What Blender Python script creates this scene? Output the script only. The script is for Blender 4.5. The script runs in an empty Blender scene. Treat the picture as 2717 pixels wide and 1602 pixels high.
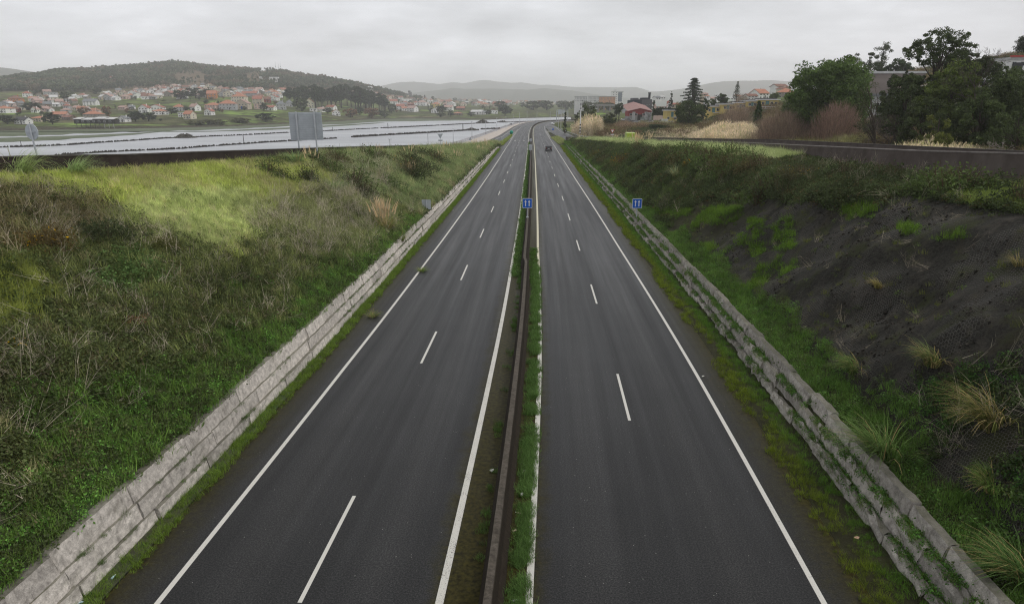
import bpy, math, random
import numpy as np
from mathutils import Vector, Euler, Matrix
random.seed(7); RNG = np.random.default_rng(7)
SC = bpy.context.scene; COL = SC.collection
R = math.radians
# ------------------------------------------------------------------ camera model (a plain pinhole on the overpass)
H = 11.35; F = 1857.0; CX = 1358.5; CY = 940.0; TH = math.asin(652 / 1968.0)
CT, ST = math.cos(TH), math.sin(TH)
def proj(p):
    p = np.asarray(p, float); zc = p[..., 1] * CT + (H - p[..., 2]) * ST
    zc = np.where(zc < .1, .1, zc)
    return CX + F * p[..., 0] / zc, CY + F * ((H - p[..., 2]) * CT - p[..., 1] * ST) / zc
def ray(px, py):
    x = (px - CX) / F; v = (py - CY) / F
    return np.array([x, CT - v * ST, -ST - v * CT])
def gnd(px, py, z=0.0):
    d = ray(px, py); t = (z - H) / d[2]; return np.array([d[0] * t, d[1] * t, z])
def atY(px, Y, z):
    zc = Y * CT + (H - z) * ST; return np.array([(px - CX) * zc / F, Y, z])
def zfor(py, Y):                                   # height that appears on row py at distance Y
    v = (py - CY) / F; return H - Y * (ST + v * CT) / (CT - v * ST)
cam = bpy.data.cameras.new('camera'); camo = bpy.data.objects.new('camera', cam); COL.objects.link(camo)
camo.location = (0, 0, H); camo.rotation_euler = (math.pi / 2 - TH, 0, 0)
cam.sensor_width = 36; cam.lens = 36 * F / 2717.0; cam.shift_y = (CY - 801) / 2717.0
cam.clip_start = .1; cam.clip_end = 40000; SC.camera = camo
# ------------------------------------------------------------------ mesh helpers
def nz(v):
    v = np.asarray(v, float); n = np.linalg.norm(v, axis=-1, keepdims=True); return v / np.maximum(n, 1e-9)
class MB:
    """collects quads and builds ONE mesh object"""
    def __init__(s): s.q = []; s.c = []; s.m = []
    def quads(s, q, col=None, mat=0):
        q = np.asarray(q, float).reshape(-1, 4, 3); n = len(q)
        if n == 0: return s
        c = np.ones((n, 3)) if col is None else np.broadcast_to(np.asarray(col, float), (n, 3))
        s.q.append(q); s.c.append(c); s.m.append(np.full(n, mat)); return s
    def box(s, x0, x1, y0, y1, z0, z1, col=None, mat=0, M=None):
        v = np.array([[x, y, z] for x in (x0, x1) for y in (y0, y1) for z in (z0, z1)], float)
        if M is not None: v = v @ np.array(M)[:3, :3].T + np.array(M)[:3, 3]
        f = [(0, 1, 3, 2), (4, 6, 7, 5), (0, 4, 5, 1), (2, 3, 7, 6), (0, 2, 6, 4), (1, 5, 7, 3)]
        return s.quads([[v[i] for i in k] for k in f], col, mat)
    def tube(s, path, rad, n=6, col=None, mat=0, cap=True):
        P = np.asarray(path, float); rad = np.broadcast_to(np.asarray(rad, float), (len(P),))
        t = nz(np.gradient(P, axis=0)); a = np.where(np.abs(t[:, 2:3]) < .9, [[0, 0, 1.]], [[1., 0, 0]])
        e = nz(np.cross(t, a)); b = np.cross(t, e); th = np.arange(n) * 2 * math.pi / n
        ring = P[:, None] + rad[:, None, None] * (e[:, None] * np.cos(th)[None, :, None] + b[:, None] * np.sin(th)[None, :, None])
        r2 = np.roll(ring, -1, 1)
        s.quads(np.stack([ring[:-1], r2[:-1], r2[1:], ring[1:]], 2).reshape(-1, 4, 3), col, mat)
        if cap:
            for k, o in ((0, -1), (-1, 1)):
                c = P[k]; rr = ring[k][::o]
                for i in range(0, n, 2):
                    s.quads([[c, rr[i], rr[(i + 1) % n], rr[(i + 2) % n]]], col, mat)
        return s
    def disc(s, c, ax, r, n=16, th=.02, col=None, mat=0):
        c = np.array(c, float); ax = nz(ax); return s.tube([c - ax * th / 2, c + ax * th / 2], [r, r], n, col, mat)
    def build(s, name, mats, parent=None, smooth=False, loc=None, link=True, merge=False):
        q = np.concatenate(s.q) if s.q else np.zeros((0, 4, 3)); c = np.concatenate(s.c) if s.q else np.zeros((0, 3))
        m = np.concatenate(s.m) if s.q else np.zeros(0)
        me = mesh_from(name, q.reshape(-1, 3), np.arange(len(q) * 4).reshape(-1, 4), np.repeat(c, 4, 0), m, mats, smooth)
        if merge:
            import bmesh
            bm = bmesh.new(); bm.from_mesh(me); bmesh.ops.remove_doubles(bm, verts=bm.verts, dist=.0005); bm.to_mesh(me); bm.free()
        o = bpy.data.objects.new(name, me)
        if link: COL.objects.link(o)
        if parent is not None: o.parent = parent
        if loc is not None: o.location = loc
        return o
def mesh_from(name, V, Fq, col=None, mi=None, mats=None, smooth=False, attrs=None):
    me = bpy.data.meshes.new(name); V = np.asarray(V, float); Fq = np.asarray(Fq, int)
    me.vertices.add(len(V)); me.vertices.foreach_set('co', V.ravel().astype(np.float32))
    n, k = Fq.shape if len(Fq) else (0, 4)
    me.loops.add(n * k); me.loops.foreach_set('vertex_index', Fq.ravel().astype(np.int32))
    me.polygons.add(n); me.polygons.foreach_set('loop_start', (np.arange(n) * k).astype(np.int32))
    if mi is not None and n: me.polygons.foreach_set('material_index', np.asarray(mi).astype(np.int32))
    if n: me.polygons.foreach_set('use_smooth', np.full(n, bool(smooth)))
    for m in (mats if isinstance(mats, (list, tuple)) else [mats]):
        if m is not None: me.materials.append(m)
    if col is not None and len(V):
        a = me.attributes.new('col', 'FLOAT_COLOR', 'POINT'); cc = np.ones((len(V), 4), np.float32); cc[:, :3] = col
        a.data.foreach_set('color', cc.ravel())
    for nm, val in (attrs or {}).items():
        a = me.attributes.new(nm, 'FLOAT', 'POINT'); a.data.foreach_set('value', np.asarray(val, np.float32).ravel())
    me.update(calc_edges=True); me.validate(); return me
def grid_obj(name, V, mats, parent=None, smooth=True, attrs=None, mask=None):
    """V: (n,m,3) grid sheet"""
    n, m = V.shape[:2]; idx = np.arange(n * m).reshape(n, m)
    q = np.stack([idx[:-1, :-1], idx[1:, :-1], idx[1:, 1:], idx[:-1, 1:]], -1)
    if mask is not None: q = q[mask]
    me = mesh_from(name, V.reshape(-1, 3), q.reshape(-1, 4), None, None, mats, smooth, attrs)
    o = bpy.data.objects.new(name, me); COL.objects.link(o)
    if parent is not None: o.parent = parent
    return o
def up(o):
    """make the sheet's normals point up"""
    me = o.data
    if len(me.polygons) and sum(p.normal.z for p in me.polygons[:200]) < 0: me.flip_normals()
    return o
def tag(o, label, cat, group=None):
    o['label'] = label; o['category'] = cat
    if group: o['group'] = group
    return o
def struct(o): o['kind'] = 'structure'; return o
def stuff(o, label=None, cat=None):
    o['kind'] = 'stuff'
    if label: o['label'] = label; o['category'] = cat
    return o
def thing(name, label, cat, loc, rz=0, group=None):
    o = bpy.data.objects.new(name, None); COL.objects.link(o); o.empty_display_size = .3
    o.location = tuple(loc); o.rotation_euler = (0, 0, rz); return tag(o, label, cat, group)
def dup(root, loc, rz=None, label=None, scale=None, group=None):
    def cp(o, par):
        c = o.copy(); COL.objects.link(c); c.parent = par
        for ch in list(o.children): cp(ch, c)
        return c
    r = cp(root, None); r.location = tuple(loc)
    if rz is not None: r.rotation_euler = (0, 0, rz)
    if label: r['label'] = label
    if scale is not None: r.scale = (scale,) * 3 if np.isscalar(scale) else scale
    if group: r['group'] = group
    return r
# ------------------------------------------------------------------ materials
def newmat(name):
    m = bpy.data.materials.new(name); m.use_nodes = True; nt = m.node_tree; nt.nodes.clear()
    o = nt.nodes.new('ShaderNodeOutputMaterial'); b = nt.nodes.new('ShaderNodeBsdfPrincipled')
    nt.links.new(b.outputs[0], o.inputs[0]); return m, nt, b
class NT:
    """tiny node-writing helper"""
    def __init__(s, nt): s.nt = nt; s.L = nt.links.new
    def n(s, t, **k):
        x = s.nt.nodes.new(t)
        for a, v in k.items(): setattr(x, a, v)
        return x
    def set(s, sock, v):
        if hasattr(v, 'is_output') or isinstance(v, bpy.types.NodeSocket): s.L(v, sock)
        elif isinstance(v, (tuple, list)) and sock.type == 'RGBA' and len(v) == 3: sock.default_value = (*v, 1)
        else: sock.default_value = v
    def math(s, op, a, b=0., c=None, clamp=False):
        x = s.n('ShaderNodeMath', operation=op, use_clamp=clamp); s.set(x.inputs[0], a); s.set(x.inputs[1], b)
        if c is not None: s.set(x.inputs[2], c)
        return x.outputs[0]
    def noise(s, scale, detail=4, vec=None, rough=.55, out=0):
        x = s.n('ShaderNodeTexNoise'); x.inputs['Scale'].default_value = scale; x.inputs['Detail'].default_value = detail
        x.inputs['Roughness'].default_value = rough
        if vec is not None: s.L(vec, x.inputs['Vector'])
        return x.outputs[out]
    def ramp(s, f, stops, interp='LINEAR'):
        x = s.n('ShaderNodeValToRGB'); e = x.color_ramp.elements; x.color_ramp.interpolation = interp
        while len(e) < len(stops): e.new(.5)
        for i, (p, c) in enumerate(stops):
            e[i].position = p; e[i].color = (*c, 1) if not np.isscalar(c) else (c, c, c, 1)
        s.set(x.inputs[0], f); return x.outputs[0]
    def mix(s, f, a, b, mode='MIX'):
        x = s.n('ShaderNodeMix', data_type='RGBA', blend_type=mode); s.set(x.inputs[0], f); s.set(x.inputs[6], a); s.set(x.inputs[7], b); return x.outputs[2]
    def attr(s, name, typ='GEOMETRY'):
        x = s.n('ShaderNodeAttribute', attribute_name=name, attribute_type=typ); return x
    def pos(s): return s.n('ShaderNodeNewGeometry').outputs['Position']
    def obj(s): return s.n('ShaderNodeTexCoord').outputs['Object']
    def map(s, vec, sc):
        x = s.n('ShaderNodeMapping'); s.L(vec, x.inputs[0]); x.inputs['Scale'].default_value = sc; return x.outputs[0]
    def bump(s, h, strength=.4, dist=.02):
        x = s.n('ShaderNodeBump'); x.inputs['Strength'].default_value = strength; x.inputs['Distance'].default_value = dist; s.L(h, x.inputs['Height']); return x.outputs[0]
def mat(name, c1, c2=None, scale=3., rough=.8, bump=0., bdist=.02, metal=0., spec=None, detail=5):
    """plain weathered surface: two tones of the thing's own colour mixed by noise"""
    m, nt, b = newmat(name); h = NT(nt); c2 = c2 or tuple(x * .75 for x in c1)
    p = h.pos(); n1 = h.noise(scale, detail, p, .65)
    h.L(h.mix(h.ramp(n1, [(.3, 0.), (.7, 1.)]), c1, c2), b.inputs['Base Color'])
    b.inputs['Roughness'].default_value = rough; b.inputs['Metallic'].default_value = metal
    b.inputs['Specular IOR Level'].default_value = .2 if spec is None else spec
    if bump: h.L(h.bump(n1, bump, bdist), b.inputs['Normal'])
    return m
def leafmat(name, rough=.6, inst=False, spec=.12):
    m, nt, b = newmat(name); h = NT(nt); c = h.attr('col').outputs['Color']
    if inst: c = h.mix(1., c, h.attr('tint', 'INSTANCER').outputs['Color'], 'MULTIPLY')
    hs = h.n('ShaderNodeHueSaturation'); hs.inputs['Saturation'].default_value = 1.14; hs.inputs['Value'].default_value = LEAFV; h.L(c, hs.inputs['Color']); c = hs.outputs[0]
    h.L(c, b.inputs['Base Color']); b.inputs['Roughness'].default_value = rough; b.inputs['Specular IOR Level'].default_value = spec
    tr = h.n('ShaderNodeBsdfTranslucent'); h.L(c, tr.inputs[0]); mx = h.n('ShaderNodeMixShader'); mx.inputs[0].default_value = .38; h.L(b.outputs[0], mx.inputs[1]); h.L(tr.outputs[0], mx.inputs[2])
    h.L(mx.outputs[0], [x for x in nt.nodes if x.type == 'OUTPUT_MATERIAL'][0].inputs[0]); return m
LEAFV = 1.6
LEAF = leafmat('plant_tissue'); LEAFI = leafmat('ground_plants', inst=True)
BARK = mat('bark', (.075, .058, .045), (.035, .028, .022), 9, .9, .5)
def vcol(name, rough=.7, metal=0., nscale=4., amt=.25):
    m, nt, b = newmat(name); h = NT(nt); c = h.attr('col').outputs['Color']
    f = h.ramp(h.noise(nscale, 5, h.pos()), [(.3, 1. - amt), (.7, 1. + amt * .4)])
    h.L(h.mix(1., c, f, 'MULTIPLY'), b.inputs['Base Color']); b.inputs['Roughness'].default_value = rough; b.inputs['Metallic'].default_value = metal; b.inputs['Specular IOR Level'].default_value = .3
    return m
PAINT = vcol('painted_surface', .55); WALLM = vcol('rendered_wall', .9, 0, .9, .22); ROOFM = vcol('roof_cover', .9, 0, 1.6, .35)
CONC = mat('weathered_concrete', (.30, .285, .27), (.17, .16, .145), 4, .9, .3)
STEEL = mat('galvanised_steel', (.46, .48, .50), (.36, .38, .40), 2.5, .5)
def glassmat():
    m, nt, b = newmat('window_glass'); b.inputs['Base Color'].default_value = (.02, .024, .03, 1); b.inputs['Roughness'].default_value = .12; return m
GLASS = glassmat()
# ------------------------------------------------------------------ interpolation helpers
def itp(x, xs, ys): return np.interp(x, xs, ys)
def sstep(x, a, b):
    t = np.clip((np.asarray(x, float) - a) / (b - a), 0, 1); return t * t * (3 - 2 * t)
_h = np.random.default_rng(3).random((256, 256))
def vnoise(x, y):                                        # smooth value noise, for terrain
    x = np.asarray(x, float); y = np.asarray(y, float); xi = np.floor(x).astype(int); yi = np.floor(y).astype(int)
    fx = x - xi; fy = y - yi; fx = fx * fx * (3 - 2 * fx); fy = fy * fy * (3 - 2 * fy); g = lambda i, j: _h[i & 255, j & 255]
    return (g(xi, yi) * (1 - fx) + g(xi + 1, yi) * fx) * (1 - fy) + (g(xi, yi + 1) * (1 - fx) + g(xi + 1, yi + 1) * fx) * fy
def fbm(x, y, o=4):
    s = 0; a = .5
    for k in range(o): s = s + a * (vnoise(x * 2 ** k + 17.3 * k, y * 2 ** k - 9.1 * k) - .5); a *= .5
    return s
def inpoly(px, py, poly):
    px = np.asarray(px); py = np.asarray(py); r = np.zeros(px.shape, bool); n = len(poly)
    for i in range(n):
        (x1, y1), (x2, y2) = poly[i], poly[(i + 1) % n]
        c = ((y1 > py) != (y2 > py)) & (px < (x2 - x1) * (py - y1) / ((y2 - y1) or 1e-9) + x1); r ^= c
    return r
# ------------------------------------------------------------------ the motorway axis: s along it, u to its right
_cp = np.array([(-4.8, -60), (-1.5, 0), (-.673, 14), (.127, 29.3), (1.36, 63.9), (3.4, 133.7), (5.57, 213), (9.96, 378), (13.98, 483),
                (20.2, 573), (27, 636), (37, 692), (50, 727), (75, 765), (120, 800), (200, 835), (320, 860)], float)
def _spline(P, step=1.):
    d = np.r_[0, np.cumsum(np.linalg.norm(np.diff(P, axis=0), axis=1))]; t = np.arange(0, d[-1], step)
    m = np.gradient(P, d, axis=0); i = np.clip(np.searchsorted(d, t, side='right') - 1, 0, len(d) - 2)
    h = (d[i + 1] - d[i])[:, None]; x = ((t - d[i])[:, None]) / h
    return (2 * x**3 - 3 * x**2 + 1) * P[i] + (x**3 - 2 * x**2 + x) * h * m[i] + (-2 * x**3 + 3 * x**2) * P[i + 1] + (x**3 - x**2) * h * m[i + 1]
AX = _spline(_cp); _tg = nz(np.gradient(AX, axis=0)); AS = np.arange(len(AX)) - np.argmin(np.abs(AX[:, 1]))   # s = 0 under the camera
for _ in range(40): _tg[1:-1] = nz((_tg[:-2] + _tg[1:-1] * 2 + _tg[2:]) / 4)
AN = np.stack([_tg[:, 1], -_tg[:, 0]], 1)
def su(s, u, z=0.):
    s = np.asarray(s, float); u = np.asarray(u, float); z = np.asarray(z, float)
    s, u, z = np.broadcast_arrays(s, u, z)
    x = itp(s, AS, AX[:, 0]) + u * itp(s, AS, AN[:, 0]); y = itp(s, AS, AX[:, 1]) + u * itp(s, AS, AN[:, 1])
    return np.stack([x, y, z], -1)
def xy2su(x, y):
    x = np.atleast_1d(x).astype(float); y = np.atleast_1d(y).astype(float); S = np.empty(len(x)); U = np.empty(len(x))
    for a in range(0, len(x), 4000):
        dx = x[a:a + 4000, None] - AX[None, :, 0]; dy = y[a:a + 4000, None] - AX[None, :, 1]
        k = np.argmin(dx * dx + dy * dy, 1); r = np.arange(len(k)); S[a:a + 4000] = AS[k]; U[a:a + 4000] = dx[r, k] * AN[k, 0] + dy[r, k] * AN[k, 1]
    return S, U
LO = lambda s: itp(s, [0, 30, 64, 130, 210, 600], [-7.95, -7.95, -7.7, -7.5, -7.6, -7.4])      # painted edge lines
RO = lambda s: itp(s, [0, 30, 64, 130, 210, 600], [8.3, 8.2, 8.0, 7.7, 7.5, 7.4])
uL = lambda s: itp(s, [0, 90, 140, 180, 210, 240], [-24.3, -24.1, -20.6, -15.6, -13.1, -11.0])   # slip-road parapets
uR = lambda s: itp(s, [0, 80, 150, 211, 246], [24.4, 24.4, 22.0, 17.5, 11.6])
def curtain(px, py, ufun):
    d = ray(px, py); t = np.linspace(12, 420, 3000); x = d[0] * t; y = d[1] * t; S, U = xy2su(x, y)
    k = np.argmin(np.abs(U - ufun(S))); return S[k], H + d[2] * t[k]
_l = [curtain(px, py, uL) for px, py in [(0, 415), (101, 413), (344, 408.5), (500, 403.5), (793, 393.5), (950, 388.5), (1172, 383.8), (1270, 381)]]
_r = [curtain(px, py, uR) for px, py in [(2717, 404.5), (2427, 398), (2150, 386), (1984, 378), (1817, 372.4), (1690, 368), (1559, 363.5), (1505, 363)]]
_l.sort(); _r.sort()
zLt = lambda s: itp(s, [a for a, b in _l], [b for a, b in _l]); zRt = lambda s: itp(s, [a for a, b in _r], [b for a, b in _r])
print('left parapet', [(round(a), round(b, 2)) for a, b in _l]); print('right parapet', [(round(a), round(b, 2)) for a, b in _r])
HAZE = 0.000175; EXPO = 0.24
# ================================================================== SETTING: ground, water, banks, roads
def _ex(s, f, s0, k, s1, z1):                 # straight grade before and after the sampled part
    s = np.asarray(s, float); return np.where(s < s0, f(s0) + (s0 - s) * k, np.where(s > s1, z1, f(s)))
_l.append((236, 1.25)); _r.append((262, 1.9))
ZL = lambda s: _ex(s, zLt, _l[0][0], .042, 400, .3); ZR = lambda s: _ex(s, zRt, _r[0][0], .035, 400, .3)
uAL = lambda s: itp(s, [0, 225, 300], [-9.35, -9.35, -8.3]); uAR = lambda s: itp(s, [0, 225, 300], [9.5, 9.5, 8.3])
uLin = lambda s: np.where(np.asarray(s) < 236, uL(s) - .35, itp(s, [236, 322, 420, 900], [-11.2, -9.0, -8.25, -8.2]))
uLout = lambda s: np.where(np.asarray(s) < 160, uL(s) - 8, itp(s, [160, 180, 210, 235, 322, 420, 500, 900], [-26, -23, -20, -16.5, -13.4, -12.4, -12, -12]))
uRin = lambda s: np.where(np.asarray(s) < 246, uR(s) + .35, itp(s, [246, 310, 380, 460, 900], [11.9, 10.8, 9.5, 8.45, 8.4]))
uRout = lambda s: np.where(np.asarray(s) < 200, uR(s) + 8.2, itp(s, [200, 211, 246, 290, 380, 460, 560, 900], [26.2, 25.6, 22, 18.6, 16.6, 16.2, 12, 11]))
zsL = lambda s: np.where(np.asarray(s) < 236, ZL(s) - 1.0, itp(s, [236, 330], [.26, .02])); zsR = lambda s: np.where(np.asarray(s) < 246, ZR(s) - 1.0, itp(s, [246, 300, 380], [1.25, .6, .02]))
uProm = lambda s: itp(s, [0, 150, 200, 235, 322, 475, 657, 900], [-40, -33, -27.5, -24, -20.6, -16.4, -15.6, -15.6])
# ---- terrain beyond: control rows (distance, image row it reaches) for a fan of directions
_ta = np.array([-1500, 0, 300, 480, 600, 760, 900, 1000, 1100, 1300, 1500], float)
_tr = [[(400, 0), (470, 338), (700, 312), (1100, 262), (1500, 226)], [(466, 0), (535, 334), (700, 305), (1100, 262), (1400, 229)],
       [(510, 0), (600, 325), (800, 300), (1250, 250), (1950, 184)], [(545, 0), (640, 320), (850, 288), (1350, 240), (2050, 169)],
       [(580, 0), (680, 312), (900, 283), (1350, 232), (2050, 180)], [(680, 0), (780, 308), (1000, 282), (1400, 240), (2050, 191)],
       [(820, 0), (900, 308), (1100, 288), (1450, 255), (1900, 215)], [(980, 0), (1060, 307), (1250, 288), (1500, 262), (1900, 237)],
       [(1040, 0), (1120, 306), (1300, 290), (1700, 275), (2300, 261)], [(937, 0), (1040, 309), (1300, 292), (1800, 280), (2600, 271)],
       [(1224, 0), (1300, 303), (1500, 292), (2000, 282), (2700, 274)]]
_tY = np.array([[p[0] for p in r] + [r[-1][0] * 1.7, 20000] for r in _tr], float)
_tZ = np.array([[-2.2] + [zfor(p[1], p[0]) for p in r[1:]] + [zfor(r[-1][1], r[-1][0]) * .4, 30] for r in _tr], float)
_ra = np.array([1500, 1700, 1830, 1950, 2080, 2200, 2400, 2717, 3300, 6000], float); _rY = np.array([60, 100, 160, 220, 330, 500, 800, 1500, 3000, 20000], float)
_rZ = np.array([[0, 0, .3, .8, 1.5, 2.5, 5, 10, 22, 40], [1, 1, 2, 3, 4, 5, 8, 15, 28, 45], [1.5, 2, 3, 3.5, 4.2, 6, 10, 18, 35, 50], [2, 2.5, 3.5, 4.5, 9, 14, 20, 30, 45, 60],
                [3, 3.5, 4.5, 7, 13, 19.7, 26, 40, 55, 70], [3.5, 4, 6, 10, 18, 25, 34, 48, 60, 70], [4, 4.5, 9, 17, 26, 35, 45, 60, 70, 80], [5, 8, 19, 26, 34, 42, 50, 62, 75, 80],
                [7, 12, 22, 31, 40, 46, 55, 66, 78, 80], [9, 14, 24, 34, 42, 50, 60, 70, 80, 80]], float)
def _pl(Y, YY, ZZ):                           # per-row piecewise linear; YY, ZZ are (n,k)
    k = np.clip((Y[:, None] >= YY).sum(1) - 1, 0, YY.shape[1] - 2); r = np.arange(len(Y))
    t = np.clip((Y - YY[r, k]) / (YY[r, k + 1] - YY[r, k]), 0, 1); return ZZ[r, k] * (1 - t) + ZZ[r, k + 1] * t
def shoreY(a): return itp(a, _ta, _tY[:, 0])
def elev(X, Y):
    X = np.atleast_1d(np.asarray(X, float)); Y = np.atleast_1d(np.asarray(Y, float)); Y = np.maximum(Y, 5)
    a = CX + F * X / (Y * CT + 3); YY = np.stack([itp(a, _ta, _tY[:, j]) for j in range(_tY.shape[1])], 1); ZZ = np.stack([itp(a, _ta, _tZ[:, j]) for j in range(_tZ.shape[1])], 1)
    zl = _pl(Y, YY, ZZ); zl = np.where(Y < YY[:, 0], -2.2 - np.clip((YY[:, 0] - Y) / 40, 0, 1) * 1.8, zl)
    zl = zl + np.where(Y > YY[:, 0] * 1.05, 1, 0) * fbm(X / 90, Y / 90, 4) * np.clip(zl + 1, 0, 60) * .16
    RZ = np.stack([itp(a, _ra, _rZ[:, j]) for j in range(_rZ.shape[1])], 1); zr = _pl(Y, np.broadcast_to(_rY, RZ.shape), RZ) + fbm(X / 25, Y / 25, 3) * .8
    w = sstep(a, 1500, 1560); return zl * (1 - w) + zr * w
def place(px, py, y0=120, y1=2600):           # where the view ray meets the far terrain
    d = ray(px, py); t = np.geomspace(y0, y1, 1200) / d[1]; x = d[0] * t; y = d[1] * t; z = H + d[2] * t; e = elev(x, y)
    k = np.argmax(z < e) if (z < e).any() else len(t) - 1; return np.array([x[k], y[k], e[k]])
# ---- materials of the setting
def asphalt():
    m, nt, b = newmat('worn_asphalt'); h = NT(nt); p = h.pos(); u = h.attr('lat').outputs['Fac']; s = h.attr('lon').outputs['Fac']
    cmb = h.n('ShaderNodeCombineXYZ'); h.L(h.math('MULTIPLY', u, 1.6), cmb.inputs[0]); h.L(h.math('MULTIPLY', s, .028), cmb.inputs[1]); streak = h.noise(1.0, 4, cmb.outputs[0], .6)
    grain = h.math('ADD', h.math('MULTIPLY', h.noise(22, 2, p, .8), .6), h.math('MULTIPLY', h.noise(75, 2, p, .8), .4)); big = h.noise(.35, 5, p, .6)
    col = h.mix(h.ramp(grain, [(.38, 0.), (.5, .28), (.62, 1.)]), (.002, .002, .0022), (.050, .0495, .0485))
    col = h.mix(1., col, h.ramp(streak, [(.3, .88), (.5, 1.), (.72, 1.22)]), 'MULTIPLY'); col = h.mix(1., col, h.ramp(big, [(.3, .86), (.7, 1.14)]), 'MULTIPLY')
    au = h.math('ABSOLUTE', h.math('SUBTRACT', h.math('ABSOLUTE', u), 4.6))                              # 0 mid-carriageway, both wheel-polished lanes lie within 3.3 m
    lane = h.math('ABSOLUTE', h.math('SUBTRACT', au, 1.75)); col = h.mix(h.ramp(lane, [(.0, .5), (.9, 0.)]), col, h.mix(1., col, (1.7, 1.68, 1.65), 'MULTIPLY'))
    sp = h.n('ShaderNodeTexVoronoi'); sp.inputs['Scale'].default_value = 5; h.L(p, sp.inputs['Vector']); spk = h.ramp(sp.outputs['Distance'], [(.05, 1.), (.08, 0.)])
    pick = h.ramp(h.noise(2.1, 1, p), [(.55, 0.), (.6, 1.)]); col = h.mix(h.math('MULTIPLY', spk, pick), col, (.3, .29, .27))
    jag = h.math('MULTIPLY', h.math('SUBTRACT', h.noise(1.3, 5, p, .65), .5), 1.1); uj = h.math('ADD', u, jag)
    m1 = h.ramp(h.math('DIVIDE', h.math('ABSOLUTE', uj), 12.), [(.0, .95), (.085, .8), (.135, .0), (.68, 0.), (.73, .35), (.80, .9)])
    moss = h.mix(h.ramp(h.noise(7, 4, p), [(.35, 0.), (.65, 1.)]), (.014, .0115, .0022), (.050, .043, .008)); col = h.mix(m1, col, moss)
    h.L(col, b.inputs['Base Color']); h.L(h.math('MULTIPLY', h.math('SUBTRACT', 1., h.math('MULTIPLY', m1, .85)), .17), b.inputs['Specular IOR Level'])
    h.L(h.ramp(streak, [(.3, .50), (.7, .36)]), b.inputs['Roughness']); h.L(h.bump(grain, .35, .006), b.inputs['Normal']); return m
def linepaint(TONE=(.51, .495, .45)):
    m, nt, b = newmat('road_paint'); h = NT(nt); p = h.pos(); w = h.attr('wear').outputs['Fac']; n = h.noise(26, 4, p, .8); n2 = h.noise(1.5, 3, p)
    f = h.math('ADD', h.math('MULTIPLY', h.math('SUBTRACT', n, .5), 1.6), h.math('MULTIPLY', w, .9)); f = h.math('ADD', f, h.math('MULTIPLY', h.math('SUBTRACT', n2, .5), .35))
    h.L(h.mix(h.ramp(f, [(.5, 0.), (.62, 1.)]), TONE, (.03, .028, .024)), b.inputs['Base Color']); b.inputs['Roughness'].default_value = .7; return m
def soil():
    m, nt, b = newmat('earth_and_litter'); h = NT(nt); p = h.pos(); n = h.noise(2.2, 6, p, .7); n2 = h.noise(.25, 4, p)
    c = h.mix(h.ramp(n, [(.3, 0.), (.7, 1.)]), (.022, .018, .010), (.060, .056, .026)); c = h.mix(h.ramp(n2, [(.4, 0.), (.62, 1.)]), c, (.035, .055, .016))
    h.L(c, b.inputs['Base Color']); b.inputs['Roughness'].default_value = .95; h.L(h.bump(n, .6, .12), b.inputs['Normal']); return m
def rock():
    m, nt, b = newmat('netted_dark_rock'); h = NT(nt); p = h.pos(); w1 = h.math('MULTIPLY', h.math('SUBTRACT', h.noise(.8, 3, p), .5), .5); u = h.math('ADD', h.attr('nu').outputs['Fac'], w1); v = h.math('ADD', h.attr('nv').outputs['Fac'], h.math('MULTIPLY', w1, .8)); rk = h.attr('rock').outputs['Fac']
    n = h.noise(1.1, 7, p, .68); n2 = h.math('ADD', h.math('MULTIPLY', h.noise(9, 5, p, .75), .6), h.math('MULTIPLY', h.noise(34, 3, p, .8), .4)); st = h.noise(.9, 5, h.map(p, (1.6, 1.6, .35)), .6)
    c = h.mix(h.ramp(n2, [(.36, 0.), (.66, 1.)]), (.0055, .0052, .0042), (.062, .059, .048)); c = h.mix(h.ramp(n, [(.5, 0.), (.66, .8)]), c, (.085, .074, .062))
    c = h.mix(h.ramp(st, [(.55, 0.), (.72, .65)]), c, (.052, .042, .022)); c = h.mix(h.ramp(h.noise(.55, 5, p, .7), [(.53, 0.), (.63, .85)]), c, (.034, .040, .012))
    # hexagonal wire netting laid on the face: three families of wires
    hx = 9.; X = h.math('MULTIPLY', u, hx); Y = h.math('MULTIPLY', v, hx)
    def cell(ox, oy):
        fx = h.math('SUBTRACT', h.math('FRACT', h.math('ADD', X, ox)), .5); fy = h.math('MULTIPLY', h.math('SUBTRACT', h.math('FRACT', h.math('ADD', h.math('DIVIDE', Y, 1.732), oy)), .5), 1.732)
        fx = h.math('ABSOLUTE', fx); fy = h.math('ABSOLUTE', fy); return h.math('MAXIMUM', fx, h.math('ADD', h.math('MULTIPLY', fx, .5), h.math('MULTIPLY', fy, .866)))
    hexd = h.math('MINIMUM', cell(0, 0), cell(.5, .5)); wire = h.ramp(hexd, [(.42, 0.), (.455, 1.)])
    vis = h.ramp(h.noise(.42, 3, p), [(.44, 0.), (.56, .85)]); c = h.mix(h.math('MULTIPLY', wire, vis), c, (.135, .127, .117))
    sl = h.mix(h.ramp(n, [(.3, 0.), (.7, 1.)]), (.020, .018, .009), (.05, .052, .02)); c = h.mix(rk, sl, c)
    h.L(c, b.inputs['Base Color']); b.inputs['Roughness'].default_value = .85; b.inputs['Specular IOR Level'].default_value = .15; h.L(h.bump(h.math('ADD', n, h.math('MULTIPLY', n2, .5)), 1., .3), b.inputs['Normal']); return m
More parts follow.
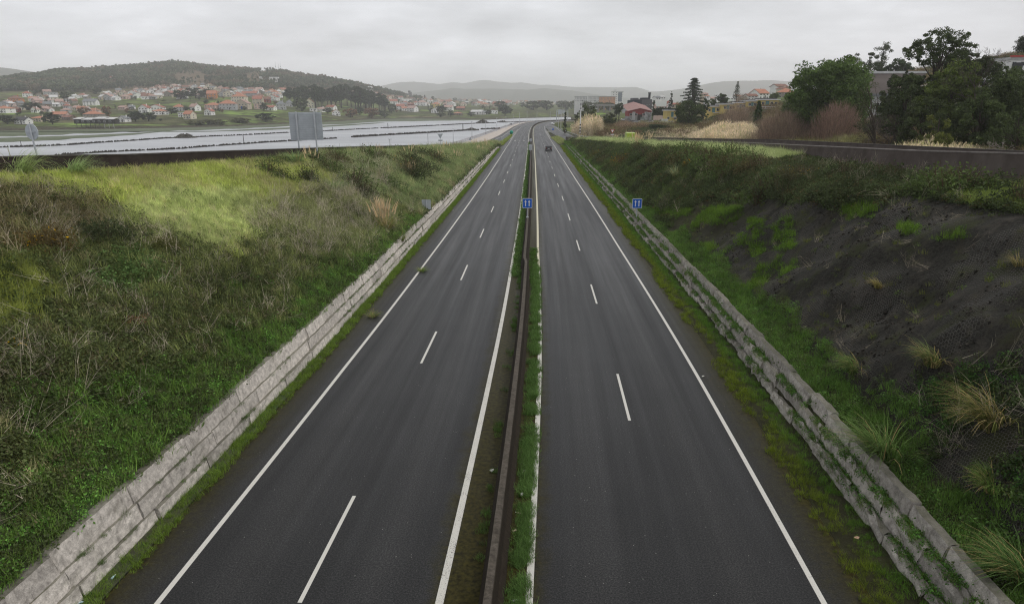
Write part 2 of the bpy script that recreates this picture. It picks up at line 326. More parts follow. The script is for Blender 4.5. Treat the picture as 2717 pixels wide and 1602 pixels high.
def landmat():
    m, nt, b = newmat('fields_and_scrub'); h = NT(nt); p = h.pos(); sep = h.n('ShaderNodeSeparateXYZ'); h.L(p, sep.inputs[0]); z = sep.outputs[2]
    vo = h.n('ShaderNodeTexVoronoi'); vo.inputs['Scale'].default_value = .017; h.L(p, vo.inputs['Vector']); pick = h.n('ShaderNodeSeparateColor'); h.L(vo.outputs['Color'], pick.inputs[0])
    n = h.noise(.05, 7, p, .65); n2 = h.noise(.4, 5, p, .7)
    field = h.ramp(pick.outputs[0], [(.0, (.06, .075, .034)), (.25, (.15, .20, .055)), (.45, (.10, .105, .05)), (.62, (.19, .28, .07)), (.8, (.075, .085, .04)), (1., (.17, .15, .09))])
    scrub = h.mix(h.ramp(n2, [(.3, 0.), (.7, 1.)]), (.03, .038, .018), (.085, .08, .045)); c = h.mix(h.ramp(n, [(.44, 0.), (.54, 1.)]), field, scrub)
    hill = h.mix(h.ramp(n, [(.35, 0.), (.65, 1.)]), (.085, .072, .048), (.17, .125, .085)); c = h.mix(h.ramp(h.math('DIVIDE', z, 80.), [(.35, 0.), (.6, 1.)]), c, hill)
    zz = h.math('ADD', z, h.math('MULTIPLY', h.noise(.12, 5, p), 1.6)); c = h.mix(h.ramp(h.math('DIVIDE', h.math('ADD', zz, 4.), 8.), [(.40, 1.), (.52, 0.)]), c, h.mix(h.ramp(n2, [(.4, 0.), (.6, 1.)]), (.028, .024, .018), (.10, .088, .065)))
    h.L(c, b.inputs['Base Color']); b.inputs['Roughness'].default_value = 1.; b.inputs['Specular IOR Level'].default_value = .01; h.L(h.bump(n2, .5, 1.), b.inputs['Normal']); return m
def watermat():
    m, nt, b = newmat('estuary_water'); h = NT(nt); p = h.pos(); n = h.noise(.55, 5, h.map(p, (.55, 1.3, 1.)), .6); n2 = h.noise(.02, 3, h.map(p, (.4, 1.6, 1.)))
    h.L(h.mix(h.ramp(n2, [(.35, 0.), (.65, 1.)]), (.26, .27, .285), (.38, .39, .405)), b.inputs['Base Color']); b.inputs['Roughness'].default_value = .32
    h.L(h.bump(n, .5, .5), b.inputs['Normal']); return m
YLINE = linepaint((.53, .50, .37))
ASPH, LINE, SOIL, ROCK, LAND, WATER = asphalt(), linepaint(), soil(), rock(), landmat(), watermat()
PAVE = mat('pale_paving', (.50, .44, .39), (.36, .32, .28), .8, .85); MUD = None
# ---- ground sheet (a fan out to the horizon)
phi = np.concatenate([np.linspace(-80, -40, 40, endpoint=False), np.linspace(-40, 40, 560), np.linspace(40, 80, 41)[1:]]); rr = np.geomspace(14, 13000, 300)
PH, RR = np.meshgrid(np.radians(phi), rr, indexing='ij'); gx = (RR * np.tan(PH)).ravel(); gy = RR.ravel(); gz = elev(gx, gy)
near = (gy < 900) & (np.abs(gx) < 420); S, U = xy2su(gx[near], gy[near]); z = gz[near]; ro = uRout(S) + 1.2
ze = np.where(S > 240, zsR(S) - .4, z); t = sstep(U, ro, ro + 14); z = np.where(U > ro, ze * (1 - t) + z * t, z); z = np.where((U <= ro) & (U > uProm(S) - 1), np.minimum(z, -2.6), z); z = np.where(U <= uProm(S) - 1, np.minimum(z, -3.6), z) if False else z
z = np.where((U <= uProm(S)) & (gy[near] < 800) & (U > uProm(S) - 30), np.minimum(z, -3.4), z); gz[near] = z
V = np.stack([gx, gy, gz], -1).reshape(len(phi), len(rr), 3); struct(up(grid_obj('ground', V, LAND)))
wx = np.linspace(-3500, 1500, 60); wy = np.linspace(5, 1500, 40); WX, WY = np.meshgrid(wx, wy, indexing='ij'); struct(up(grid_obj('water', np.stack([WX, WY, np.full_like(WX, -2.2)], -1), WATER)))
# ---- motorway, slip roads, promenade
def strip(name, s, ua, ub, z, m, n=2, zt=None, attrs=True):
    s = np.asarray(s, float); w = np.linspace(0, 1, n); A = ua(s) if callable(ua) else np.full_like(s, ua); B = ub(s) if callable(ub) else np.full_like(s, ub)
    Uu = A[:, None] * (1 - w) + B[:, None] * w; Ss = np.broadcast_to(s[:, None], Uu.shape); Z = np.broadcast_to((z(s) if callable(z) else np.full_like(s, z))[:, None], Uu.shape)
    at = {'lat': Uu, 'lon': Ss} if attrs is True else attrs
    return up(grid_obj(name, su(Ss, Uu, Z), m, attrs=at))
sr = np.r_[np.arange(-12, 300, 2.), np.arange(300, 960, 4.)]
struct(strip('road', sr, uAL, uAR, 0., ASPH, 40))
def slipattr(name, s, a, b, z):
    o = strip(name, s, a, b, z, ASPH, 8); n = len(o.data.vertices); v = np.empty(n, np.float32); o.data.attributes['lat'].data.foreach_get('value', v)
    v = np.abs(v); v = 2.6 + 5.2 * (v - v.min()) / max(np.ptp(v), .1); o.data.attributes['lat'].data.foreach_set('value', v.astype(np.float32)); return struct(o)
sl = np.r_[np.arange(-12, 300, 3.), np.arange(300, 900, 4.)]
slipattr('slip_road', sl, uLout, uLin, lambda s: zsL(s) + .004); slipattr('slip_road', sl, uRin, uRout, lambda s: zsR(s) + .004)
sp = np.arange(60., 900, 4); struct(strip('promenade', sp, uProm, lambda s: uLout(s) - .3, lambda s: itp(s, [60, 235, 330], [.25, .3, .14]), PAVE, 6))
mb = MB()                                     # kerb between promenade and slip road, and the sea wall below the promenade
P0 = su(sp, uLout(sp) - .3, .34); P1 = su(sp, uLout(sp), .34); P2 = su(sp, uLout(sp), -.3); mb.quads(np.stack([P0[:-1], P1[:-1], P1[1:], P0[1:]], 1)).quads(np.stack([P1[:-1], P2[:-1], P2[1:], P1[1:]], 1)); struct(mb.build('kerb', CONC))
mb = MB(); A = su(sp, uProm(sp), itp(sp, [60, 235, 330], [.25, .3, .14])); B = su(sp, uProm(sp) - 3.5, -3.4); mb.quads(np.stack([A[:-1], A[1:], B[1:], B[:-1]], 1)); struct(mb.build('shore_revetment', mat('revetment_stone', (.12, .115, .10), (.05, .047, .04), 1.2, .95, .6, .2)))
mb = MB(); s2 = np.arange(-12., 240, 4)        # earth side of the slip road down to the promenade
A = su(s2, uLout(s2), zsL(s2)); B = su(s2, uLout(s2) - 2.2, .0); mb.quads(np.stack([A[:-1], A[1:], B[1:], B[:-1]], 1)); struct(mb.build('slip_road_bank', SOIL))
# ---- left bank
hwL = lambda s: itp(s, [0, 200, 216, 232], [1.4, 1.3, 1.1, .15]); hwR = lambda s: itp(s, [0, 200, 232, 250], [1.0, .95, .9, .2])
def zbankL(s, u):
    ul = uLin(s); hw = hwL(s); zb = np.where(np.asarray(s) < 236, ZL(s) - .95, zsL(s) - .03); t = np.clip((-10.5 - u) / np.maximum(-10.5 - ul, .3), 0, 1)
    p = 1 - (1 - t) ** 1.3; z = hw - .06 + (zb - hw + .06) * p + fbm(s / 5 + 40, u / 4, 4) * 1.5 * np.sin(np.pi * t) * np.clip(zb / 5, 0, 1)
    v = itp(u, [-10.5, -9.9, -9.3], [1, .05, .0]) ; return np.where(u > -10.5, .03 + (hw - .09) * np.clip((-9.95 - u) / .5, 0, 1), z)
def zbankR(s, u):
    s = np.asarray(s, float); ur = uRin(s); hw = hwR(s); zb = np.where(s < 246, ZR(s) - .9 - .6 * sstep(s, 75, 45), zsR(s) - .03); uc = 12.9 + (ur - 12.9) * .58; uc = np.maximum(uc, 13.2)
    rk = sstep(s, 62, 48)
    n = fbm(s / 4.5, u / 6 + 31, 5); rid = np.abs(fbm(s / 5.5 + .25 * u, u / 14 + 7, 3)) * 2
    t = np.clip((u - 12.9) / (uc - 12.9), 0, 1); pr = t ** .72; pr = .72 * pr + .28 * sstep(t, .0, .9); zs = hw + .45 + (zb - .5 - hw - .45) * pr + (n * 2.0 + (rid - .3) * 2.0 * rk + fbm(s / 1.5, u / 1.7 + 3, 4) * 1.0 * rk) * np.sin(np.pi * np.clip(t, 0, 1) ** .8)
    zp = zb - .5 + .5 * np.clip((u - uc) / np.maximum(ur - uc, .3), 0, 1) + n * .35
    z = np.where(u < uc, zs, zp); lo = itp(u, [9.4, 10.6, 10.75, 11.0, 11.1, 11.35, 11.45, 12.0, 12.9], [0., .08, .3, .36, .7, .78, .9, 1.0, 1.0])
    lo = np.where(u < 10.7, lo, lo * hw / 1.0 + np.clip((u - 11.8) / 1.1, 0, 1) * .45); lo = np.where(s > 250, .03 + (u - 9.4) * .05, lo)
    k = np.where(s > 236, sstep(s, 236, 262), 0); z = np.where(u < 12.9, lo, z); flat = .02 + (zb - .02) * np.clip((u - uAR(s)) / np.maximum(ur - uAR(s), .2), 0, 1); return z * (1 - k) + flat * k
def bank(name, s, ua, ub, zf, m, n, extra=None):
    w = np.linspace(0, 1, n); A = ua(s); B = ub(s); Uu = A[:, None] * (1 - w) + B[:, None] * w; Ss = np.broadcast_to(s[:, None], Uu.shape)
    Z = zf(Ss, Uu); Z = np.where((w > .999)[None], Z - .05, Z); P = su(Ss, Uu, Z); at = extra(Ss, Uu, Z) if extra else {}
    return struct(up(grid_obj(name, P, m, attrs=at)))
sb = np.r_[np.arange(-12, 90, .5), np.arange(90, 250, 1.), np.arange(250, 460, 3.)]
bank('embankment', sb, uAL, lambda s: np.minimum(uLin(s), uAL(s) - .04), zbankL, SOIL, 64)
def rkat(S, U, Z):
    P = proj(su(S, U, Z)); dz = np.gradient(Z, axis=1); du = np.gradient(U, axis=1); arc = np.cumsum(np.sqrt(dz**2 + du**2), 1); rk = sstep(S, 60, 46) * sstep(U, 12.2, 13.2) * sstep(U, 21.5, 20.2); return {'rock': rk, 'nu': S, 'nv': arc}
bank('cutting_slope', np.r_[np.arange(-12, 14, .5), np.arange(14, 64, .22), np.arange(64, 90, .5), np.arange(90, 250, 1.), np.arange(250, 460, 3.)], uAR, lambda s: np.maximum(uRin(s), uAR(s) + .04), zbankR, ROCK, 110, rkat)
s3 = np.r_[np.arange(244., 300, 3), np.arange(300, 900, 5.)]
bank('verge', s3, uRout, lambda s: uRout(s) + 17, lambda S, U: (lambda t: (zsR(S) - .02) * (1 - t) + (elev(su(S, U)[..., 0].ravel(), su(S, U)[..., 1].ravel()).reshape(S.shape) * .0 + zsR(S) + .6) * t)(np.clip((U - uRout(S)) / 17, 0, 1)), LAND, 8)
# ---- painted markings
def line(name, s, uc, wd, z=.004, wear=.2, zf=None, m=None):
    w = wd / 2; f = (lambda s: zf(s) + z) if zf else z
    o = strip(name, s, lambda s: uc(s) - w, lambda s: uc(s) + w, f, m or LINE, 3, attrs={'wear': np.full((len(s), 3), wear)}); return struct(o)
line('edge_line', sr, LO, .145, wear=.36); line('edge_line', sr, RO, .145, wear=.39)
line('edge_line', sr, lambda s: itp(s, [0, 30, 60, 700], [-1.1, -1.1, -1.0, -1.05]), .2, wear=.44); ri = lambda s: itp(s, [0, 30, 60, 700], [1.06, 1.1, 1.0, 1.0])
line('edge_line', sr[sr <= 52], ri, .19, wear=.42); line('edge_line', sr[sr >= 52], ri, .19, wear=.33, m=YLINE)
se = np.arange(228., 640, 4); line('edge_line', se, lambda s: uLout(s) + 1.4, .17, .006, .1, zsL); line('edge_line', np.arange(236., 700, 4), lambda s: uRout(s) - 1.4 - 1.2 * sstep(s, 290, 240), .17, .006, .1, zsR)
def dashes(sgn, ph, last):
    mb = MB(); k = 0
    while True:
        a = ph + 17.05 * k; k += 1
        if a > last: break
        uc = .5 * (LO(a) - 1.05) if sgn < 0 else .5 * (RO(a) + 1.05); p = su([a, a, a + 5, a + 5], [uc - .055, uc + .055, uc + .055, uc - .055], .004); mb.quads([p])
    o = mb.build('lane_line', LINE); a = o.data.attributes.new('wear', 'FLOAT', 'POINT'); a.data.foreach_set('value', np.full(len(o.data.vertices), .27, np.float32)); return struct(o)
def s_at(px, py): g = gnd(px, py); return float(xy2su(g[0], g[1])[0][0])
dR = s_at(1668, 1123); dL = s_at(784, 1602 - .001) ; dL = s_at(1117, 958)
print('dash phase', dR, dL); dashes(1, dR - 17.05, 640); dashes(-1, dL - 17.05, 640)
def poly_mark(pts, name='road_marking', wear=.12, z=.006):
    mb = MB(); mb.quads([[(*p[:2], z) for p in pts]]); o = mb.build(name, LINE); a = o.data.attributes.new('wear', 'FLOAT', 'POINT'); a.data.foreach_set('value', np.full(len(o.data.vertices), wear, np.float32)); return struct(up(o))
def chevrons(sa, sb_, step, u1, u2, z=.006, skew=3., flip=1):                       # hatched gore
    mb = MB(); s = sa
    while s < sb_:
        a, b = u1(s), u2(s); mb.quads([su([s, s + 1.5, s + 1.5 + skew, s + skew], [a, a, b, b], z)]); s += step
    o = mb.build('road_marking', LINE); at = o.data.attributes.new('wear', 'FLOAT', 'POINT'); at.data.foreach_set('value', np.full(len(o.data.vertices), .1, np.float32)); struct(up(o))
chevrons(282, 420, 5.2, lambda s: LO(s) - .12, lambda s: min(uLin(s), LO(s) - .3), z=.045)
chevrons(300, 392, 5.2, lambda s: RO(s) + .12, lambda s: max(uRin(s), RO(s) + .3), z=.045)
def arrow(s, u):                               # lane arrow pointing at the camera
    mb = MB(); mb.quads([su([s, s, s + 5, s + 5], [u - .12, u + .12, u + .12, u - .12], .006)]); mb.quads([su([s - 3, s, s, s - 3], [u, u - .5, u + .5, u], .006)])
    o = mb.build('road_marking', LINE); a = o.data.attributes.new('wear', 'FLOAT', 'POINT'); a.data.foreach_set('value', np.full(len(o.data.vertices), .1, np.float32)); struct(up(o))
arrow(s_at(1368, 374), -5.9); arrow(s_at(1368, 374), -2.6)
# ---- mud flats with green weed, and the distant mountains
def mudmat():
    m, nt, b = newmat('green_mud'); h = NT(nt); p = h.pos(); n = h.noise(.03, 6, h.map(p, (.45, 1.8, 1.)), .65); n2 = h.noise(.3, 4, p)
    h.L(h.mix(h.ramp(n2, [(.3, 0.), (.7, 1.)]), h.mix(h.ramp(n, [(.35, 0.), (.6, 1.)]), (.085, .105, .06), (.16, .175, .13)), (.11, .13, .08)), b.inputs['Base Color']); b.inputs['Roughness'].default_value = .9; b.inputs['Specular IOR Level'].default_value = .02; return m
MUD = mudmat()
def mudflat(top, bot, z=-2.12):
    xs = np.linspace(min(top[0][0], -900), max(p[0] for p in top), 220); t = itp(xs, *zip(*top)); b_ = itp(xs, *zip(*bot)); wob = fbm(xs / 40, xs * 0 + 3, 4) * 5; b_ = np.maximum(b_ + wob * np.clip((b_ - t) / 12, 0, 1), t + .3)
    G = np.array([[gnd(x, tt * (1 - w) + bb * w, z) for w in np.linspace(0, 1, 5)] for x, tt, bb in zip(xs, t, b_)]); struct(up(grid_obj('mudflat', G, MUD)))
mudflat([(-900, 356), (0, 345), (300, 340), (550, 334), (800, 325), (1050, 314), (1200, 313), (1300, 316)], [(-900, 372), (0, 362), (200, 356), (350, 350), (550, 345), (800, 334), (1050, 322), (1200, 321), (1300, 318)])
mudflat([(-900, 376), (0, 366), (200, 360), (350, 353.5), (430, 349.5)], [(-900, 388), (0, 377), (140, 372), (330, 360), (430, 350)])
mudflat([(550, 348.5), (800, 337), (1000, 326), (1020, 325.6)], [(550, 350), (700, 345.5), (800, 341), (1000, 328.5), (1020, 326)])
def mountain(Y, ridge, c1, c2, amp):
    xs = np.arange(ridge[0][0], ridge[-1][0], 6.); r = itp(xs, *zip(*ridge)) + fbm(xs / 23, xs * 0 + Y, 4) * amp; rows = []
    for k, (f, dz) in enumerate([(.62, 0.), (.72, .12), (.82, .42), (.91, .75), (1., 1.), (1.15, .5)]):
        rows.append([(lambda zt: (*atY(x, Y * f, zt)[:2], zt))(5 + (zfor(rw, Y) - 5) * min(1, dz * (1 + (.35 * fbm(x / 30, k * 3.3 + Y, 3) if 0 < dz < 1 else 0)))) for x, rw in zip(xs, r)])
    struct(up(grid_obj('mountain', np.array(rows), mat('wooded_slope', c1, c2, .004, 1.))))
mountain(8600, [(700, 262), (1006, 230), (1035, 222.5), (1063, 218.7), (1097, 216.8), (1129, 220), (1167, 223.4), (1201, 218.7), (1229, 221.5), (1271, 214), (1290, 212.5), (1318, 216.8), (1355, 220.6), (1384, 219.5), (1431, 226), (1454, 225), (1482, 227.5), (1514, 231), (1576, 232), (1652, 232), (1686, 231), (1725, 242), (1800, 250), (1900, 268)], (.055, .065, .045), (.09, .085, .065), 1.6)
mountain(5600, [(1000, 275), (1101, 246), (1150, 241), (1203, 234), (1233, 236.6), (1308, 235.7), (1400, 238.5), (1444, 234.5), (1520, 241), (1576, 250), (1614, 255), (1680, 262), (1760, 275)], (.05, .062, .04), (.085, .08, .06), 1.6)
mountain(7200, [(1620, 268), (1700, 247), (1800, 238), (1852, 228), (1890, 220), (1921, 215.8), (1959, 215), (2015, 214.3), (2047, 213), (2088, 215.8), (2107, 214), (2250, 216), (2500, 228), (2900, 240), (3400, 250)], (.055, .065, .045), (.09, .085, .065), 1.4)
mountain(4300, [(-1500, 205), (-700, 160), (-300, 168), (0, 179), (46, 185), (92, 191.6), (147, 200.8), (220, 212), (320, 230)], (.05, .062, .04), (.08, .08, .055), 1.6)
# ================================================================== WALLS AND BARRIERS
def blockmat():
    m, nt, b = newmat('rough_granite_block'); h = NT(nt); p = h.pos(); n = h.noise(5, 6, p, .75); n2 = h.noise(.7, 4, p); n3 = h.noise(28, 3, p, .8)
    c = h.mix(h.ramp(n, [(.32, 0.), (.66, 1.)]), (.24, .222, .205), (.60, .56, .52)); c = h.mix(h.ramp(n2, [(.55, 0.), (.75, .6)]), c, (.15, .14, .11))
    st = h.noise(3., 5, h.map(p, (1., 1., .12)), .7); c = h.mix(h.ramp(st, [(.58, 0.), (.72, .6)]), c, (.09, .083, .07))
    nzz = h.n('ShaderNodeSeparateXYZ'); h.L(h.n('ShaderNodeNewGeometry').outputs['True Normal'], nzz.inputs[0]); led = h.math('MULTIPLY', h.ramp(h.math('ABSOLUTE', nzz.outputs[2]), [(.55, 0.), (.8, 1.)]), h.ramp(n2, [(.25, .95), (.75, .55)])); c = h.mix(led, c, (.045, .046, .022))
    c = h.mix(1., c, h.attr('col').outputs['Color'], 'MULTIPLY'); h.L(c, b.inputs['Base Color']); b.inputs['Roughness'].default_value = .95; h.L(h.bump(h.math('ADD', n, h.math('MULTIPLY', n3, .5)), .9, .05), b.inputs['Normal']); return m
BLOCK = blockmat()
def course(parent, side, s0, s1, ub, ut, z0, z1, thick, rng, ln=2.6, gap=.05, jag=.0, miss=0., tone=1.):
    """one course of long rough blocks; ub/ut: face offsets at bottom and top"""
    V = []; Fq = []; C = []; s = s0; nv = 0
    while s < s1:
        L = ln * rng.uniform(.75, 1.35); e = min(s + L - gap * rng.uniform(.6, 2.2), s1); sh = rng.normal(0, .03) if s < 200 else 0; dzt = rng.normal(0, .025)
        hz = float(np.interp(.5 * (s + e), [0, 200, 230], [1, .93, .7]))
        if rng.random() > miss:
            n, k = (max(3, int((e - s) / .3)), 4) if s < 70 else (2, 2)
            cs = np.linspace(0, 1, n); prof = []
            for t in np.linspace(0, 1, k): prof.append((ub + (ut - ub) * t, z0 + (z1 - z0 + dzt) * t))
            prof += [(ut + side * thick * .5, z1 + dzt), (ut + side * thick, z1 + dzt - .01), (ut + side * thick, z0 - .1)]
            U = np.array([p[0] for p in prof]); Z = np.array([p[1] for p in prof]) * hz; nn = len(prof)
            SS = (s + (e - s) * cs)[:, None] + np.zeros(nn); UU = U[None] + np.zeros((n, 1)) + sh * side; ZZ = Z[None] + np.zeros((n, 1))
            no = rng.normal(0, .008 + jag * .15, (n, nn)); UU = UU + no; ZZ = ZZ + np.where(np.arange(nn) >= k - 1, rng.normal(0, .006 + jag * .5, (n, nn)), 0)
            ZZ[:, k - 1] -= np.abs(rng.normal(0, jag, n)); P = su(SS, UU, ZZ).reshape(-1, 3); idx = np.arange(n * nn).reshape(n, nn) + nv
            q = np.stack([idx[:-1, :-1], idx[1:, :-1], idx[1:, 1:], idx[:-1, 1:]], -1).reshape(-1, 4); V.append(P); Fq.append(q); nv += len(P)
            C.append(np.full((len(P), 3), rng.uniform(.72, 1.12) * tone * np.array([1., .985, .955])))
            for r in (idx[0], idx[-1]):                       # block ends
                for j in range(0, nn - 2): Fq.append(np.array([[r[0], r[min(j + 1, nn - 1)], r[min(j + 2, nn - 1)], r[min(j + 2, nn - 1)]]])[:, [0, 1, 2, 2]]) if False else None
                Fq.append(np.array([[r[0], r[k - 1], r[nn - 2], r[nn - 1]]]))
        s = e + gap * rng.uniform(.5, 1.5)
    me = mesh_from('block_course', np.concatenate(V), np.concatenate(Fq), np.concatenate(C), None, BLOCK); o = bpy.data.objects.new('block_course', me); COL.objects.link(o); o.parent = parent; return o
rg = np.random.default_rng(21)
w_ = thing('retaining_wall', 'pale granite block wall in three courses at the foot of the left grass bank', 'wall', (0, 0, 0))
for (ub, ut, z0, z1, th, gp) in ((-9.76, -9.82, -.05, .40, .6, .12), (-9.91, -10.0, .39, .87, .55, .05), (-10.10, -10.24, .86, 1.38, .26, .03)): course(w_, -1, -8, 222, ub, ut, z0, z1, th, rg, 3.5, gp * .6, .004, 0., 1.3)
w_ = thing('retaining_wall', 'stepped weathered block wall with weeds between its three courses at the foot of the right rock face', 'wall', (0, 0, 0))
for (ub, ut, z0, z1, th, jg, ms) in ((10.62, 10.68, -.05, .44, .2, .07, .0), (10.93, 11.0, .3, .86, .2, .06, .0), (11.27, 11.36, .7, 1.24, .26, .02, .0)): course(w_, 1, -8, 232, ub, ut, z0, z1, th, rg, 2.2, .05, jg, ms, .95)
DARKC = mat('mossy_dark_concrete', (.020, .014, .012), (.045, .034, .028), .9, .95, .4, .05); DARKR = mat('stained_brown_concrete', (.065, .05, .045), (.115, .096, .086), .7, .95, .4, .05)
def parapet(label, s0, s1, uf, zt, depth, th, side, m, cop):
    s = np.arange(s0, s1, 2.); t = thing('parapet_wall', label, 'wall', (0, 0, 0)); mb = MB(); ua = uf(s); ub = ua + side * th; z = zt(s)
    A = su(s, ua, z - depth); B = su(s, ua, z - .07); C = su(s, ub, z - .07); D = su(s, ub, z - depth)
    for p, q in ((A, B), (B, C), (C, D)): mb.quads(np.stack([p[:-1], p[1:], q[1:], q[:-1]], 1))
    mb.quads([[A[0], B[0], C[0], D[0]], [A[-1], B[-1], C[-1], D[-1]]]); mb.build('panel', m, t)
    mb = MB(); A = su(s, ua - side * .03, z - .066); B = su(s, ua - side * .03, z); C = su(s, ub + side * .03, z); D = su(s, ub + side * .03, z - .066)
    for p, q in ((A, B), (B, C), (C, D)): mb.quads(np.stack([p[:-1], p[1:], q[1:], q[:-1]], 1))
    mb.quads([[A[0], B[0], C[0], D[0]], [A[-1], B[-1], C[-1], D[-1]]]); mb.build('coping', cop, t); return t
COPD = mat('dark_coping', (.11, .10, .09), (.06, .05, .045), 2, .9); COPL = mat('pale_coping', (.26, .235, .22), (.15, .13, .12), 2, .9)
parapet('long dark mossy concrete parapet of the slip road above the left grass bank', -12, 238, uL, ZL, 1.7, .3, -1, DARKC, COPD)
parapet('brown stained parapet with a pale coping line above the right bank', -12, 247, uR, ZR, 2.2, .3, 1, DARKR, COPL)
_f = [curtain(px, py, lambda s: uR(s) + 8.3) for px, py in [(2717, 400.5), (2380, 385.5), (2050, 370.2), (1850, 367), (1690, 363.8), (1560, 361)]]; _f.sort(); print('far', _f)
zFt = lambda s: _ex(s, lambda q: itp(q, [a for a, b in _f], [b for a, b in _f]), _f[0][0], .035, 900, 1)
parapet('plain brown far parapet of the right slip road, in front of the dry reeds', 10, 236, lambda s: uR(s) + 8.3, zFt, 4.5, .3, 1, DARKR, COPD)
# concrete median barrier with its kink
uM = lambda s: itp(s, [-20, 12, 30, 50.5, 51.8, 60, 200, 900], [.2, .17, .12, .10, -.04, -.02, 0, 0])
s = np.r_[np.arange(-12, 48, 3.), np.arange(48, 56, .4), np.arange(56, 300, 3.), np.arange(300, 940, 4.)]; prof = [(-.31, -.02), (-.30, .09), (-.17, .30), (-.105, .85), (-.09, .9), (.09, .9), (.105, .85), (.17, .30), (.30, .09), (.31, -.02)]
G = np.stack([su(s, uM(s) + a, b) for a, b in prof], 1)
def barmat():
    m, nt, b = newmat('grimy_barrier_concrete'); h = NT(nt); p = h.pos(); sp = h.n('ShaderNodeSeparateXYZ'); h.L(p, sp.inputs[0]); n = h.noise(6, 6, p, .75); n2 = h.noise(1.2, 4, p)
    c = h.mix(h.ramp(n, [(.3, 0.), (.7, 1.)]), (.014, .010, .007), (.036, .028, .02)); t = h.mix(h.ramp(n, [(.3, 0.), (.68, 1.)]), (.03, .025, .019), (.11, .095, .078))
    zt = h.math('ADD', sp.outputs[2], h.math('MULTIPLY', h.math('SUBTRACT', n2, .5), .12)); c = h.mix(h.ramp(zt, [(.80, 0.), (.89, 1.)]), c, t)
    h.L(c, b.inputs['Base Color']); b.inputs['Roughness'].default_value = .9; b.inputs['Specular IOR Level'].default_value = .15; h.L(h.bump(n, .6, .03), b.inputs['Normal']); return m
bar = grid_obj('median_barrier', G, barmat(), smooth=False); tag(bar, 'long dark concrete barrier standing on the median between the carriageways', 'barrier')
# ================================================================== SIGNS, POLES, LAMPS
def sheet(name, mb, m, par, **k): return mb.build(name, m, par, **k)
BLUE = mat('sign_blue', (.016, .12, .55), (.014, .11, .50), 3, .4); WHITE = mat('sign_white', (.78, .78, .77), (.70, .70, .69), 2, .45); RED = mat('sign_red', (.45, .02, .02), (.38, .02, .02), 2, .45); GREYB = mat('sign_back_grey', (.47, .50, .525), (.38, .405, .43), 1.5, .5)
def rrect(w, h_, r, y, z0=0, n=5):
    pts = []
    for cx, cz, a0 in ((w / 2 - r, h_ / 2 - r, 0), (-w / 2 + r, h_ / 2 - r, 90), (-w / 2 + r, -h_ / 2 + r, 180), (w / 2 - r, -h_ / 2 + r, 270)):
        for i in range(n): a = R(a0 + 90 * i / (n - 1)); pts.append((cx + r * math.cos(a), y, z0 + cz + r * math.sin(a)))
    return np.array(pts)
def plate(mb, pts, th):                         # extrude a closed outline (in the xz plane) by th towards +y
    b = pts + [0, th, 0]; c0 = pts.mean(0); c1 = b.mean(0); n = len(pts)
    for i in range(n):
        j = (i + 1) % n; mb.quads([[pts[i], pts[j], b[j], b[i]], [pts[j], pts[i], c0, c0 + 1e-4 * (pts[i] - c0)], [b[i], b[j], c1, c1 + 1e-4 * (b[j] - c1)]])
    return mb
def lane_sign(px, zc_base, base, zc, label):
    t = thing('lane_sign', label, 'road sign', base, 0, 'blue two-lane signs'); zz = zc - base[2]
    MB().tube([(0, .05, 0), (0, .05, zz + .3)], .045, 8).build('post', STEEL, t); MB().disc((0, .05, .06), (0, 0, 1), .13, 10, .1).build('post_base', STEEL, t)
    p = plate(MB(), rrect(.98, .98, .08, -.012, zz), .03).build('panel', WHITE, t); plate(MB(), rrect(.90, .90, .06, -.018, zz), .005).build('blue_field', BLUE, p)
    for x in (-.18, .18):
        a = MB(); plate(a, np.array([(x - .045, -.024, zz - .30), (x + .045, -.024, zz - .30), (x + .045, -.024, zz + .13), (x - .045, -.024, zz + .13)]), .004)
        plate(a, np.array([(x - .12, -.024, zz + .13), (x + .12, -.024, zz + .13), (x, -.024, zz + .33)]), .004); a.build('arrow', WHITE, p)
    return t
b1 = gnd(1399, 578, .9); lane_sign(1401, 72, (b1[0], b1[1], .9), zfor(539.5, b1[1]), 'blue square sign with two white up arrows, standing on the median barrier')
Y2 = b1[1] + .6; p2 = atY(1689, Y2, 1.2); lane_sign(1689, 72, (p2[0], p2[1], float(zbankR(np.array([xy2su(p2[0], p2[1])[0][0]]), np.array([xy2su(p2[0], p2[1])[1][0]]))[0])), zfor(540, Y2), 'blue square sign with two white up arrows, behind the stepped block wall on the right')
def back_sign(name, label, px, pyc, Y, w, h_, zbase, shape='rect', tilt=0, m=GREYB, group=None, posts=1, rz=0):
    c = atY(px, Y, zfor(pyc, Y)); t = thing(name, label, 'road sign', (c[0], c[1], zbase), rz, group); zz = c[2] - zbase; t.rotation_euler = (0, R(tilt), rz)
    for k in range(posts):
        x = 0 if posts == 1 else (-.25 + .5 * k) * w; MB().tube([(x, 0, -.3), (x, 0, zz + h_ * .45)], .045, 8).build('post', STEEL, t)
    if shape == 'rect': pts = rrect(w, h_, .05, .05, zz)
    elif shape == 'round': pts = np.array([(w / 2 * math.cos(a), .05, zz + h_ / 2 * math.sin(a)) for a in np.linspace(0, 2 * math.pi, 28, endpoint=False)])
    elif shape == 'tri': pts = np.array([(-w / 2, .05, zz - h_ / 2), (w / 2, .05, zz - h_ / 2), (0, .05, zz + h_ / 2)])
    else: pts = np.array([(-w / 2, .05, zz + h_ / 2), (0, .05, zz - h_ / 2), (w / 2, .05, zz + h_ / 2)])
    p = plate(MB(), pts, .025).build('panel', m, t)
    return t, p, zz
t, p, zz = back_sign('road_sign', 'grey back of a leaning round road sign on the left slip road', 88, 350, 38.5, .82, .82, ZL(38) - 1.1, 'round', -3)
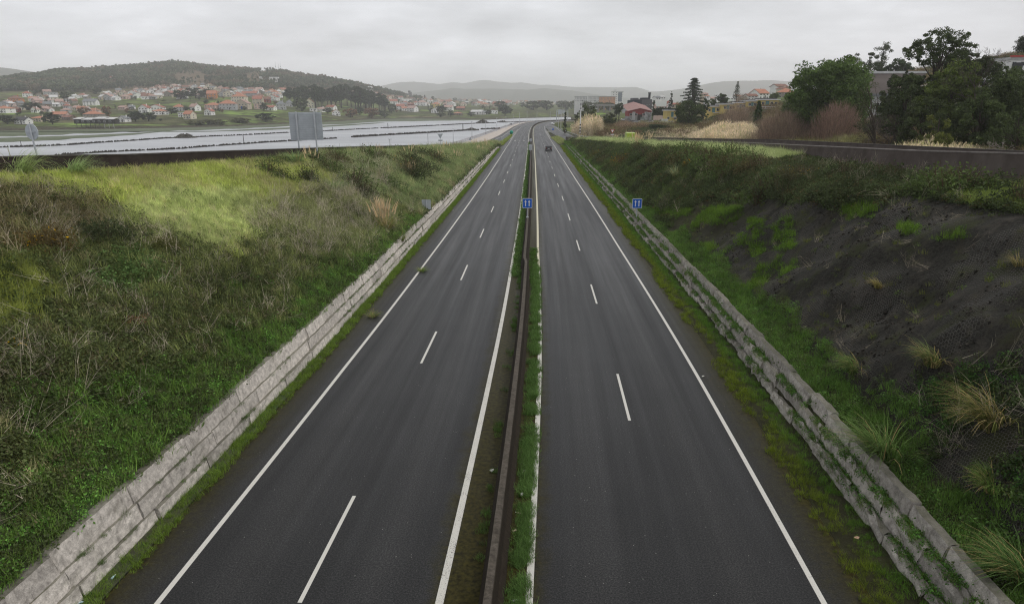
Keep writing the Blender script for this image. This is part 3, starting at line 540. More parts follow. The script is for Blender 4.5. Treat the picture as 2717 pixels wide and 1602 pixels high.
f = MB(); f.disc((0, .082, zz), (0, 1, 0), .37, 28, .006).build('red_face', RED, p); MB().box(-.26, .26, .018, .048, zz - .05, zz + .05).build('bracket', STEEL, p)
t.rotation_euler = (0, R(-4), R(-14))
# small twin-panel back by the left wall
g0 = atY(1131, 73, 1.5); t, p, zz = back_sign('road_sign', 'small grey rectangular sign back in the tall grass by the left wall', 1131, 543, 73, .92, .98, 1.3, 'rect')
MB().box(-.03, .03, .02, .049, zz - .47, zz + .5).build('rail', STEEL, p)
# big ribbed direction sign seen from behind
Yb = 80; zt_, zb_ = zfor(298, Yb), zfor(372, Yb); cb = atY(812, Yb, (zt_ + zb_) / 2); wB = 86 * (Yb * CT + (H - zt_) * ST) / F; t = thing('direction_sign', 'large ribbed grey back of a direction sign on two posts above the left parapet', 'road sign', (cb[0], cb[1], ZL(80) - 1.3), R(4))
z0 = ZL(80) - 1.3; mb = MB(); n = 15; hh = (zt_ - zb_) / n
for k in range(n):
    a = zb_ - z0 + k * hh; mb.box(-wB / 2, wB / 2, .03, .05, a, a + hh - .004); mb.box(-wB / 2, wB / 2, -.02, .03, a, a + .03); mb.box(-wB / 2, wB / 2, -.02, -.012, a + .031, a + hh * .42)
mb.build('ribbed_panel', GREYB, t)
for x in (-.27, .28): MB().box(x * wB - .07, x * wB + .07, -.17, -.025, -.5, zt_ - z0 + .06).build('post', STEEL, t)
# other small signs further on
t, p, zz = back_sign('yield_sign', 'grey back of an inverted triangle sign with a plate below it, over the left parapet', 1168, 362, 150, 1.2, 1.0, zsL(150), 'inv'); MB().box(-.45, .45, .05, .075, zz - .95, zz - .68).build('plate', GREYB, t)
back_sign('warning_sign', 'grey back of a triangular warning sign beside the pale promenade', 1248, 368, 222, 1.05, .95, .2, 'tri')
back_sign('round_sign', 'grey back of a small round sign on the left slip road gore', 1332.5, 367, 255, .85, .85, .1, 'round')
back_sign('road_sign', 'grey sign back on two posts at the end of the left parapet', 1304, 385.5, 210, 1.15, 1.7, .2, 'rect', posts=2)
back_sign('road_sign', 'tall grey sign back on the median barrier far ahead', 1407.5, 391, 192, .95, 1.45, .85, 'rect')
back_sign('round_sign', 'grey back of a round sign on the median beyond the tall sign back', 1408.5, 371.5, 235, .9, .9, .85, 'round')
# yield sign facing us
Yy = 190; c = atY(1625, Yy, zfor(349, Yy)); t = thing('yield_sign', 'white inverted triangle sign with red border above the right slip road', 'road sign', (c[0], c[1], zsR(190) - .3)); zz = c[2] - zsR(190) + .3
MB().tube([(0, .05, 0), (0, .05, zz + .3)], .05, 8).build('post', STEEL, t); p = plate(MB(), np.array([(-.62, 0, zz + .5), (.62, 0, zz + .5), (0, 0, zz - .58)]), .02).build('red_border', RED, t)
plate(MB(), np.array([(-.40, -.006, zz + .38), (.40, -.006, zz + .38), (0, -.006, zz - .32)]), .005).build('white_field', WHITE, p); MB().box(-.45, .45, 0, .02, zz - .86, zz - .66).build('plate', WHITE, t)
# blue arrow roundel on the right gore, green marker on the left gore
g0 = gnd(1467, 352, .05); t = thing('round_sign', 'blue round sign with a white arrow at the tip of the right gore', 'road sign', (g0[0], g0[1], .05)); MB().tube([(0, .04, 0), (0, .04, 1.8)], .05, 8).build('post', STEEL, t); p = MB().disc((0, 0, 1.55), (0, 1, 0), .52, 20, .03).build('panel', BLUE, t)
mb = MB(); plate(mb, np.array([(-.07, -.022, 1.2), (.07, -.022, 1.2), (.07, -.022, 1.6), (-.07, -.022, 1.6)]), .005); plate(mb, np.array([(-.22, -.022, 1.6), (.22, -.022, 1.6), (0, -.022, 1.95)]), .005); mb.build('arrow', WHITE, p)
g0 = gnd(1357, 358.5, .05); t = thing('gore_marker', 'turquoise green round divergence marker on the hatched left gore', 'marker', (g0[0], g0[1], .02)); GREEN = mat('marker_green', (.006, .26, .18), (.005, .22, .15), 2, .4)
s_ = MB(); th_ = np.linspace(-math.pi / 2, math.pi / 2, 9)
s_.tube([(0, 0, 1.15 + .85 * math.sin(a)) for a in th_], [max(.85 * math.cos(a), .02) for a in th_], 16).build('green_dome', GREEN, t, smooth=True); MB().tube([(0, 0, 0), (0, 0, .4)], .6, 12).build('base', WHITE, t)
# promenade lamp posts
LAMP = mat('lamp_post_white', (.52, .53, .55), (.44, .45, .47), 2, .5)
def lamp_post(h_, name='lamp_post'):
    t = thing(name, '-', 'lamp post', (0, 0, 0)); MB().tube([(0, 0, 0), (0, 0, h_ * .5), (0, 0, h_)], [.13, .10, .08], 8).build('pole', LAMP, t); MB().tube([(0, 0, 0), (0, 0, .5)], .19, 8).build('base', LAMP, t)
    MB().box(-.3, .45, -.14, .14, h_, h_ + .12).build('lantern', LAMP, t); return t
base_lp = lamp_post(1.0)
lamps = [(1037.5, 150, 370.5, 'standing alone left of the inverted triangle sign'), (1136.8, 190, 354.5, 'left of the inverted triangle sign plate'), (1203, 235, 343, 'where the promenade meets the parapet'), (1252.5, 285, 323, 'rising behind the grey triangular sign'),
         (1289.2, 322, 318.6, 'beside the rock mound end of the reef'), (1318.5, 362, 313.8, 'between the two reef ends'), (1342.6, 405, 309.5, 'just left of the two walkers'), (1361.6, 452, 303.8, 'just right of the two walkers'), (1378.6, 500, 299, 'second beyond the walkers'),
         (1398.3, 556, 296.5, 'third beyond the walkers'), (1424.6, 596, 297.6, 'at the start of the bend'), (1459.6, 650, 296.7, 'on the bend, before the gantry')]
for i, (px, zc, pt, w_) in enumerate(lamps):
    Y = (zc - 3) / CT; top = max(zfor(pt, Y), 4.5); P = atY(px, Y, .2); o = base_lp if i == 0 else dup(base_lp, P); o.location = P; o.scale = (1, 1, top - .2); o['label'] = 'slim white lamp post on the promenade, ' + w_; o['group'] = 'promenade lamp posts'
    for ch in o.children:                                     # keep base and lantern thickness when stretched
        if ch.name.startswith('base'): ch.scale = (1, 1, 1 / (top - .2))
        if ch.name.startswith('lantern'): ch.scale = (1, 1, 1 / (top - .2)); ch.location = (0, 0, 1 - 1 / (top - .2))
# lamps along the right slip road and roadside
for px, zb, zc, pt, lab in ((1500, .4, 330, 297, 'curved grey street lamp at the left edge of the dry reeds'), (1488, .3, 372, 291, 'tall straight grey pole left of the curved street lamp'), (1482, .2, 430, 288, 'thin grey pole nearest the sign gantry')):
    Y = (zc - 3) / CT; P = atY(px, Y, zb); top = zfor(pt, Y); t = thing('street_lamp', lab, 'street lamp', P); L = top - zb; mb = MB().tube([(0, 0, 0), (0, 0, L * .92)], [.12, .08], 8); mb.build('pole', LAMP, t)
    if 'curved' in lab: MB().tube([(0, 0, L * .92), (-.2, 0, L * .98), (-.8, 0, L), (-1.5, 0, L)], .06, 6).build('arm', LAMP, t); MB().box(-2.0, -1.4, -.13, .13, L - .05, L + .07).build('lantern', LAMP, t)
    else: MB().box(-.12, .5, -.1, .1, L * .92, L * .92 + .12).build('lantern', LAMP, t)
# striped mast at the reeds
Ym = 275; P = atY(1538.5, Ym, .8); zt_ = zfor(274, Ym); L = zt_ - .8; t = thing('striped_mast', 'tall white mast with a stack of white louvres, rising out of the dry reeds', 'mast', P)
MB().tube([(0, 0, 0), (0, 0, L - 2.2)], [.22, .19], 10).build('pole', WHITE, t); BLK = mat('mast_dark_band', (.03, .03, .035), (.02, .02, .022), 3, .6)
for k in range(5): MB().tube([(0, 0, L - 2.3 + .45 * k), (0, 0, L - 2.05 + .45 * k)], .5, 14).build('louvre', WHITE, t)
MB().tube([(0, 0, L - 2.3), (0, 0, L)], .3, 10).build('louvre_core', BLK, t)
for k in range(4): MB().tube([(0, 0, 1.2 + 1.1 * k), (0, 0, 1.7 + 1.1 * k)], .24, 10).build('dark_band', BLK, t)
# sign gantry on the bend
Yg = 690; P = atY(1476.5, Yg, .2); t = thing('sign_gantry', 'pale lattice sign gantry over the bend in the road', 'gantry', P); sc = Yg * CT / F; MB().box(-.35, .35, -.3, .3, 0, 9.6).build('column', STEEL, t); W = 30 * sc; mb = MB()
for z in (8.2, 9.5): mb.box(-.4, W, -.35, .35, z, z + .2)
for k in range(11): x = k * W / 11; mb.tube([(x, -.3, 8.3), (x + W / 22, -.3, 9.6), (x + W / 11, -.3, 8.3)], .08, 4)
mb.build('truss', LAMP, t); MB().box(1.2, W * .45, -.5, -.42, 6.0, 9.9).build('sign_panel', GREYB, t); MB().box(W * .5, W * .72, -.5, -.42, 6.6, 9.9).build('sign_panel', GREYB, t); MB().box(W - .3, W + .3, -.3, .3, 0, 9.6).build('column', STEEL, t)
# promenade railing
s = np.arange(150., 640, 3); A = su(s, uProm(s) + .15, .2); mb = MB(); RUST = mat('rusty_railing', (.14, .07, .055), (.09, .05, .04), 2, .7); t = thing('railing', 'low rust brown railing along the water edge of the promenade', 'railing', (0, 0, 0))
for z in (.45, .8, 1.1): mb.tube(A + [0, 0, z - .0], .035, 4)
mb.build('rails', RUST, t); mb = MB(); [mb.box(p[0] - .04, p[0] + .04, p[1] - .04, p[1] + .04, p[2], p[2] + 1.12) for p in A]; o = mb.build('baluster', RUST, t); o['kind'] = 'stuff'
# crash barrier on the outer side of the right slip road, curving with it
s = np.r_[np.arange(236., 420, 4)]; A = su(s, uRout(s) + .25, zsR(s)); t = thing('crash_barrier', 'low grey crash barrier along the outer edge of the right slip road before the reeds', 'crash barrier', (0, 0, 0)); mb = MB()
for z0_, z1_, off in ((.45, .6, 0), (.6, .75, 0)): q0 = A + [0, 0, z0_]; q1 = A + [-.08, 0, (z0_ + z1_) / 2]; q2 = A + [0, 0, z1_]; mb.quads(np.stack([q0[:-1], q0[1:], q1[1:], q1[:-1]], 1)).quads(np.stack([q1[:-1], q1[1:], q2[1:], q2[:-1]], 1))
mb.build('rail', STEEL, t); [MB().box(p[0] + .01, p[0] + .1, p[1] - .05, p[1] + .05, p[2] - .1, p[2] + .7).build('post', STEEL, t) for p in A]
# ================================================================== REEFS AND POLES IN THE WATER
REEF = mat('weedy_reef_rock', (.018, .016, .014), (.045, .04, .033), .8, .9, .5, .2)
def reef(label, pts, wd=1.25, ht=.6, mound=None):
    rg = np.random.default_rng(len(label)); G = [gnd(x, y, -2.2) for x, y in pts]; d = np.r_[0, np.cumsum([np.linalg.norm(b - a) for a, b in zip(G[:-1], G[1:])])]; G = np.array(G); mb = MB(); n = int(d[-1] / .3)
    c0 = G.mean(0); t = tag(bpy.data.objects.new('reef', None), label, 'reef', 'rock reefs in the estuary')
    for k in range(n):
        x = rg.uniform(0, d[-1]); p = np.array([itp(x, d, G[:, i]) for i in range(3)]); sz = rg.uniform(.35, 1.) * wd * .5; hh = ht * rg.uniform(.45, 1.15); off = rg.normal(0, wd * .28, 2)
        v = np.array([[math.cos(a) * sz * rg.uniform(.7, 1.2), math.sin(a) * sz * rg.uniform(.7, 1.2), 0] for a in np.arange(6) * math.pi / 3]); b = p + [*off, -.5]; top = p + [*off, hh]; r0 = b + v * 1.15; r1 = p + [*off, hh * .55] + v * .95; r2 = top + v * .45; j = np.roll(np.arange(6), -1)
        for A_, B_ in ((r0, r1), (r1, r2)): mb.quads(np.stack([A_, A_[j], B_[j], B_], 1))
        mb.quads([[r2[0], r2[1], r2[2], r2[3]], [r2[0], r2[3], r2[4], r2[5]]])
    o = mb.build('reef', REEF); return tag(o, label, 'reef', 'rock reefs in the estuary')
reef('long far line of dark reef rocks crossing behind the round sign and billboard', [(-300, 410), (0, 392), (100, 389), (180, 385.5), (250, 380), (350, 374), (440, 367.5), (480, 366.5), (550, 363), (640, 359.5), (770, 352.5), (860, 348.5), (950, 343.5), (1004, 341)])
reef('far reef line right of the thin gap, running to the small rock mound', [(1012, 340.5), (1060, 338.7), (1120, 335.7), (1229, 330), (1271, 328), (1313, 327)], 1.8, .7)
reef('far reef line beyond the mound, fading out along the promenade', [(1325, 325.3), (1345, 325), (1372, 324), (1400, 323.3), (1440, 321.6), (1475, 320)], 2.2, .7)
reef('near line of dark reef rocks just above the left parapet, ending behind the billboard', [(150, 413), (188, 410.5), (260, 405.5), (340, 401.5), (400, 399), (470, 396), (500, 393.5), (569, 388), (637, 383.5), (706, 378.5), (775, 374.5), (840, 370.5), (894, 367.8)])
reef('near reef line between the billboard and the small inverted triangle sign', [(936, 364.6), (990, 361.5), (1050, 357.9), (1063, 357.2), (1120, 354), (1176, 350.8), (1233, 347), (1266, 346.2)], 2.0, .85)
reef('short reef piece reaching the promenade by the fourth lamp post', [(1281, 344), (1290, 343.2), (1310, 342.6), (1326, 342)], 2.2, .85)
def mound(label, px, py, w, h_, seed):
    rg = np.random.default_rng(seed); g = gnd(px, py, -2.2); mb = MB(); n = 90
    for k in range(n):
        a = rg.uniform(0, 6.283); r = math.sqrt(rg.random()); z = h_ * (1 - r) ** .9; c = g + [w * r * math.cos(a), w * .7 * r * math.sin(a), z - .3]; s = rg.uniform(.35, .7)
        M = Matrix.Translation(c) @ Euler(rg.uniform(0, 3, 3)).to_matrix().to_4x4(); mb.box(-s, s, -s * .8, s * .8, -s * .6, s * .6, M=M)
    return tag(mb.build('rock_mound', mat('mound_stone', (.10, .095, .08), (.05, .045, .035), 1.2, .95)), label, 'rock mound', 'rock mounds')
mound('grey rock mound on the far reef line, right of the round sign', 492, 366, 5.2, 2.3, 3); mound('grey rock mound at the end of the far reef, by the promenade', 1281, 327.3, 7.0, 3.6, 5); mound('low dark rock heap at the end of the near reef, behind the lamp post', 1251, 346.5, 4., 1.6, 8); mound('low dark heap at the start of the farthest reef piece', 1333, 325.2, 6.0, 2.0, 9)
DW = mat('dark_timber', (.05, .045, .04), (.03, .027, .025), 3, .9); PW = mat('pale_pole', (.5, .5, .48), (.4, .4, .38), 3, .7)
for px, pb, pt, m, r, lab in ((57, 388, 375, DW, .09, 'short grey pole on the far reef, left of the round sign'), (647.5, 381.5, 360, DW, .12, 'dark pole on the near reef, left of the billboard'), (883, 347, 338, DW, .12, 'short pole on the far reef, right of the billboard'),
                              (1029.7, 342, 327.5, DW, .17, 'dark pole at the gap in the far reef'), (1131, 336, 330.5, DW, .12, 'smallest dark pole on the far reef, left of the mound'), (1228.5, 347.2, 329, DW, .22, 'thick dark pole on the near reef by the fourth lamp post')):
    g = gnd(px, pb, -2.2); zt_ = zfor(pt, g[1]); t = thing('water_pole', lab, 'pole', (g[0], g[1], -2.6), 0, 'poles in the estuary'); MB().tube([(0, 0, 0), (0, 0, zt_ + 2.6)], r, 7).build('shaft', m, t); MB().tube([(0, 0, zt_ + 2.6), (0, 0, zt_ + 2.75)], r * 1.25, 7).build('cap', m, t)
# ================================================================== VEHICLES
def carpaint(name, c): return mat(name, c, tuple(x * .93 for x in c), 1, .3, spec=.6)
TYRE = mat('tyre_rubber', (.015, .015, .016), (.01, .01, .01), 5, .8); RIM = mat('alloy', (.35, .35, .36), (.3, .3, .3), 5, .35, metal=.6); TAIL = mat('tail_lamp', (.32, .01, .01), (.25, .01, .01), 5, .3); HEAD = mat('head_lamp', (.6, .6, .6), (.5, .5, .5), 5, .2); PLATE = mat('number_plate', (.7, .7, .68), (.65, .65, .62), 5, .5); TRIM = mat('black_trim', (.018, .018, .02), (.012, .012, .013), 4, .6)
def car(label, paint, loc, rz, kind='car', group=None, L=4.3, W=1.76, Hh=1.46):
    """x = across, +y = forward"""
    t = thing('van' if kind == 'van' else 'parked_car' if group else 'car', label, 'van' if kind == 'van' else 'car', loc, rz, group); mb = MB()
    if kind == 'van': st = [(-.5, .42, .95, .96), (-.47, .30, 1.15, 1.), (-.2, .26, 1.18, 1.), (.2, .26, 1.18, 1.), (.30, .28, 1.12, 1.), (.44, .32, .98, .97), (.5, .42, .85, .9)]; Hh = 2.15 if Hh < 2 else Hh; W = 1.95; cab = [(-.485, .93, .93), (-.47, .985, .95), (0, 1., .95), (.22, 1., .94), (.30, .97, .92), (.43, .55, .95)]
    else: st = [(-.5, .45, .80, .90), (-.47, .30, .98, .97), (-.3, .24, 1.0, 1.), (0, .24, .97, 1.), (.22, .24, .96, 1.), (.38, .27, .86, .98), (.47, .32, .74, .93), (.5, .42, .62, .84)]; cab = [(-.46, .70, .90), (-.36, .97, .80), (-.1, 1., .80), (.06, .98, .80), (.24, .66, .90)]
    rows = []
    for f, zb, zt, ws in st:
        y = f * L; w = W / 2 * ws; z0 = zb; z1 = zt if kind != 'van' else zt
        rows.append([(-w * .86, y, z0), (-w, y, z0 + .12), (-w, y, z1 - .16), (-w * .93, y, z1), (w * .93, y, z1), (w, y, z1 - .16), (w, y, z0 + .12), (w * .86, y, z0)])
    rows = np.array(rows); j = np.roll(np.arange(8), -1); mb.quads(np.stack([rows[:-1], rows[:-1][:, j], rows[1:][:, j], rows[1:]], 2).reshape(-1, 4, 3))
    for r in (rows[0], rows[-1]): mb.quads([[r[0], r[1], r[6], r[7]], [r[1], r[2], r[5], r[6]], [r[2], r[3], r[4], r[5]]])
    # cabin shell: roof and pillars painted, glass set slightly proud as its own part
    zb = (1.0 if kind == 'van' else .93); rc = [];
    for f, hf, ws in cab: y = f * L; rc.append([(-W / 2 * .95, y, zb), (-W / 2 * ws, y, zb + (Hh - zb) * (hf - .55) / .45 if hf < .9 else Hh * hf - .03), (W / 2 * ws, y, zb + (Hh - zb) * (hf - .55) / .45 if hf < .9 else Hh * hf - .03), (W / 2 * .95, y, zb)])
    rc = np.array(rc); mb.quads(np.stack([rc[:-1, 0], rc[1:, 0], rc[1:, 1], rc[:-1, 1]], 1)).quads(np.stack([rc[:-1, 1], rc[1:, 1], rc[1:, 2], rc[:-1, 2]], 1)).quads(np.stack([rc[:-1, 2], rc[1:, 2], rc[1:, 3], rc[:-1, 3]], 1)); mb.quads([rc[0], rc[-1]])
    mb.build('body', paint, t)
    def inset(q, k=.86, d=.012):
        q = np.array(q, float); c = q.mean(0); n = nz(np.cross(q[1] - q[0], q[3] - q[0])); o = c - np.array([0, 0, .9]); n = n * (1 if np.dot(n, o) > 0 else -1); return c + (q - c) * k + n * d
    glass = MB()
    n_ = len(rc); glass.quads([inset([rc[0, 0], rc[0, 3], rc[1, 2], rc[1, 1]])]); glass.build('rear_window', GLASS, t)
    glass = MB().quads([inset([rc[-2, 1], rc[-2, 2], rc[-1, 3] * [1, 1, 1] + [0, 0, .03], rc[-1, 0] + [0, 0, .03]])]); glass.build('windscreen', GLASS, t)
    for a in (0, 2):
        g = MB()
        for i in range(1, n_ - 1):
            lo = 0 if a == 0 else 3; hi = 1 if a == 0 else 2
            if kind == 'van' and i < 3: continue
            b0, b1_ = rc[i, lo] + [0, 0, .05], rc[i + 1, lo] + [0, 0, .05]; g.quads([inset([b0, b1_, rc[i + 1, hi], rc[i, hi]], .84)])
        g.build('side_window', GLASS, t)
    for sx in (-1, 1):
        for fy in (-.31, .31):
            w = MB().tube([(sx * (W / 2 - .2), fy * L, .31), (sx * (W / 2 + .005), fy * L, .31)], .31, 14).build('wheel', TYRE, t); MB().disc((sx * (W / 2 + .012), fy * L, .31), (1, 0, 0), .2, 10, .02).build('rim', RIM, w)
        MB().box(sx * W * .40 - .13, sx * W * .40 + .13, -L / 2 - .012, -L / 2 + .1, .66, .84).build('tail_lamp', TAIL, t); MB().box(sx * W * .34 - .16, sx * W * .34 + .16, L / 2 - .12, L / 2 + .012, .5, .62).build('headlight', HEAD, t)
        MB().box(sx * (W / 2 + .08) - .09, sx * (W / 2 + .08) + .09, .2 * L - .05, .2 * L + .05, .95, 1.08).build('mirror', TRIM, t)
    MB().box(-.27, .27, -L / 2 - .02, -L / 2 - .005, .52, .63).build('number_plate', PLATE, t); MB().box(-W * .44, W * .44, -L / 2 - .03, -L / 2 + .05, .32, .46).build('bumper', TRIM, t)
    return t
def heading(s): i = int(s) - int(AS[0]); return math.atan2(-_tg[i, 0], _tg[i, 1])
g = gnd(1456, 400.5, 0); sc_ = xy2su(g[0], g[1])[0][0]; car('black hatchback driving away in the right carriageway', carpaint('black_paint', (.012, .013, .016)), (g[0], g[1] + 1.5, .005), heading(sc_))
g = gnd(1466.7, 331.8, 0); car('white car far ahead entering the bend of the right slip road', carpaint('white_paint', (.6, .61, .62)), (g[0], g[1], .005), R(-20), L=4.4, Hh=1.6)
p = atY(1667, 160, 0); S_, U_ = xy2su(p[0], p[1]); car('lime yellow van on the right slip road behind the parapet', carpaint('lime_paint', (.36, .47, .04)), (p[0], p[1], float(zsR(S_[0])) + .01), heading(S_[0]), 'van', L=5.0, Hh=2.25)
CARS = [('white', (.6, .61, .62)), ('silver', (.36, .37, .39)), ('black', (.015, .016, .018)), ('grey', (.12, .125, .13)), ('dark blue', (.02, .035, .09)), ('red', (.25, .02, .02))]
cmats = {n: carpaint(n.replace(' ', '_') + '_car_paint', c) for n, c in CARS}
lot = [(1656, 320.5, 'white', 'leftmost of the cars along the pale bend of the side street'), (1666, 322, 'grey', 'next to the red shed corner, second along the pale bend'), (1678, 327.5, 'black', 'below the red shed, left of a silver one'), (1688, 328.5, 'silver', 'below the red shed doorway'), (1703, 329.5, 'grey', 'below the right end of the red shed'),
       (1722, 327.5, 'silver', 'where the pale kerb meets the hedge'), (1681, 317.8, 'white', 'parked against the red shed wall, left of its door'), (1692, 318.8, 'dark blue', 'parked against the red shed wall, right of its door'), (1760, 328, 'white', 'VAN, boxy, leftmost in the row behind the hedge'),
       (1776, 329.5, 'white', 'second in the row behind the hedge'), (1788, 331, 'white', 'third in the row behind the hedge'), (1800, 333, 'black', 'fourth in the row behind the hedge'), (1811, 334, 'dark blue', 'under the left edge of the round-topped conifer'), (1857, 334.5, 'white', 'estate right of the round-topped conifer'), (1878, 331.5, 'white', 'by the grey bank right of the round-topped conifer')]
protoc = {}
for px, py, c, w_ in lot:
    q = place(px, py); v = 'VAN' in w_; w_ = w_.replace('VAN, ', ''); k = (c, v); lab = f"{c} {'van' if v else 'car'} {w_}"
    if k not in protoc: protoc[k] = car(lab, cmats[c], q, R(68), 'van' if v else 'car', 'cars parked along the side street')
    else: dup(protoc[k], q, R(68 + hash(w_) % 1), lab)
# ================================================================== TWO WALKERS
def walker(px, py, label, c, dx):
    g = gnd(px, py, .16); me = bpy.data.meshes.new('person')
    J = [(0, 0, .95), (0, 0, 1.2), (0, .02, 1.42), (0, .03, 1.55), (0, .04, 1.66), (.1, 0, .9), (.13, .12, .5), (.13, .08, .06), (.13, .2, .03), (-.1, 0, .9), (-.12, -.02, .5), (-.12, -.22, .08), (-.12, -.12, .03), (.2, 0, 1.4), (.26, -.08, 1.12), (.25, .08, .9), (.25, .14, .8), (-.2, 0, 1.4), (-.26, .06, 1.12), (-.25, .16, .9), (-.25, .22, .82)]
    E = [(0, 1), (1, 2), (2, 3), (3, 4), (0, 5), (5, 6), (6, 7), (7, 8), (0, 9), (9, 10), (10, 11), (11, 12), (2, 13), (13, 14), (14, 15), (15, 16), (2, 17), (17, 18), (18, 19), (19, 20)]; Rr = [.16, .15, .15, .055, .1, .09, .06, .045, .04, .09, .06, .045, .04, .07, .05, .038, .03, .07, .05, .038, .03]
    me.from_pydata(J, E, []); o = bpy.data.objects.new('person', me); COL.objects.link(o); md = o.modifiers.new('skin', 'SKIN'); o.modifiers.new('sub', 'SUBSURF').levels = 1
    for v, r in zip(me.skin_vertices[0].data, Rr): v.radius = (r, r)
    me.skin_vertices[0].data[0].use_root = True; me.materials.append(c); o.location = (g[0] + dx, g[1], .16); tag(o, label, 'person', 'two walkers on the promenade')
    MB().tube([(0, .03, 1.64), (0, .02, 1.72), (0, .01, 1.79)], [.105, .115, .06], 10).build('hair', mat('dark_hair', (.02, .016, .013), (.015, .012, .01), 4, .8), o)
walker(1353.6, 334, 'person in dark clothes walking on the promenade, left of the pair', mat('dark_coat', (.02, .02, .024), (.03, .03, .034), 3, .9), 0); walker(1356.8, 333.8, 'person in a black coat walking on the promenade, right of the pair', mat('black_coat', (.012, .012, .013), (.02, .02, .02), 3, .9), .0)
# litter on the verges
for i, (px, py, c, lab, kind) in enumerate([(1391, 1252, (.6, .56, .5), 'crushed pale drink carton in the median weeds', 'carton'), (1383, 1315, (.65, .65, .6), 'white crumpled cup beside the median weeds', 'cup'), (1381, 1363, (.5, .42, .3), 'tan tube standing in the median gravel', 'bottle'), (1365, 1407, (.6, .5, .35), 'small beige wrapper in the median weeds', 'carton'), (1304, 1248, (.6, .58, .55), 'pale wrapper left of the median barrier', 'carton'),
                                            (1360, 1594, (.55, .55, .52), 'white crushed bottle at the bottom edge of the median weeds', 'bottle'), (296, 1536, (.45, .62, .66), 'pale blue plastic bottle under the left block wall', 'bottle'), (214, 1596, (.5, .66, .72), 'pale blue wrapper under the left block wall, nearest the camera', 'carton'), (1865, 998, (.7, .68, .62), 'white scrap on the right shoulder by the edge line', 'carton'), (2272, 1428, (.55, .35, .25), 'pinkish carton in the right verge grass', 'carton'), (1201, 559, (.6, .6, .6), 'white stone on the left shoulder below the small sign', 'cup')]):
    g = gnd(px, py, .03); mb = MB(); rz = i * 1.3
    t = thing('litter_' + kind, lab, 'litter', (g[0], g[1], .02), rz); t.scale = (.62,) * 3; m = mat('litter_film', c, tuple(x * .8 for x in c), 8, .6)
    if kind == 'carton': mb.box(-.1, .1, -.05, .05, 0, .05, M=Matrix.Rotation(.3, 4, 'X')).quads([[(-.1, .05, .05), (.1, .05, .06), (.08, .12, .1), (-.06, .13, .07)]]); mb.build('box', m, t); MB().box(-.03, .03, -.052, -.05, .01, .035).build('flap', WHITE, t)
    elif kind == 'cup': mb.tube([(0, 0, .05), (.13, 0, .07)], [.045, .06], 10).build('cup_body', m, t); MB().tube([(.13, 0, .07), (.14, 0, .07)], .066, 10).build('rim', WHITE, t)
    else: mb.tube([(0, 0, .04), (.16, 0, .04), (.2, 0, .04), (.25, 0, .04)], [.04, .042, .016, .016], 10).build('bottle_body', m, t); MB().tube([(.25, 0, .04), (.28, 0, .04)], .02, 8).build('cap', WHITE, t)
# ================================================================== BUILDINGS
def _win():
    mb = MB(); mb.box(-.5, .5, -.04, .02, -.5, .5, (.62, .62, .6), 0); mb.quads([[(-.42, -.045, -.42), (.42, -.045, -.42), (.42, -.045, .42), (-.42, -.045, .42)]], (1, 1, 1), 1); mb.box(-.03, .03, -.055, -.04, -.42, .42, (.62, .62, .6), 0)
    o = mb.build('window', [PAINT, GLASS], link=False); return o.data
WINME = _win()
def window(par, x, y, z, w, h_, rz=0):
    o = bpy.data.objects.new('window', WINME); COL.objects.link(o); o.parent = par; o.location = (x, y, z); o.scale = (w, 1, h_); o.rotation_euler = (0, 0, rz); return o
def colmat(base, kind, _c={}):
    k = (tuple(base), kind)
    if k not in _c:
        _c[k] = mat({'w': 'house_render', 'r': 'roof_tiles'}[kind], base, tuple(x * (.82 if kind == 'w' else .6) for x in base), .5 if kind == 'w' else .9, .92)
    return _c[k]
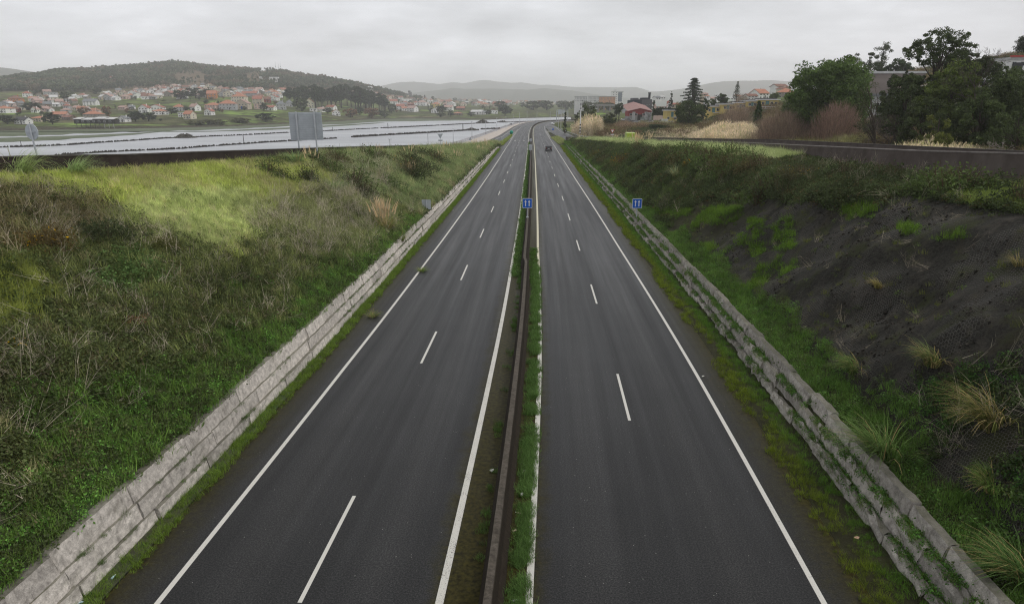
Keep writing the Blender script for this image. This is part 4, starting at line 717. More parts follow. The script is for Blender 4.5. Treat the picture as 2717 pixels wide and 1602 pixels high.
def house(label, cat, P, w, d, eave, rise, roof, wall, rcol, rz=0, win=(2, 2), chim=True, group=None, name='house', ridge='x', over=.4, extra=None):
    """box house; roof in gable / hip / flat / shed; ridge along x (eave to viewer) or y (gable to viewer)"""
    t = thing(name, label, cat, (P[0], P[1], P[2]), rz, group); wm = colmat(wall, 'w'); rm = colmat(rcol, 'r'); a, b = w / 2, d / 2; mb = MB(); g_ = float(elev(P[0], P[1])[0]); mb.box(-a, a, -b, b, -max(2.5, P[2] - g_ + 3), eave)
    rb = MB(); T = .22; e = eave + .003
    if roof == 'gable':
        if ridge == 'x':
            for s in (-1, 1): mb.quads([[(s * a, -b, e - .003), (s * a, b, e - .003), (s * a, 0, e + rise), (s * a, 0, e + rise)]])
            A, B = a + over, b + over; k = rise * over / b
            for s in (-1, 1):
                q = np.array([(-A, s * B, e - k), (A, s * B, e - k), (A, 0, e + rise), (-A, 0, e + rise)]); rb.quads([q + [0, 0, T], q]); rb.quads([[q[0], q[1], q[1] + [0, 0, T], q[0] + [0, 0, T]]])
                for i, j in ((1, 2), (3, 0)): rb.quads([[q[i], q[j], q[j] + [0, 0, T], q[i] + [0, 0, T]]])
        else:
            for s in (-1, 1): mb.quads([[(-a, s * b, e - .003), (a, s * b, e - .003), (0, s * b, e + rise), (0, s * b, e + rise)]])
            A, B = a + over, b + over; k = rise * over / a
            for s in (-1, 1):
                q = np.array([(s * A, -B, e - k), (s * A, B, e - k), (0, B, e + rise), (0, -B, e + rise)]); rb.quads([q + [0, 0, T], q]); rb.quads([[q[0], q[1], q[1] + [0, 0, T], q[0] + [0, 0, T]]])
                for i, j in ((1, 2), (3, 0)): rb.quads([[q[i], q[j], q[j] + [0, 0, T], q[i] + [0, 0, T]]])
    elif roof == 'hip':
        A, B = a + over, b + over; r = max(A - B, .01) if A > B else 0; ry = max(B - A, 0); c = [(-A, -B, e), (A, -B, e), (A, B, e), (-A, B, e)]; R0, R1 = ((-r, -ry, e + rise), (r, -ry, e + rise)) if A > B else ((0, -ry, e + rise), (0, -ry, e + rise)); R2, R3 = ((r, ry, e + rise), (-r, ry, e + rise)) if A > B else ((0, ry, e + rise), (0, ry, e + rise))
        rb.quads([[c[0], c[1], R1, R0], [c[1], c[2], R2, R1], [c[2], c[3], R3, R2], [c[3], c[0], R0, R3], [c[0], c[3], c[2], c[1]]])
    elif roof == 'shed':
        A, B = a + over, b + over; q = np.array([(-A, -B, e), (A, -B, e), (A, B, e + rise), (-A, B, e + rise)]); rb.quads([q, q + [0, 0, T]]); [rb.quads([[q[i], q[(i + 1) % 4], q[(i + 1) % 4] + [0, 0, T], q[i] + [0, 0, T]]]) for i in range(4)]
    else: rb.box(-a - over * .6, a + over * .6, -b - over * .6, b + over * .6, e, e + max(rise, .3))
    mb.build('wall', wm, t); ro = rb.build('roof', rm, t)
    if chim and roof in ('gable', 'hip'): MB().box(a * .4 - .35, a * .4 + .35, .3, 1., eave + rise * .4, eave + rise + .8).build('chimney', wm, ro)
    nx, nz_ = win; sw = min(1.5, w / max(nx, 1) * .5)
    for j in range(nz_):
        z = eave * (j + .55) / max(nz_, 1)
        for i in range(nx): window(t, -a + w * (i + .5) / nx, -b - .03, z, sw, min(1.5, eave / max(nz_, 1) * .5))
        if nx and w < 30: window(t, a + .03, 0, z, 1.2, min(1.4, eave / nz_ * .5), R(90))
    if nx and eave > 2.4: MB().box(-.5 + w * .12, .5 + w * .12, -b - .06, -b, 0, 2.1).build('door', DW, t)
    return t
WC = {'white': (.80, .79, .77), 'cream': (.66, .60, .48), 'grey': (.42, .42, .42), 'ochre': (.50, .34, .13), 'pink': (.62, .46, .40), 'orange': (.50, .20, .075), 'dark red': (.25, .05, .04), 'beige': (.50, .43, .33), 'yellow': (.62, .48, .17), 'brown': (.18, .13, .10), 'stone': (.30, .27, .23)}
RC = {'orange tiled': (.45, .21, .14), 'red tiled': (.37, .16, .12), 'pinkish tiled': (.44, .30, .26), 'brown tiled': (.24, .13, .10), 'grey': (.22, .23, .24), 'dark': (.07, .07, .075), 'white': (.62, .62, .61)}
HOUSES = []
def H_(px, py, wpx, hpx, wall, rcol, roof, desc, rz=0, win=(3, 2), ridge='x', frac=.62, Y=None, z=None, cat='house', name='house', asp=.85, group='houses across the estuary'):
    P = place(px, py) if Y is None else None
    if Y is not None: z_ = zfor(py, Y) if z is None else z; P = atY(px, Y, z_)
    m = (P[1] * CT + (H - P[2]) * ST) / F; w = wpx * m; h_ = hpx * m; rise = h_ * (1 - frac) if roof not in ('flat',) else .4; ev = h_ - rise
    d = min(max(w * asp, 6), 14); HOUSES.append((px, py)); return house(desc, cat, P, w * .92, d, max(ev, 2.2), rise, roof, WC[wall], RC[rcol], R(rz), win, group=group, name=name, ridge=ridge)
# -- single houses on the far shore, each seen in the photo (column, base row, width, height, ...)
L_ = [(74, 258, 21, 15, 'white', 'red tiled', 'hip', 'white house with stacked red roofs high at the far left'), (45, 275, 30, 20, 'orange', 'brown tiled', 'hip', 'bare orange brick block at the far left'), (14, 284, 24, 14, 'grey', 'grey', 'gable', 'grey gabled house at the left edge above the red roofed row'),
 (15, 300, 38, 18, 'white', 'orange tiled', 'hip', 'wide white house with balcony and orange roof at the left edge'), (137, 260, 32, 14, 'grey', 'grey', 'flat', 'grey flat roofed block right of the stacked red roofs'), (126, 248, 20, 9, 'pink', 'pinkish tiled', 'gable', 'small pinkish house above the grey flat block'), (100, 270, 30, 12, 'white', 'pinkish tiled', 'gable', 'low white house with pale red roof left of the grey flat block'),
 (118, 281, 22, 10, 'beige', 'red tiled', 'gable', 'small beige house with red roof below the grey flat block'), (150, 283, 18, 9, 'white', 'white', 'gable', 'tiny white house above the green terrace fields'), (40, 297, 26, 10, 'dark red', 'brown tiled', 'gable', 'dark red barn near the left edge'),
 (243, 280, 34, 16, 'white', 'grey', 'gable', 'long white house with grey roof standing alone on the slope'), (221, 260, 19, 11, 'white', 'red tiled', 'hip', 'small white house with red roof above the lone long white house'), (296, 213, 19, 10, 'white', 'red tiled', 'hip', 'white villa with red roof alone high on the wooded hill'), (403, 226, 13, 5, 'white', 'white', 'flat', 'small white flat building on the bare hillside'),
 (64, 329, 34, 17, 'white', 'dark', 'gable', 'white shore house with dark roof and big windows by the round sign'), (108, 323, 34, 14, 'beige', 'orange tiled', 'hip', 'beige shore house with bright orange roof right of the round sign'), (162, 314, 38, 16, 'pink', 'orange tiled', 'gable', 'wide house with orange roof above the dark bush'), (184, 319, 26, 12, 'brown', 'brown tiled', 'gable', 'brown lean-to house beside the stilted shed'),
 (252, 317, 46, 22, 'stone', 'orange tiled', 'hip', 'big stone house with orange hipped roof behind the stilted shed'), (250, 300, 28, 12, 'pink', 'orange tiled', 'hip', 'pink house with orange roof just above the big stone house'), (332, 324, 25, 15, 'white', 'grey', 'gable', 'white gabled boathouse right of the stilted shed'),
 (386, 299, 26, 20, 'white', 'red tiled', 'gable', 'tall white gabled house at the head of the green field'), (418, 297, 40, 18, 'white', 'red tiled', 'gable', 'white house with long red dormered roof behind the tall gabled one'), (428, 304, 44, 14, 'white', 'orange tiled', 'hip', 'low white house with orange roof above the green field'), (349, 290, 17, 10, 'white', 'grey', 'gable', 'small white gable left of the green field houses'), (330, 291, 24, 9, 'pink', 'pinkish tiled', 'gable', 'low pink roofed house left of the small white gable'),
 (476, 295, 30, 17, 'grey', 'orange tiled', 'hip', 'grey house with bright orange hipped roof above the field'), (505, 316, 26, 20, 'cream', 'orange tiled', 'gable', 'cream three storey house with orange roof at the field edge'), (484, 311, 15, 12, 'white', 'white', 'flat', 'narrow white annex left of the cream field house'), (519, 295, 23, 18, 'white', 'pinkish tiled', 'gable', 'white two storey house with pinkish roof right of the orange hipped one'),
 (557, 306, 22, 17, 'white', 'red tiled', 'gable', 'white gabled cottage with red roof on the green meadow'), (568, 291, 36, 18, 'pink', 'orange tiled', 'hip', 'pink and orange double house above the meadow cottage'), (607, 291, 46, 24, 'grey', 'orange tiled', 'hip', 'large grey white house with wide orange roof and balconies'), (637, 271, 37, 22, 'cream', 'orange tiled', 'hip', 'big cream house with orange hipped roof, highest of its row'), (647, 290, 36, 24, 'beige', 'pinkish tiled', 'gable', 'beige gabled house with a blue ground floor front'),
 (564, 262, 26, 20, 'orange', 'orange tiled', 'gable', 'tall orange walled house on the village slope'), (592, 256, 20, 14, 'grey', 'brown tiled', 'gable', 'grey gabled house right of the tall orange one'), (606, 257, 24, 15, 'cream', 'pinkish tiled', 'gable', 'cream house right of the grey gabled house'), (664, 256, 42, 12, 'grey', 'red tiled', 'gable', 'long grey building with red roof on the upper village'), (708, 250, 68, 8, 'white', 'pinkish tiled', 'gable', 'very long white terrace with pale red roof below the hill wood'),
 (686, 276, 27, 20, 'beige', 'red tiled', 'gable', 'beige house with red roof left of the grove'), (687, 289, 25, 12, 'pink', 'pinkish tiled', 'flat', 'pink balconied house below the beige one'), (708, 272, 23, 14, 'dark red', 'brown tiled', 'gable', 'dark red house by the grove'), (727, 267, 26, 14, 'white', 'red tiled', 'gable', 'white gabled house at the left foot of the eucalyptus grove'), (720, 293, 25, 12, 'white', 'red tiled', 'gable', 'low white house with red roof on the meadow top'),
 (747, 291, 27, 22, 'grey', 'grey', 'hip', 'tall grey house with grey roof left of the billboard'), (768, 283, 18, 16, 'grey', 'grey', 'hip', 'narrow grey house behind the tall grey one'), (823, 286, 26, 22, 'cream', 'orange tiled', 'gable', 'cream house with orange gabled roof right above the billboard'), (853, 297, 30, 12, 'white', 'pinkish tiled', 'hip', 'low white house right of the billboard top'), (880, 292, 24, 12, 'white', 'red tiled', 'gable', 'white house with red eaves in front of the grove'), (892, 307, 22, 15, 'white', 'orange tiled', 'gable', 'white gabled cottage with orange roof below the grove'), (832, 296, 20, 8, 'white', 'white', 'flat', 'low white wall house by the billboard edge'),
 (729, 217, 26, 11, 'white', 'white', 'flat', 'white stepped apartment terraces on the hill'), (701, 209, 20, 5, 'white', 'white', 'flat', 'pale low sheds left of the hill apartments'), (878, 242, 14, 6, 'white', 'grey', 'gable', 'small pale house above the grove'), (979, 240, 20, 9, 'white', 'white', 'gable', 'white pitched house on the ridge right of the grove'), (965, 247, 24, 7, 'white', 'grey', 'gable', 'pale low house just under the ridge house'),
 (1045, 276, 21, 11, 'white', 'red tiled', 'gable', 'white house with red roof left of the concrete tower'), (1063, 291, 23, 14, 'white', 'red tiled', 'gable', 'bright red roofed house leftmost of the far plain'), (1072, 294, 16, 10, 'white', 'orange tiled', 'gable', 'small white house tight beside the bright red roofs'), (1095, 297, 25, 15, 'white', 'pinkish tiled', 'gable', 'white house with pink roof in the meadow of the far plain'), (1080, 282, 38, 8, 'dark red', 'brown tiled', 'gable', 'long low dark red building behind the pink roofed house'),
 (1120, 281, 24, 14, 'white', 'pinkish tiled', 'hip', 'white block right of the pink roofed house'), (1157, 285, 23, 13, 'yellow', 'orange tiled', 'hip', 'yellow house with orange roof on the far plain'), (1154, 300, 21, 13, 'white', 'red tiled', 'gable', 'white gabled cottage below the yellow house'), (1191, 294, 24, 14, 'white', 'pinkish tiled', 'gable', 'white house with pale roof right of the round tree'), (1198, 282, 22, 11, 'white', 'white', 'gable', 'white gabled barn right of the yellow house'), (1182, 273, 36, 7, 'pink', 'red tiled', 'gable', 'long pink building behind the yellow house'),
 (1222, 293, 25, 9, 'brown', 'red tiled', 'gable', 'low red roofed house right of the white barn'), (1214, 306, 24, 8, 'brown', 'orange tiled', 'hip', 'lowest red roof close to the shore'), (1267, 304, 34, 11, 'white', 'white', 'gable', 'wide white shed near the shore'), (1287, 304, 18, 9, 'white', 'grey', 'gable', 'white annex right of the wide white shed'), (1312, 302, 16, 9, 'white', 'white', 'flat', 'small white house among the shore trees'), (1318, 285, 21, 14, 'beige', 'red tiled', 'gable', 'beige house with red roof above the shore trees'),
 (1286, 282, 22, 9, 'beige', 'orange tiled', 'hip', 'beige house with orange roof behind the wide white shed'), (1297, 277, 14, 8, 'white', 'white', 'gable', 'little white house behind the beige one'), (1352, 275, 14, 7, 'white', 'red tiled', 'gable', 'tiny red roofed house above the bend of the motorway'), (1073, 271, 36, 8, 'white', 'white', 'flat', 'long white works hall below the concrete tower'), (1073, 260, 26, 7, 'beige', 'white', 'flat', 'long beige hall left of the concrete tower')]
for i, (px, py, w_, h_, wl, rc, rf, ds) in enumerate(L_):
    rr_ = np.random.default_rng(i + 5); nx = int(np.clip(round(w_ / 8), 1, 5)); H_(px, py, w_, h_, wl, rc, rf, ds, rr_.uniform(-28, 28), (nx, 2 if h_ > 11 else 1), 'y' if 'gabled' in ds or 'cottage' in ds or 'gable ' in ds else 'x', .6 if rf != 'flat' else .9)
# blue front of the garage house
for o in list(COL.objects):
    if o.get('label') == 'beige gabled house with a blue ground floor front':
        d = -min(v.co.y for v in o.children[0].data.vertices); w = -min(v.co.x for v in o.children[0].data.vertices); MB().box(-w * .95, w * .5, -d - .25, -d - .06, 0, 3.2).build('blue_shutter', mat('blue_shutter_paint', (.02, .07, .32), (.02, .06, .28), 2, .5), o)
# -- the denser village blocks: more houses filling the streets between those above
def fill(zone, n, x0, x1, yf, seed, sz, group, minsep=9):
    rr_ = np.random.default_rng(seed); got = []; tries = 0
    while len(got) < n and tries < 4000:
        tries += 1; px = rr_.uniform(x0, x1); a, b = yf(px); py = rr_.uniform(a, b)
        if any(abs(px - q[0]) < minsep and abs(py - q[1]) < minsep * .5 for q in HOUSES): continue
        HOUSES.append((px, py)); got.append((px, py))
    got.sort(); cnt = {}; pend = []
    for px, py in got:
        wl = rr_.choice(['white', 'white', 'white', 'white', 'white', 'cream', 'cream', 'beige', 'pink', 'grey', 'stone']); rc = rr_.choice(['orange tiled', 'red tiled', 'pinkish tiled', 'pinkish tiled', 'brown tiled', 'grey', 'white']); rf = rr_.choice(['gable', 'gable', 'hip'])
        key = (wl, rc, rf); cnt[key] = cnt.get(key, 0) + 1; pend.append((px, py, wl, rc, rf, key, cnt[key]))
    ordn = ['first', 'second', 'third', 'fourth', 'fifth', 'sixth', 'seventh', 'eighth', 'ninth']
    for px, py, wl, rc, rf, key, k in pend:
        tail = '' if cnt[key] == 1 else f', {ordn[k - 1]} alike from left'
        H_(px, py, sz(px, py) * rr_.uniform(.8, 1.3), sz(px, py) * rr_.uniform(.5, .75), wl, rc, rf, f"{wl} house with {rc} {'hipped' if rf == 'hip' else 'gabled'} roof {zone}{tail}", rr_.uniform(-40, 40), (2, 1), rr_.choice(['x', 'y']), .6, group=group)
fill('in the hillside village', 52, 268, 545, lambda x: (np.interp(x, [268, 360, 450, 545], [250, 243, 233, 228]), np.interp(x, [268, 400, 545], [268, 268, 262])), 11, lambda x, y: 15 + (y - 240) * .22, 'village houses on the slope')
fill('in the upper village', 34, 545, 760, lambda x: (np.interp(x, [545, 600, 760], [226, 240, 244]), np.interp(x, [545, 760], [258, 262])), 12, lambda x, y: 15 + (y - 240) * .2, 'village houses on the slope')
fill('at far left', 30, 0, 240, lambda x: (258, 300), 13, lambda x, y: 17 + (y - 260) * .1, 'houses at far left')
fill('on the far plain', 52, 1040, 1350, lambda x: (np.interp(x, [1040, 1200, 1350], [256, 268, 270]), np.interp(x, [1040, 1350], [284, 282])), 14, lambda x, y: 9 + (y - 262) * .25, 'houses on the far plain', 7)
fill('right of the grove', 16, 930, 1050, lambda x: (np.interp(x, [930, 1050], [236, 258]), np.interp(x, [930, 1050], [258, 272])), 15, lambda x, y: 10, 'houses on the far plain', 8)
fill('in the hazy town', 40, 1355, 1560, lambda x: (np.interp(x, [1355, 1560], [266, 262]), np.interp(x, [1355, 1560], [282, 276])), 16, lambda x, y: 8, 'houses of the hazy town', 6)
# concrete tower on the plain
P = place(1089, 264); m = P[1] * CT / F; t = thing('tower', 'tall grey concrete tower on the far plain', 'tower', P); MB().box(-4.2 * m, 4.2 * m, -3, 3, -2, 18 * m).build('shaft', colmat((.20, .19, .19), 'w'), t); MB().box(-5 * m, 1 * m, -3.3, 3.3, 18 * m, 21 * m).build('head', colmat((.13, .13, .13), 'w'), t); [window(t, 0, -3.05, z * m, 4, 3) for z in (4, 9, 14)]
# stilted shore restaurant
P = place(260, 339.5); m = (P[1] * CT + 13 * ST) / F; t = thing('stilted_shed', 'long dark timber shed on stilts with white roofs at the water edge', 'shed', (P[0], P[1], -1.5)); W = 108 * m
MB().box(-W * .5, W * .5, -3, 3, 2.6, 5.6).build('wall', DW, t)
for x0, x1, z in ((-.5, -.30, 5.9), (-.30, -.02, 5.5), (-.02, .27, 6.1), (.27, .5, 5.8)): MB().quads([[(x0 * W, -4, z), (x1 * W - .1, -4, z), (x1 * W - .1, 4, z + 1.1), (x0 * W, 4, z + 1.1)], [(x0 * W, -4, z), (x1 * W - .1, -4, z), (x1 * W - .1, -4, z - .3), (x0 * W, -4, z - .3)]]).build('roof', colmat(RC['white'], 'r'), t)
for k in range(9): x = W * (-.45 + .9 * k / 8); MB().tube([(x, -2.8, -1.5), (x, -2.8, 2.7)], .16, 6).build('stilt', PW if k > 5 else DW, t)
for k in range(7): window(t, W * (-.42 + .8 * k / 6), -3.05, 4.2, 1.6, 1.3)
# -- white apartment rows, orange block, hospital, viaduct (hazy, ahead right)
def block(label, px0, px1, yt, yb, Y, wall, nx, nz_, cat='apartment block', name='apartment_block', d=12, rcol='grey', group=None):
    zb = zfor(yb, Y); zt_ = zfor(yt, Y); P = atY((px0 + px1) / 2, Y, zb); m = (Y * CT + (H - zb) * ST) / F; return house(label, cat, P, (px1 - px0) * m, d, zt_ - zb, .5, 'flat', WC[wall] if isinstance(wall, str) else wall, RC[rcol], 0, (nx, nz_), False, group, name)
block('white apartment row ahead, leftmost of the pale blocks', 1525, 1556, 257, 270, 1150, (.60, .595, .58), 8, 3); block('white apartment row with dark window grid beside the orange block', 1560, 1588, 256.5, 271, 1140, (.60, .595, .58), 8, 3); block('long orange apartment block right of the white rows', 1588.5, 1631, 257.5, 271, 1140, (.55, .28, .15), 11, 4)
t = block('tall white hospital like tower block with a grey glazed front', 1622, 1651, 244, 282, 1400, 'white', 4, 7, name='tower_block', cat='tower block'); P = atY(1640, 1400 - 6.6, zfor(262, 1400)); m = 1400 * CT / F
MB().box(1 * m, 11 * m, -6.7, -6.1, 11 * m, 34 * m).build('glazed_front', colmat((.16, .19, .23), 'w'), t); MB().box(-9 * m, -2 * m, -5, 5, 38 * m + .5, 41 * m).build('roof_block', colmat(WC['white'], 'w'), t)
t = thing('viaduct', 'long grey viaduct deck crossing behind the palm', 'viaduct', atY(1620, 900, 2)); m = 900 * CT / F; zt_ = zfor(277, 900) - 2; MB().box(-38 * m, 55 * m, -4, 4, zt_ - 2, zt_).build('deck', CONC, t); [MB().box(x * m - .8, x * m + .8, -2, 2, -3, zt_ - 2).build('pier', CONC, t) for x in (-34, -18, -2, 14, 30, 46)]
# -- black industrial building with chimney
Yk = 480; zb = 3.; P = atY(1694, Yk, zb); m = (Yk * CT + (H - zb) * ST) / F; top = zfor(266, Yk) - zb; t = thing('industrial_building', 'black and grey boxy industrial building with rooftop plant behind the red shed', 'building', P); W = 54 * m
BK = colmat((.045, .05, .058), 'w'); GK = colmat((.13, .13, .135), 'w'); MB().box(-W / 2, 0, -8, 8, -3, top).build('black_wing', BK, t); MB().box(0.02, W / 2, -7.5, 8, -3, top + .4).build('grey_wing', GK, t); MB().box(-W * .4, -W * .12, -5, 5, top, top + 1.2).build('roof_plant', GK, t); MB().box(.06 * W, W * .34, -5, 5, top + .4, top + 1.4).build('roof_plant', BK, t)
for i, (x, y) in enumerate(((-.40, -8.05), (-.26, -8.05), (.07, -7.55), (.16, -7.55), (.27, -7.55), (.38, -7.55))): window(t, x * W, y, top * .72, W * .06, 1.6)
MB().box(-W * .45, -W * .15, -8.3, -8.0, .5, 2.6).build('pale_shutter', colmat(WC['white'], 'w'), t)
P2 = atY(1719, Yk + 6, zb); t = thing('chimney_stack', 'slender dark chimney rising beside the black industrial building', 'chimney', P2); zc_ = zfor(248, Yk) - zb; MB().tube([(0, 0, 0), (0, 0, zc_)], [.9, .75], 12).build('shaft', BK, t); MB().tube([(0, 0, zc_), (0, 0, zc_ + .6)], 1.0, 12).build('cap', BK, t)
# -- red shed with pinkish roof
Yr = 372; P = place(1697, 320); Yr = P[1]; m = (Yr * CT + (H - P[2]) * ST) / F; t = thing('red_shed', 'low red fronted workshop with pinkish gabled roof and pale graffiti base', 'workshop', P); W = 62 * m; ev = 24 * m; REDW = colmat((.28, .05, .05), 'w')
MB().box(-W / 2, W / 2, 0, 12, -2, ev * .45).build('grey_base', colmat((.27, .27, .26), 'w'), t); f = MB().box(-W / 2, W / 2, .02, 12, ev * .45, ev).quads([[(-W / 2, .02, ev), (W / 2, .02, ev), (0, .02, ev + 6 * m), (0, .02, ev + 6 * m)]]).build('red_front', REDW, t)
rb = MB(); [rb.quads([[(s * (W / 2 + .5), -.8, ev - .15), (s * (W / 2 + .5), 26, ev + 3.2), (0, 26, ev + 6 * m + 4), (0, -.8, ev + 6 * m + .15)]]) for s in (-1, 1)]; rb.build('roof', colmat((.36, .22, .2), 'r'), t); rb = MB(); [rb.box(x * W - .9, x * W + .9, -.05, .02, 0, ev * .9) for x in (-.26, .26)]; rb.build('pale_pillars', colmat(WC['grey'], 'w'), t).name = 'pilaster'
MB().box(-W * .1, W * .1, -.06, 0, 0, ev * .62).build('door', DW, t); MB().box(W * .27, W * .5, -.1, -.02, ev * .05, ev * .85).build('black_and_white_mural', mat('mural_paint', (.6, .6, .6), (.03, .03, .03), .35, .8), t); [window(t, x * W, -.06, ev * .62, 1.6, 1.4) for x in (-.38, -.16, .16)]
MB().box(W * .03, W * .25, -.09, -.02, 0, ev * .36).build('graffiti_panel', mat('graffiti_paint', (.45, .45, .44), (.06, .1, .09), .6, .8), t)
# -- white billboard, pink roofs behind, small red house
Yw = 400; zb = zfor(292, Yw); P = atY(1753.5, Yw, zb); m = (Yw * CT + (H - zb) * ST) / F; t = thing('billboard', 'blank white billboard on posts above the dark hedge', 'billboard', P); MB().box(-14 * m, 14 * m, -.15, .15, zfor(282.5, Yw) - zb, zfor(269, Yw) - zb).build('panel', WHITE, t); [MB().tube([(x * m, .3, -2), (x * m, .3, zfor(270, Yw) - zb)], .14, 6).build('post', STEEL, t) for x in (-10, 0, 10)]
H_(1752, 292, 32, 7, 'pink', 'pinkish tiled', 'gable', 'long pink roofed shed under the white billboard', 0, (4, 1), Y=430, group='houses right of the motorway'); H_(1774, 285, 13, 15, 'white', 'red tiled', 'gable', 'small house with red roof right of the white billboard', 0, (1, 1), 'y', Y=440, group='houses right of the motorway'); H_(1791, 288, 26, 8, 'beige', 'red tiled', 'gable', 'low red roofed house left of the cedar', 0, (3, 1), Y=445, group='houses right of the motorway')
# -- yellow flat roofed houses
def yellow(label, px0, px1, yt, yb, Y, nx, wins):
    zb = zfor(yb, Y); zt_ = zfor(yt, Y); P = atY((px0 + px1) / 2, Y, zb); m = (Y * CT + (H - zb) * ST) / F; W = (px1 - px0) * m; t = thing('yellow_house', label, 'house', P, 0, 'yellow flat roofed houses'); ev = zt_ - zb
    MB().box(-W / 2, W / 2, -5, 5, -7, ev).build('wall', colmat(WC['yellow'], 'w'), t); r = MB().box(-W / 2 - .6, W / 2 + .6, -5.6, 5.6, ev, ev + .35).build('roof', colmat(WC['white'], 'w'), t); MB().box(-W / 2 + .5, W / 2 - .5, -4, 4, ev + .35, ev + .8).build('roof_edge', colmat(RC['dark'], 'r'), r)
    for fx, fz, w, h_ in wins: window(t, fx * W, -5.03, fz * ev, w, h_)
    MB().box(-W * .18, W * .02, -5.08, -5.0, ev * .35, ev * .88).build('teal_shutter', mat('teal_shutter_paint', (.10, .22, .23), (.08, .18, .19), 2, .6), t); MB().box(-W * .1, W * .5, -6.0, -5, ev * .28, ev * .33).build('balcony', colmat(WC['white'], 'w'), t); return t
yellow('ochre yellow flat roofed house left of the round-topped conifer', 1763.5, 1796, 294, 319, 372, 2, [(-.38, .22, 1.1, 1.2), (.18, .22, 1.2, 1.4), (.30, .7, 1.2, 1.3)]); yellow('yellow flat roofed house right of the round-topped conifer', 1868, 1907, 283.5, 306, 345, 3, [(-.35, .6, 1., 1.3), (.22, .65, 1.5, 1.3), (.42, .3, 1., 1.)])
for i, (x0, x1, yt, yb, Y) in enumerate(((1908, 1942, 278, 298, 340), (1942.5, 1972, 274.5, 294, 337), (1972.5, 2003, 270, 290, 334), (2003.5, 2053, 266, 288, 331))): yellow('yellow terrace house stepping up the slope, ' + ['lowest, behind the round tree', 'second from the low end, behind the brown bush', 'third from the low end, behind the brown bush', 'uppermost and longest, above the dark green tree'][i], x0, x1, yt, yb, Y, 3, [(-.3, .6, 1.2, 1.2), (.15, .6, 1.3, 1.3), (.38, .6, 1.2, 1.2)])
# -- houses on the right slope
for a in ((2066, 240, 36, 15, 'white', 'brown tiled', 'gable', 'white house with brown roof at the top of the right slope', 18, 'x', 545), (2082, 262, 48, 26, 'stone', 'orange tiled', 'hip', 'stone house with sagging orange roof beside the big tree', -14, 'x', 470), (2078, 246, 30, 10, 'cream', 'brown tiled', 'gable', 'cream house with brown roof between the white and the stone house', 25, 'y', 505), (2013, 263, 40, 24, 'white', 'orange tiled', 'gable', 'large white house with orange roof on the right slope', 30, 'x', 500), (1990, 265, 30, 12, 'white', 'brown tiled', 'gable', 'low white house with brown roof left of the large white one', 12, 'x', 480)):
    H_(a[0], a[1], a[2], a[3], a[4], a[5], a[6], a[7], a[8], (3, 2), a[9], .58, Y=a[10], group='houses right of the motorway')
for i, (px, py, w, h_, wl, rc) in enumerate([(1876, 262, 14, 8, 'white', 'orange tiled'), (1890, 268, 20, 9, 'white', 'pinkish tiled'), (1884, 276, 18, 8, 'white', 'grey'), (1938, 266, 16, 8, 'white', 'white'), (1955, 262, 14, 7, 'white', 'orange tiled'), (1868, 256, 16, 6, 'beige', 'pinkish tiled'), (1902, 258, 15, 6, 'white', 'white'), (1728, 272, 12, 8, 'white', 'white'), (1742, 266, 16, 9, 'white', 'grey'), (1757, 264, 14, 10, 'white', 'white'), (1735, 279, 14, 6, 'beige', 'red tiled'), (1662, 292, 20, 10, 'grey', 'grey')]):
    H_(px, py, w, h_, wl, rc, 'gable' if i % 3 else 'hip', f"{wl} hazy town house with {rc} roof, " + ['left of the domed tree, highest', 'touching the domed tree on its left', 'below the others left of the domed tree', 'between the domed tree and the tiered pine', 'right behind the tiered pine', 'just right of the cedar top', 'right above the domed tree', 'left of the small dark conifer, low', 'left of the small dark conifer, tallest row', 'touching the small dark conifer', 'left above the white billboard', 'left of the black industrial building'][i], (i * 37) % 50 - 25, (2, 1), Y=700 + 40 * (i % 4), group='hazy town houses on the right')
# -- modern houses among the trees at far right
def modern(label, px0, px1, yt, yb, Y, wall, nx, nz_, rcol='white', d=9, rz=0):
    t = block(label, px0, px1, yt, yb, Y, wall, nx, nz_, 'house', 'modern_house', d, rcol, 'modern houses among the trees'); t.rotation_euler = (0, 0, R(rz)); return t
t = modern('white modern villa with red roof trim at the right edge', 2636, 2745, 163, 208, 150, 'white', 5, 2, d=8); W = 110 * 150 * CT / F; ev = zfor(163, 150) - zfor(208, 150); MB().box(-W / 2 - .4, W * .1, -4.6, -4.3, ev + .5, ev + .75).build('red_trim', mat('red_trim_paint', (.42, .05, .05), (.36, .05, .05), 3, .5), t); MB().box(-W * .42, -W * .2, -4.3, -4.02, .6, ev * .85).build('recess_shade_panel', colmat(RC['dark'], 'r'), t)  # dark slab set on the villa wall, a recess's shade put into its colour
modern('lower white house wing left of the modern villa', 2546, 2640, 186, 222, 165, 'white', 4, 1, d=8, rz=8); modern('brown modern house with white flat roof behind the bare branches', 2292, 2420, 198, 250, 185, (.26, .22, .2), 0, 0, 'white', 10, -6); modern('grey concrete lower storeys behind the leaning tree', 2282, 2380, 256, 312, 175, 'grey', 2, 1, 'grey', 9, -4); modern('pale stone house wing behind the tall acacia', 2395, 2450, 222, 290, 172, 'beige', 2, 2, 'grey', 9, 5); modern('grey roofed house between the two dark trees', 2548, 2605, 222, 262, 140, 'stone', 3, 1, 'grey', 8, 6)
# terrace railings below the yellow terrace
P = atY(2060, 300, zfor(290, 300)); t = thing('terrace', 'grey concrete terrace with railings below the yellow terrace houses', 'terrace', P); MB().box(-7, 7, -1.5, 3, -3.2, -.3).build('deck', CONC, t); mb = MB(); [mb.tube([(-7, -1.5, z), (7, -1.5, z)], .06, 4) for z in (.3, .9)]; [mb.tube([(x, -1.5, -.3), (x, -1.5, .9)], .05, 4) for x in np.linspace(-7, 7, 8)]; mb.build('railing', PW, t)
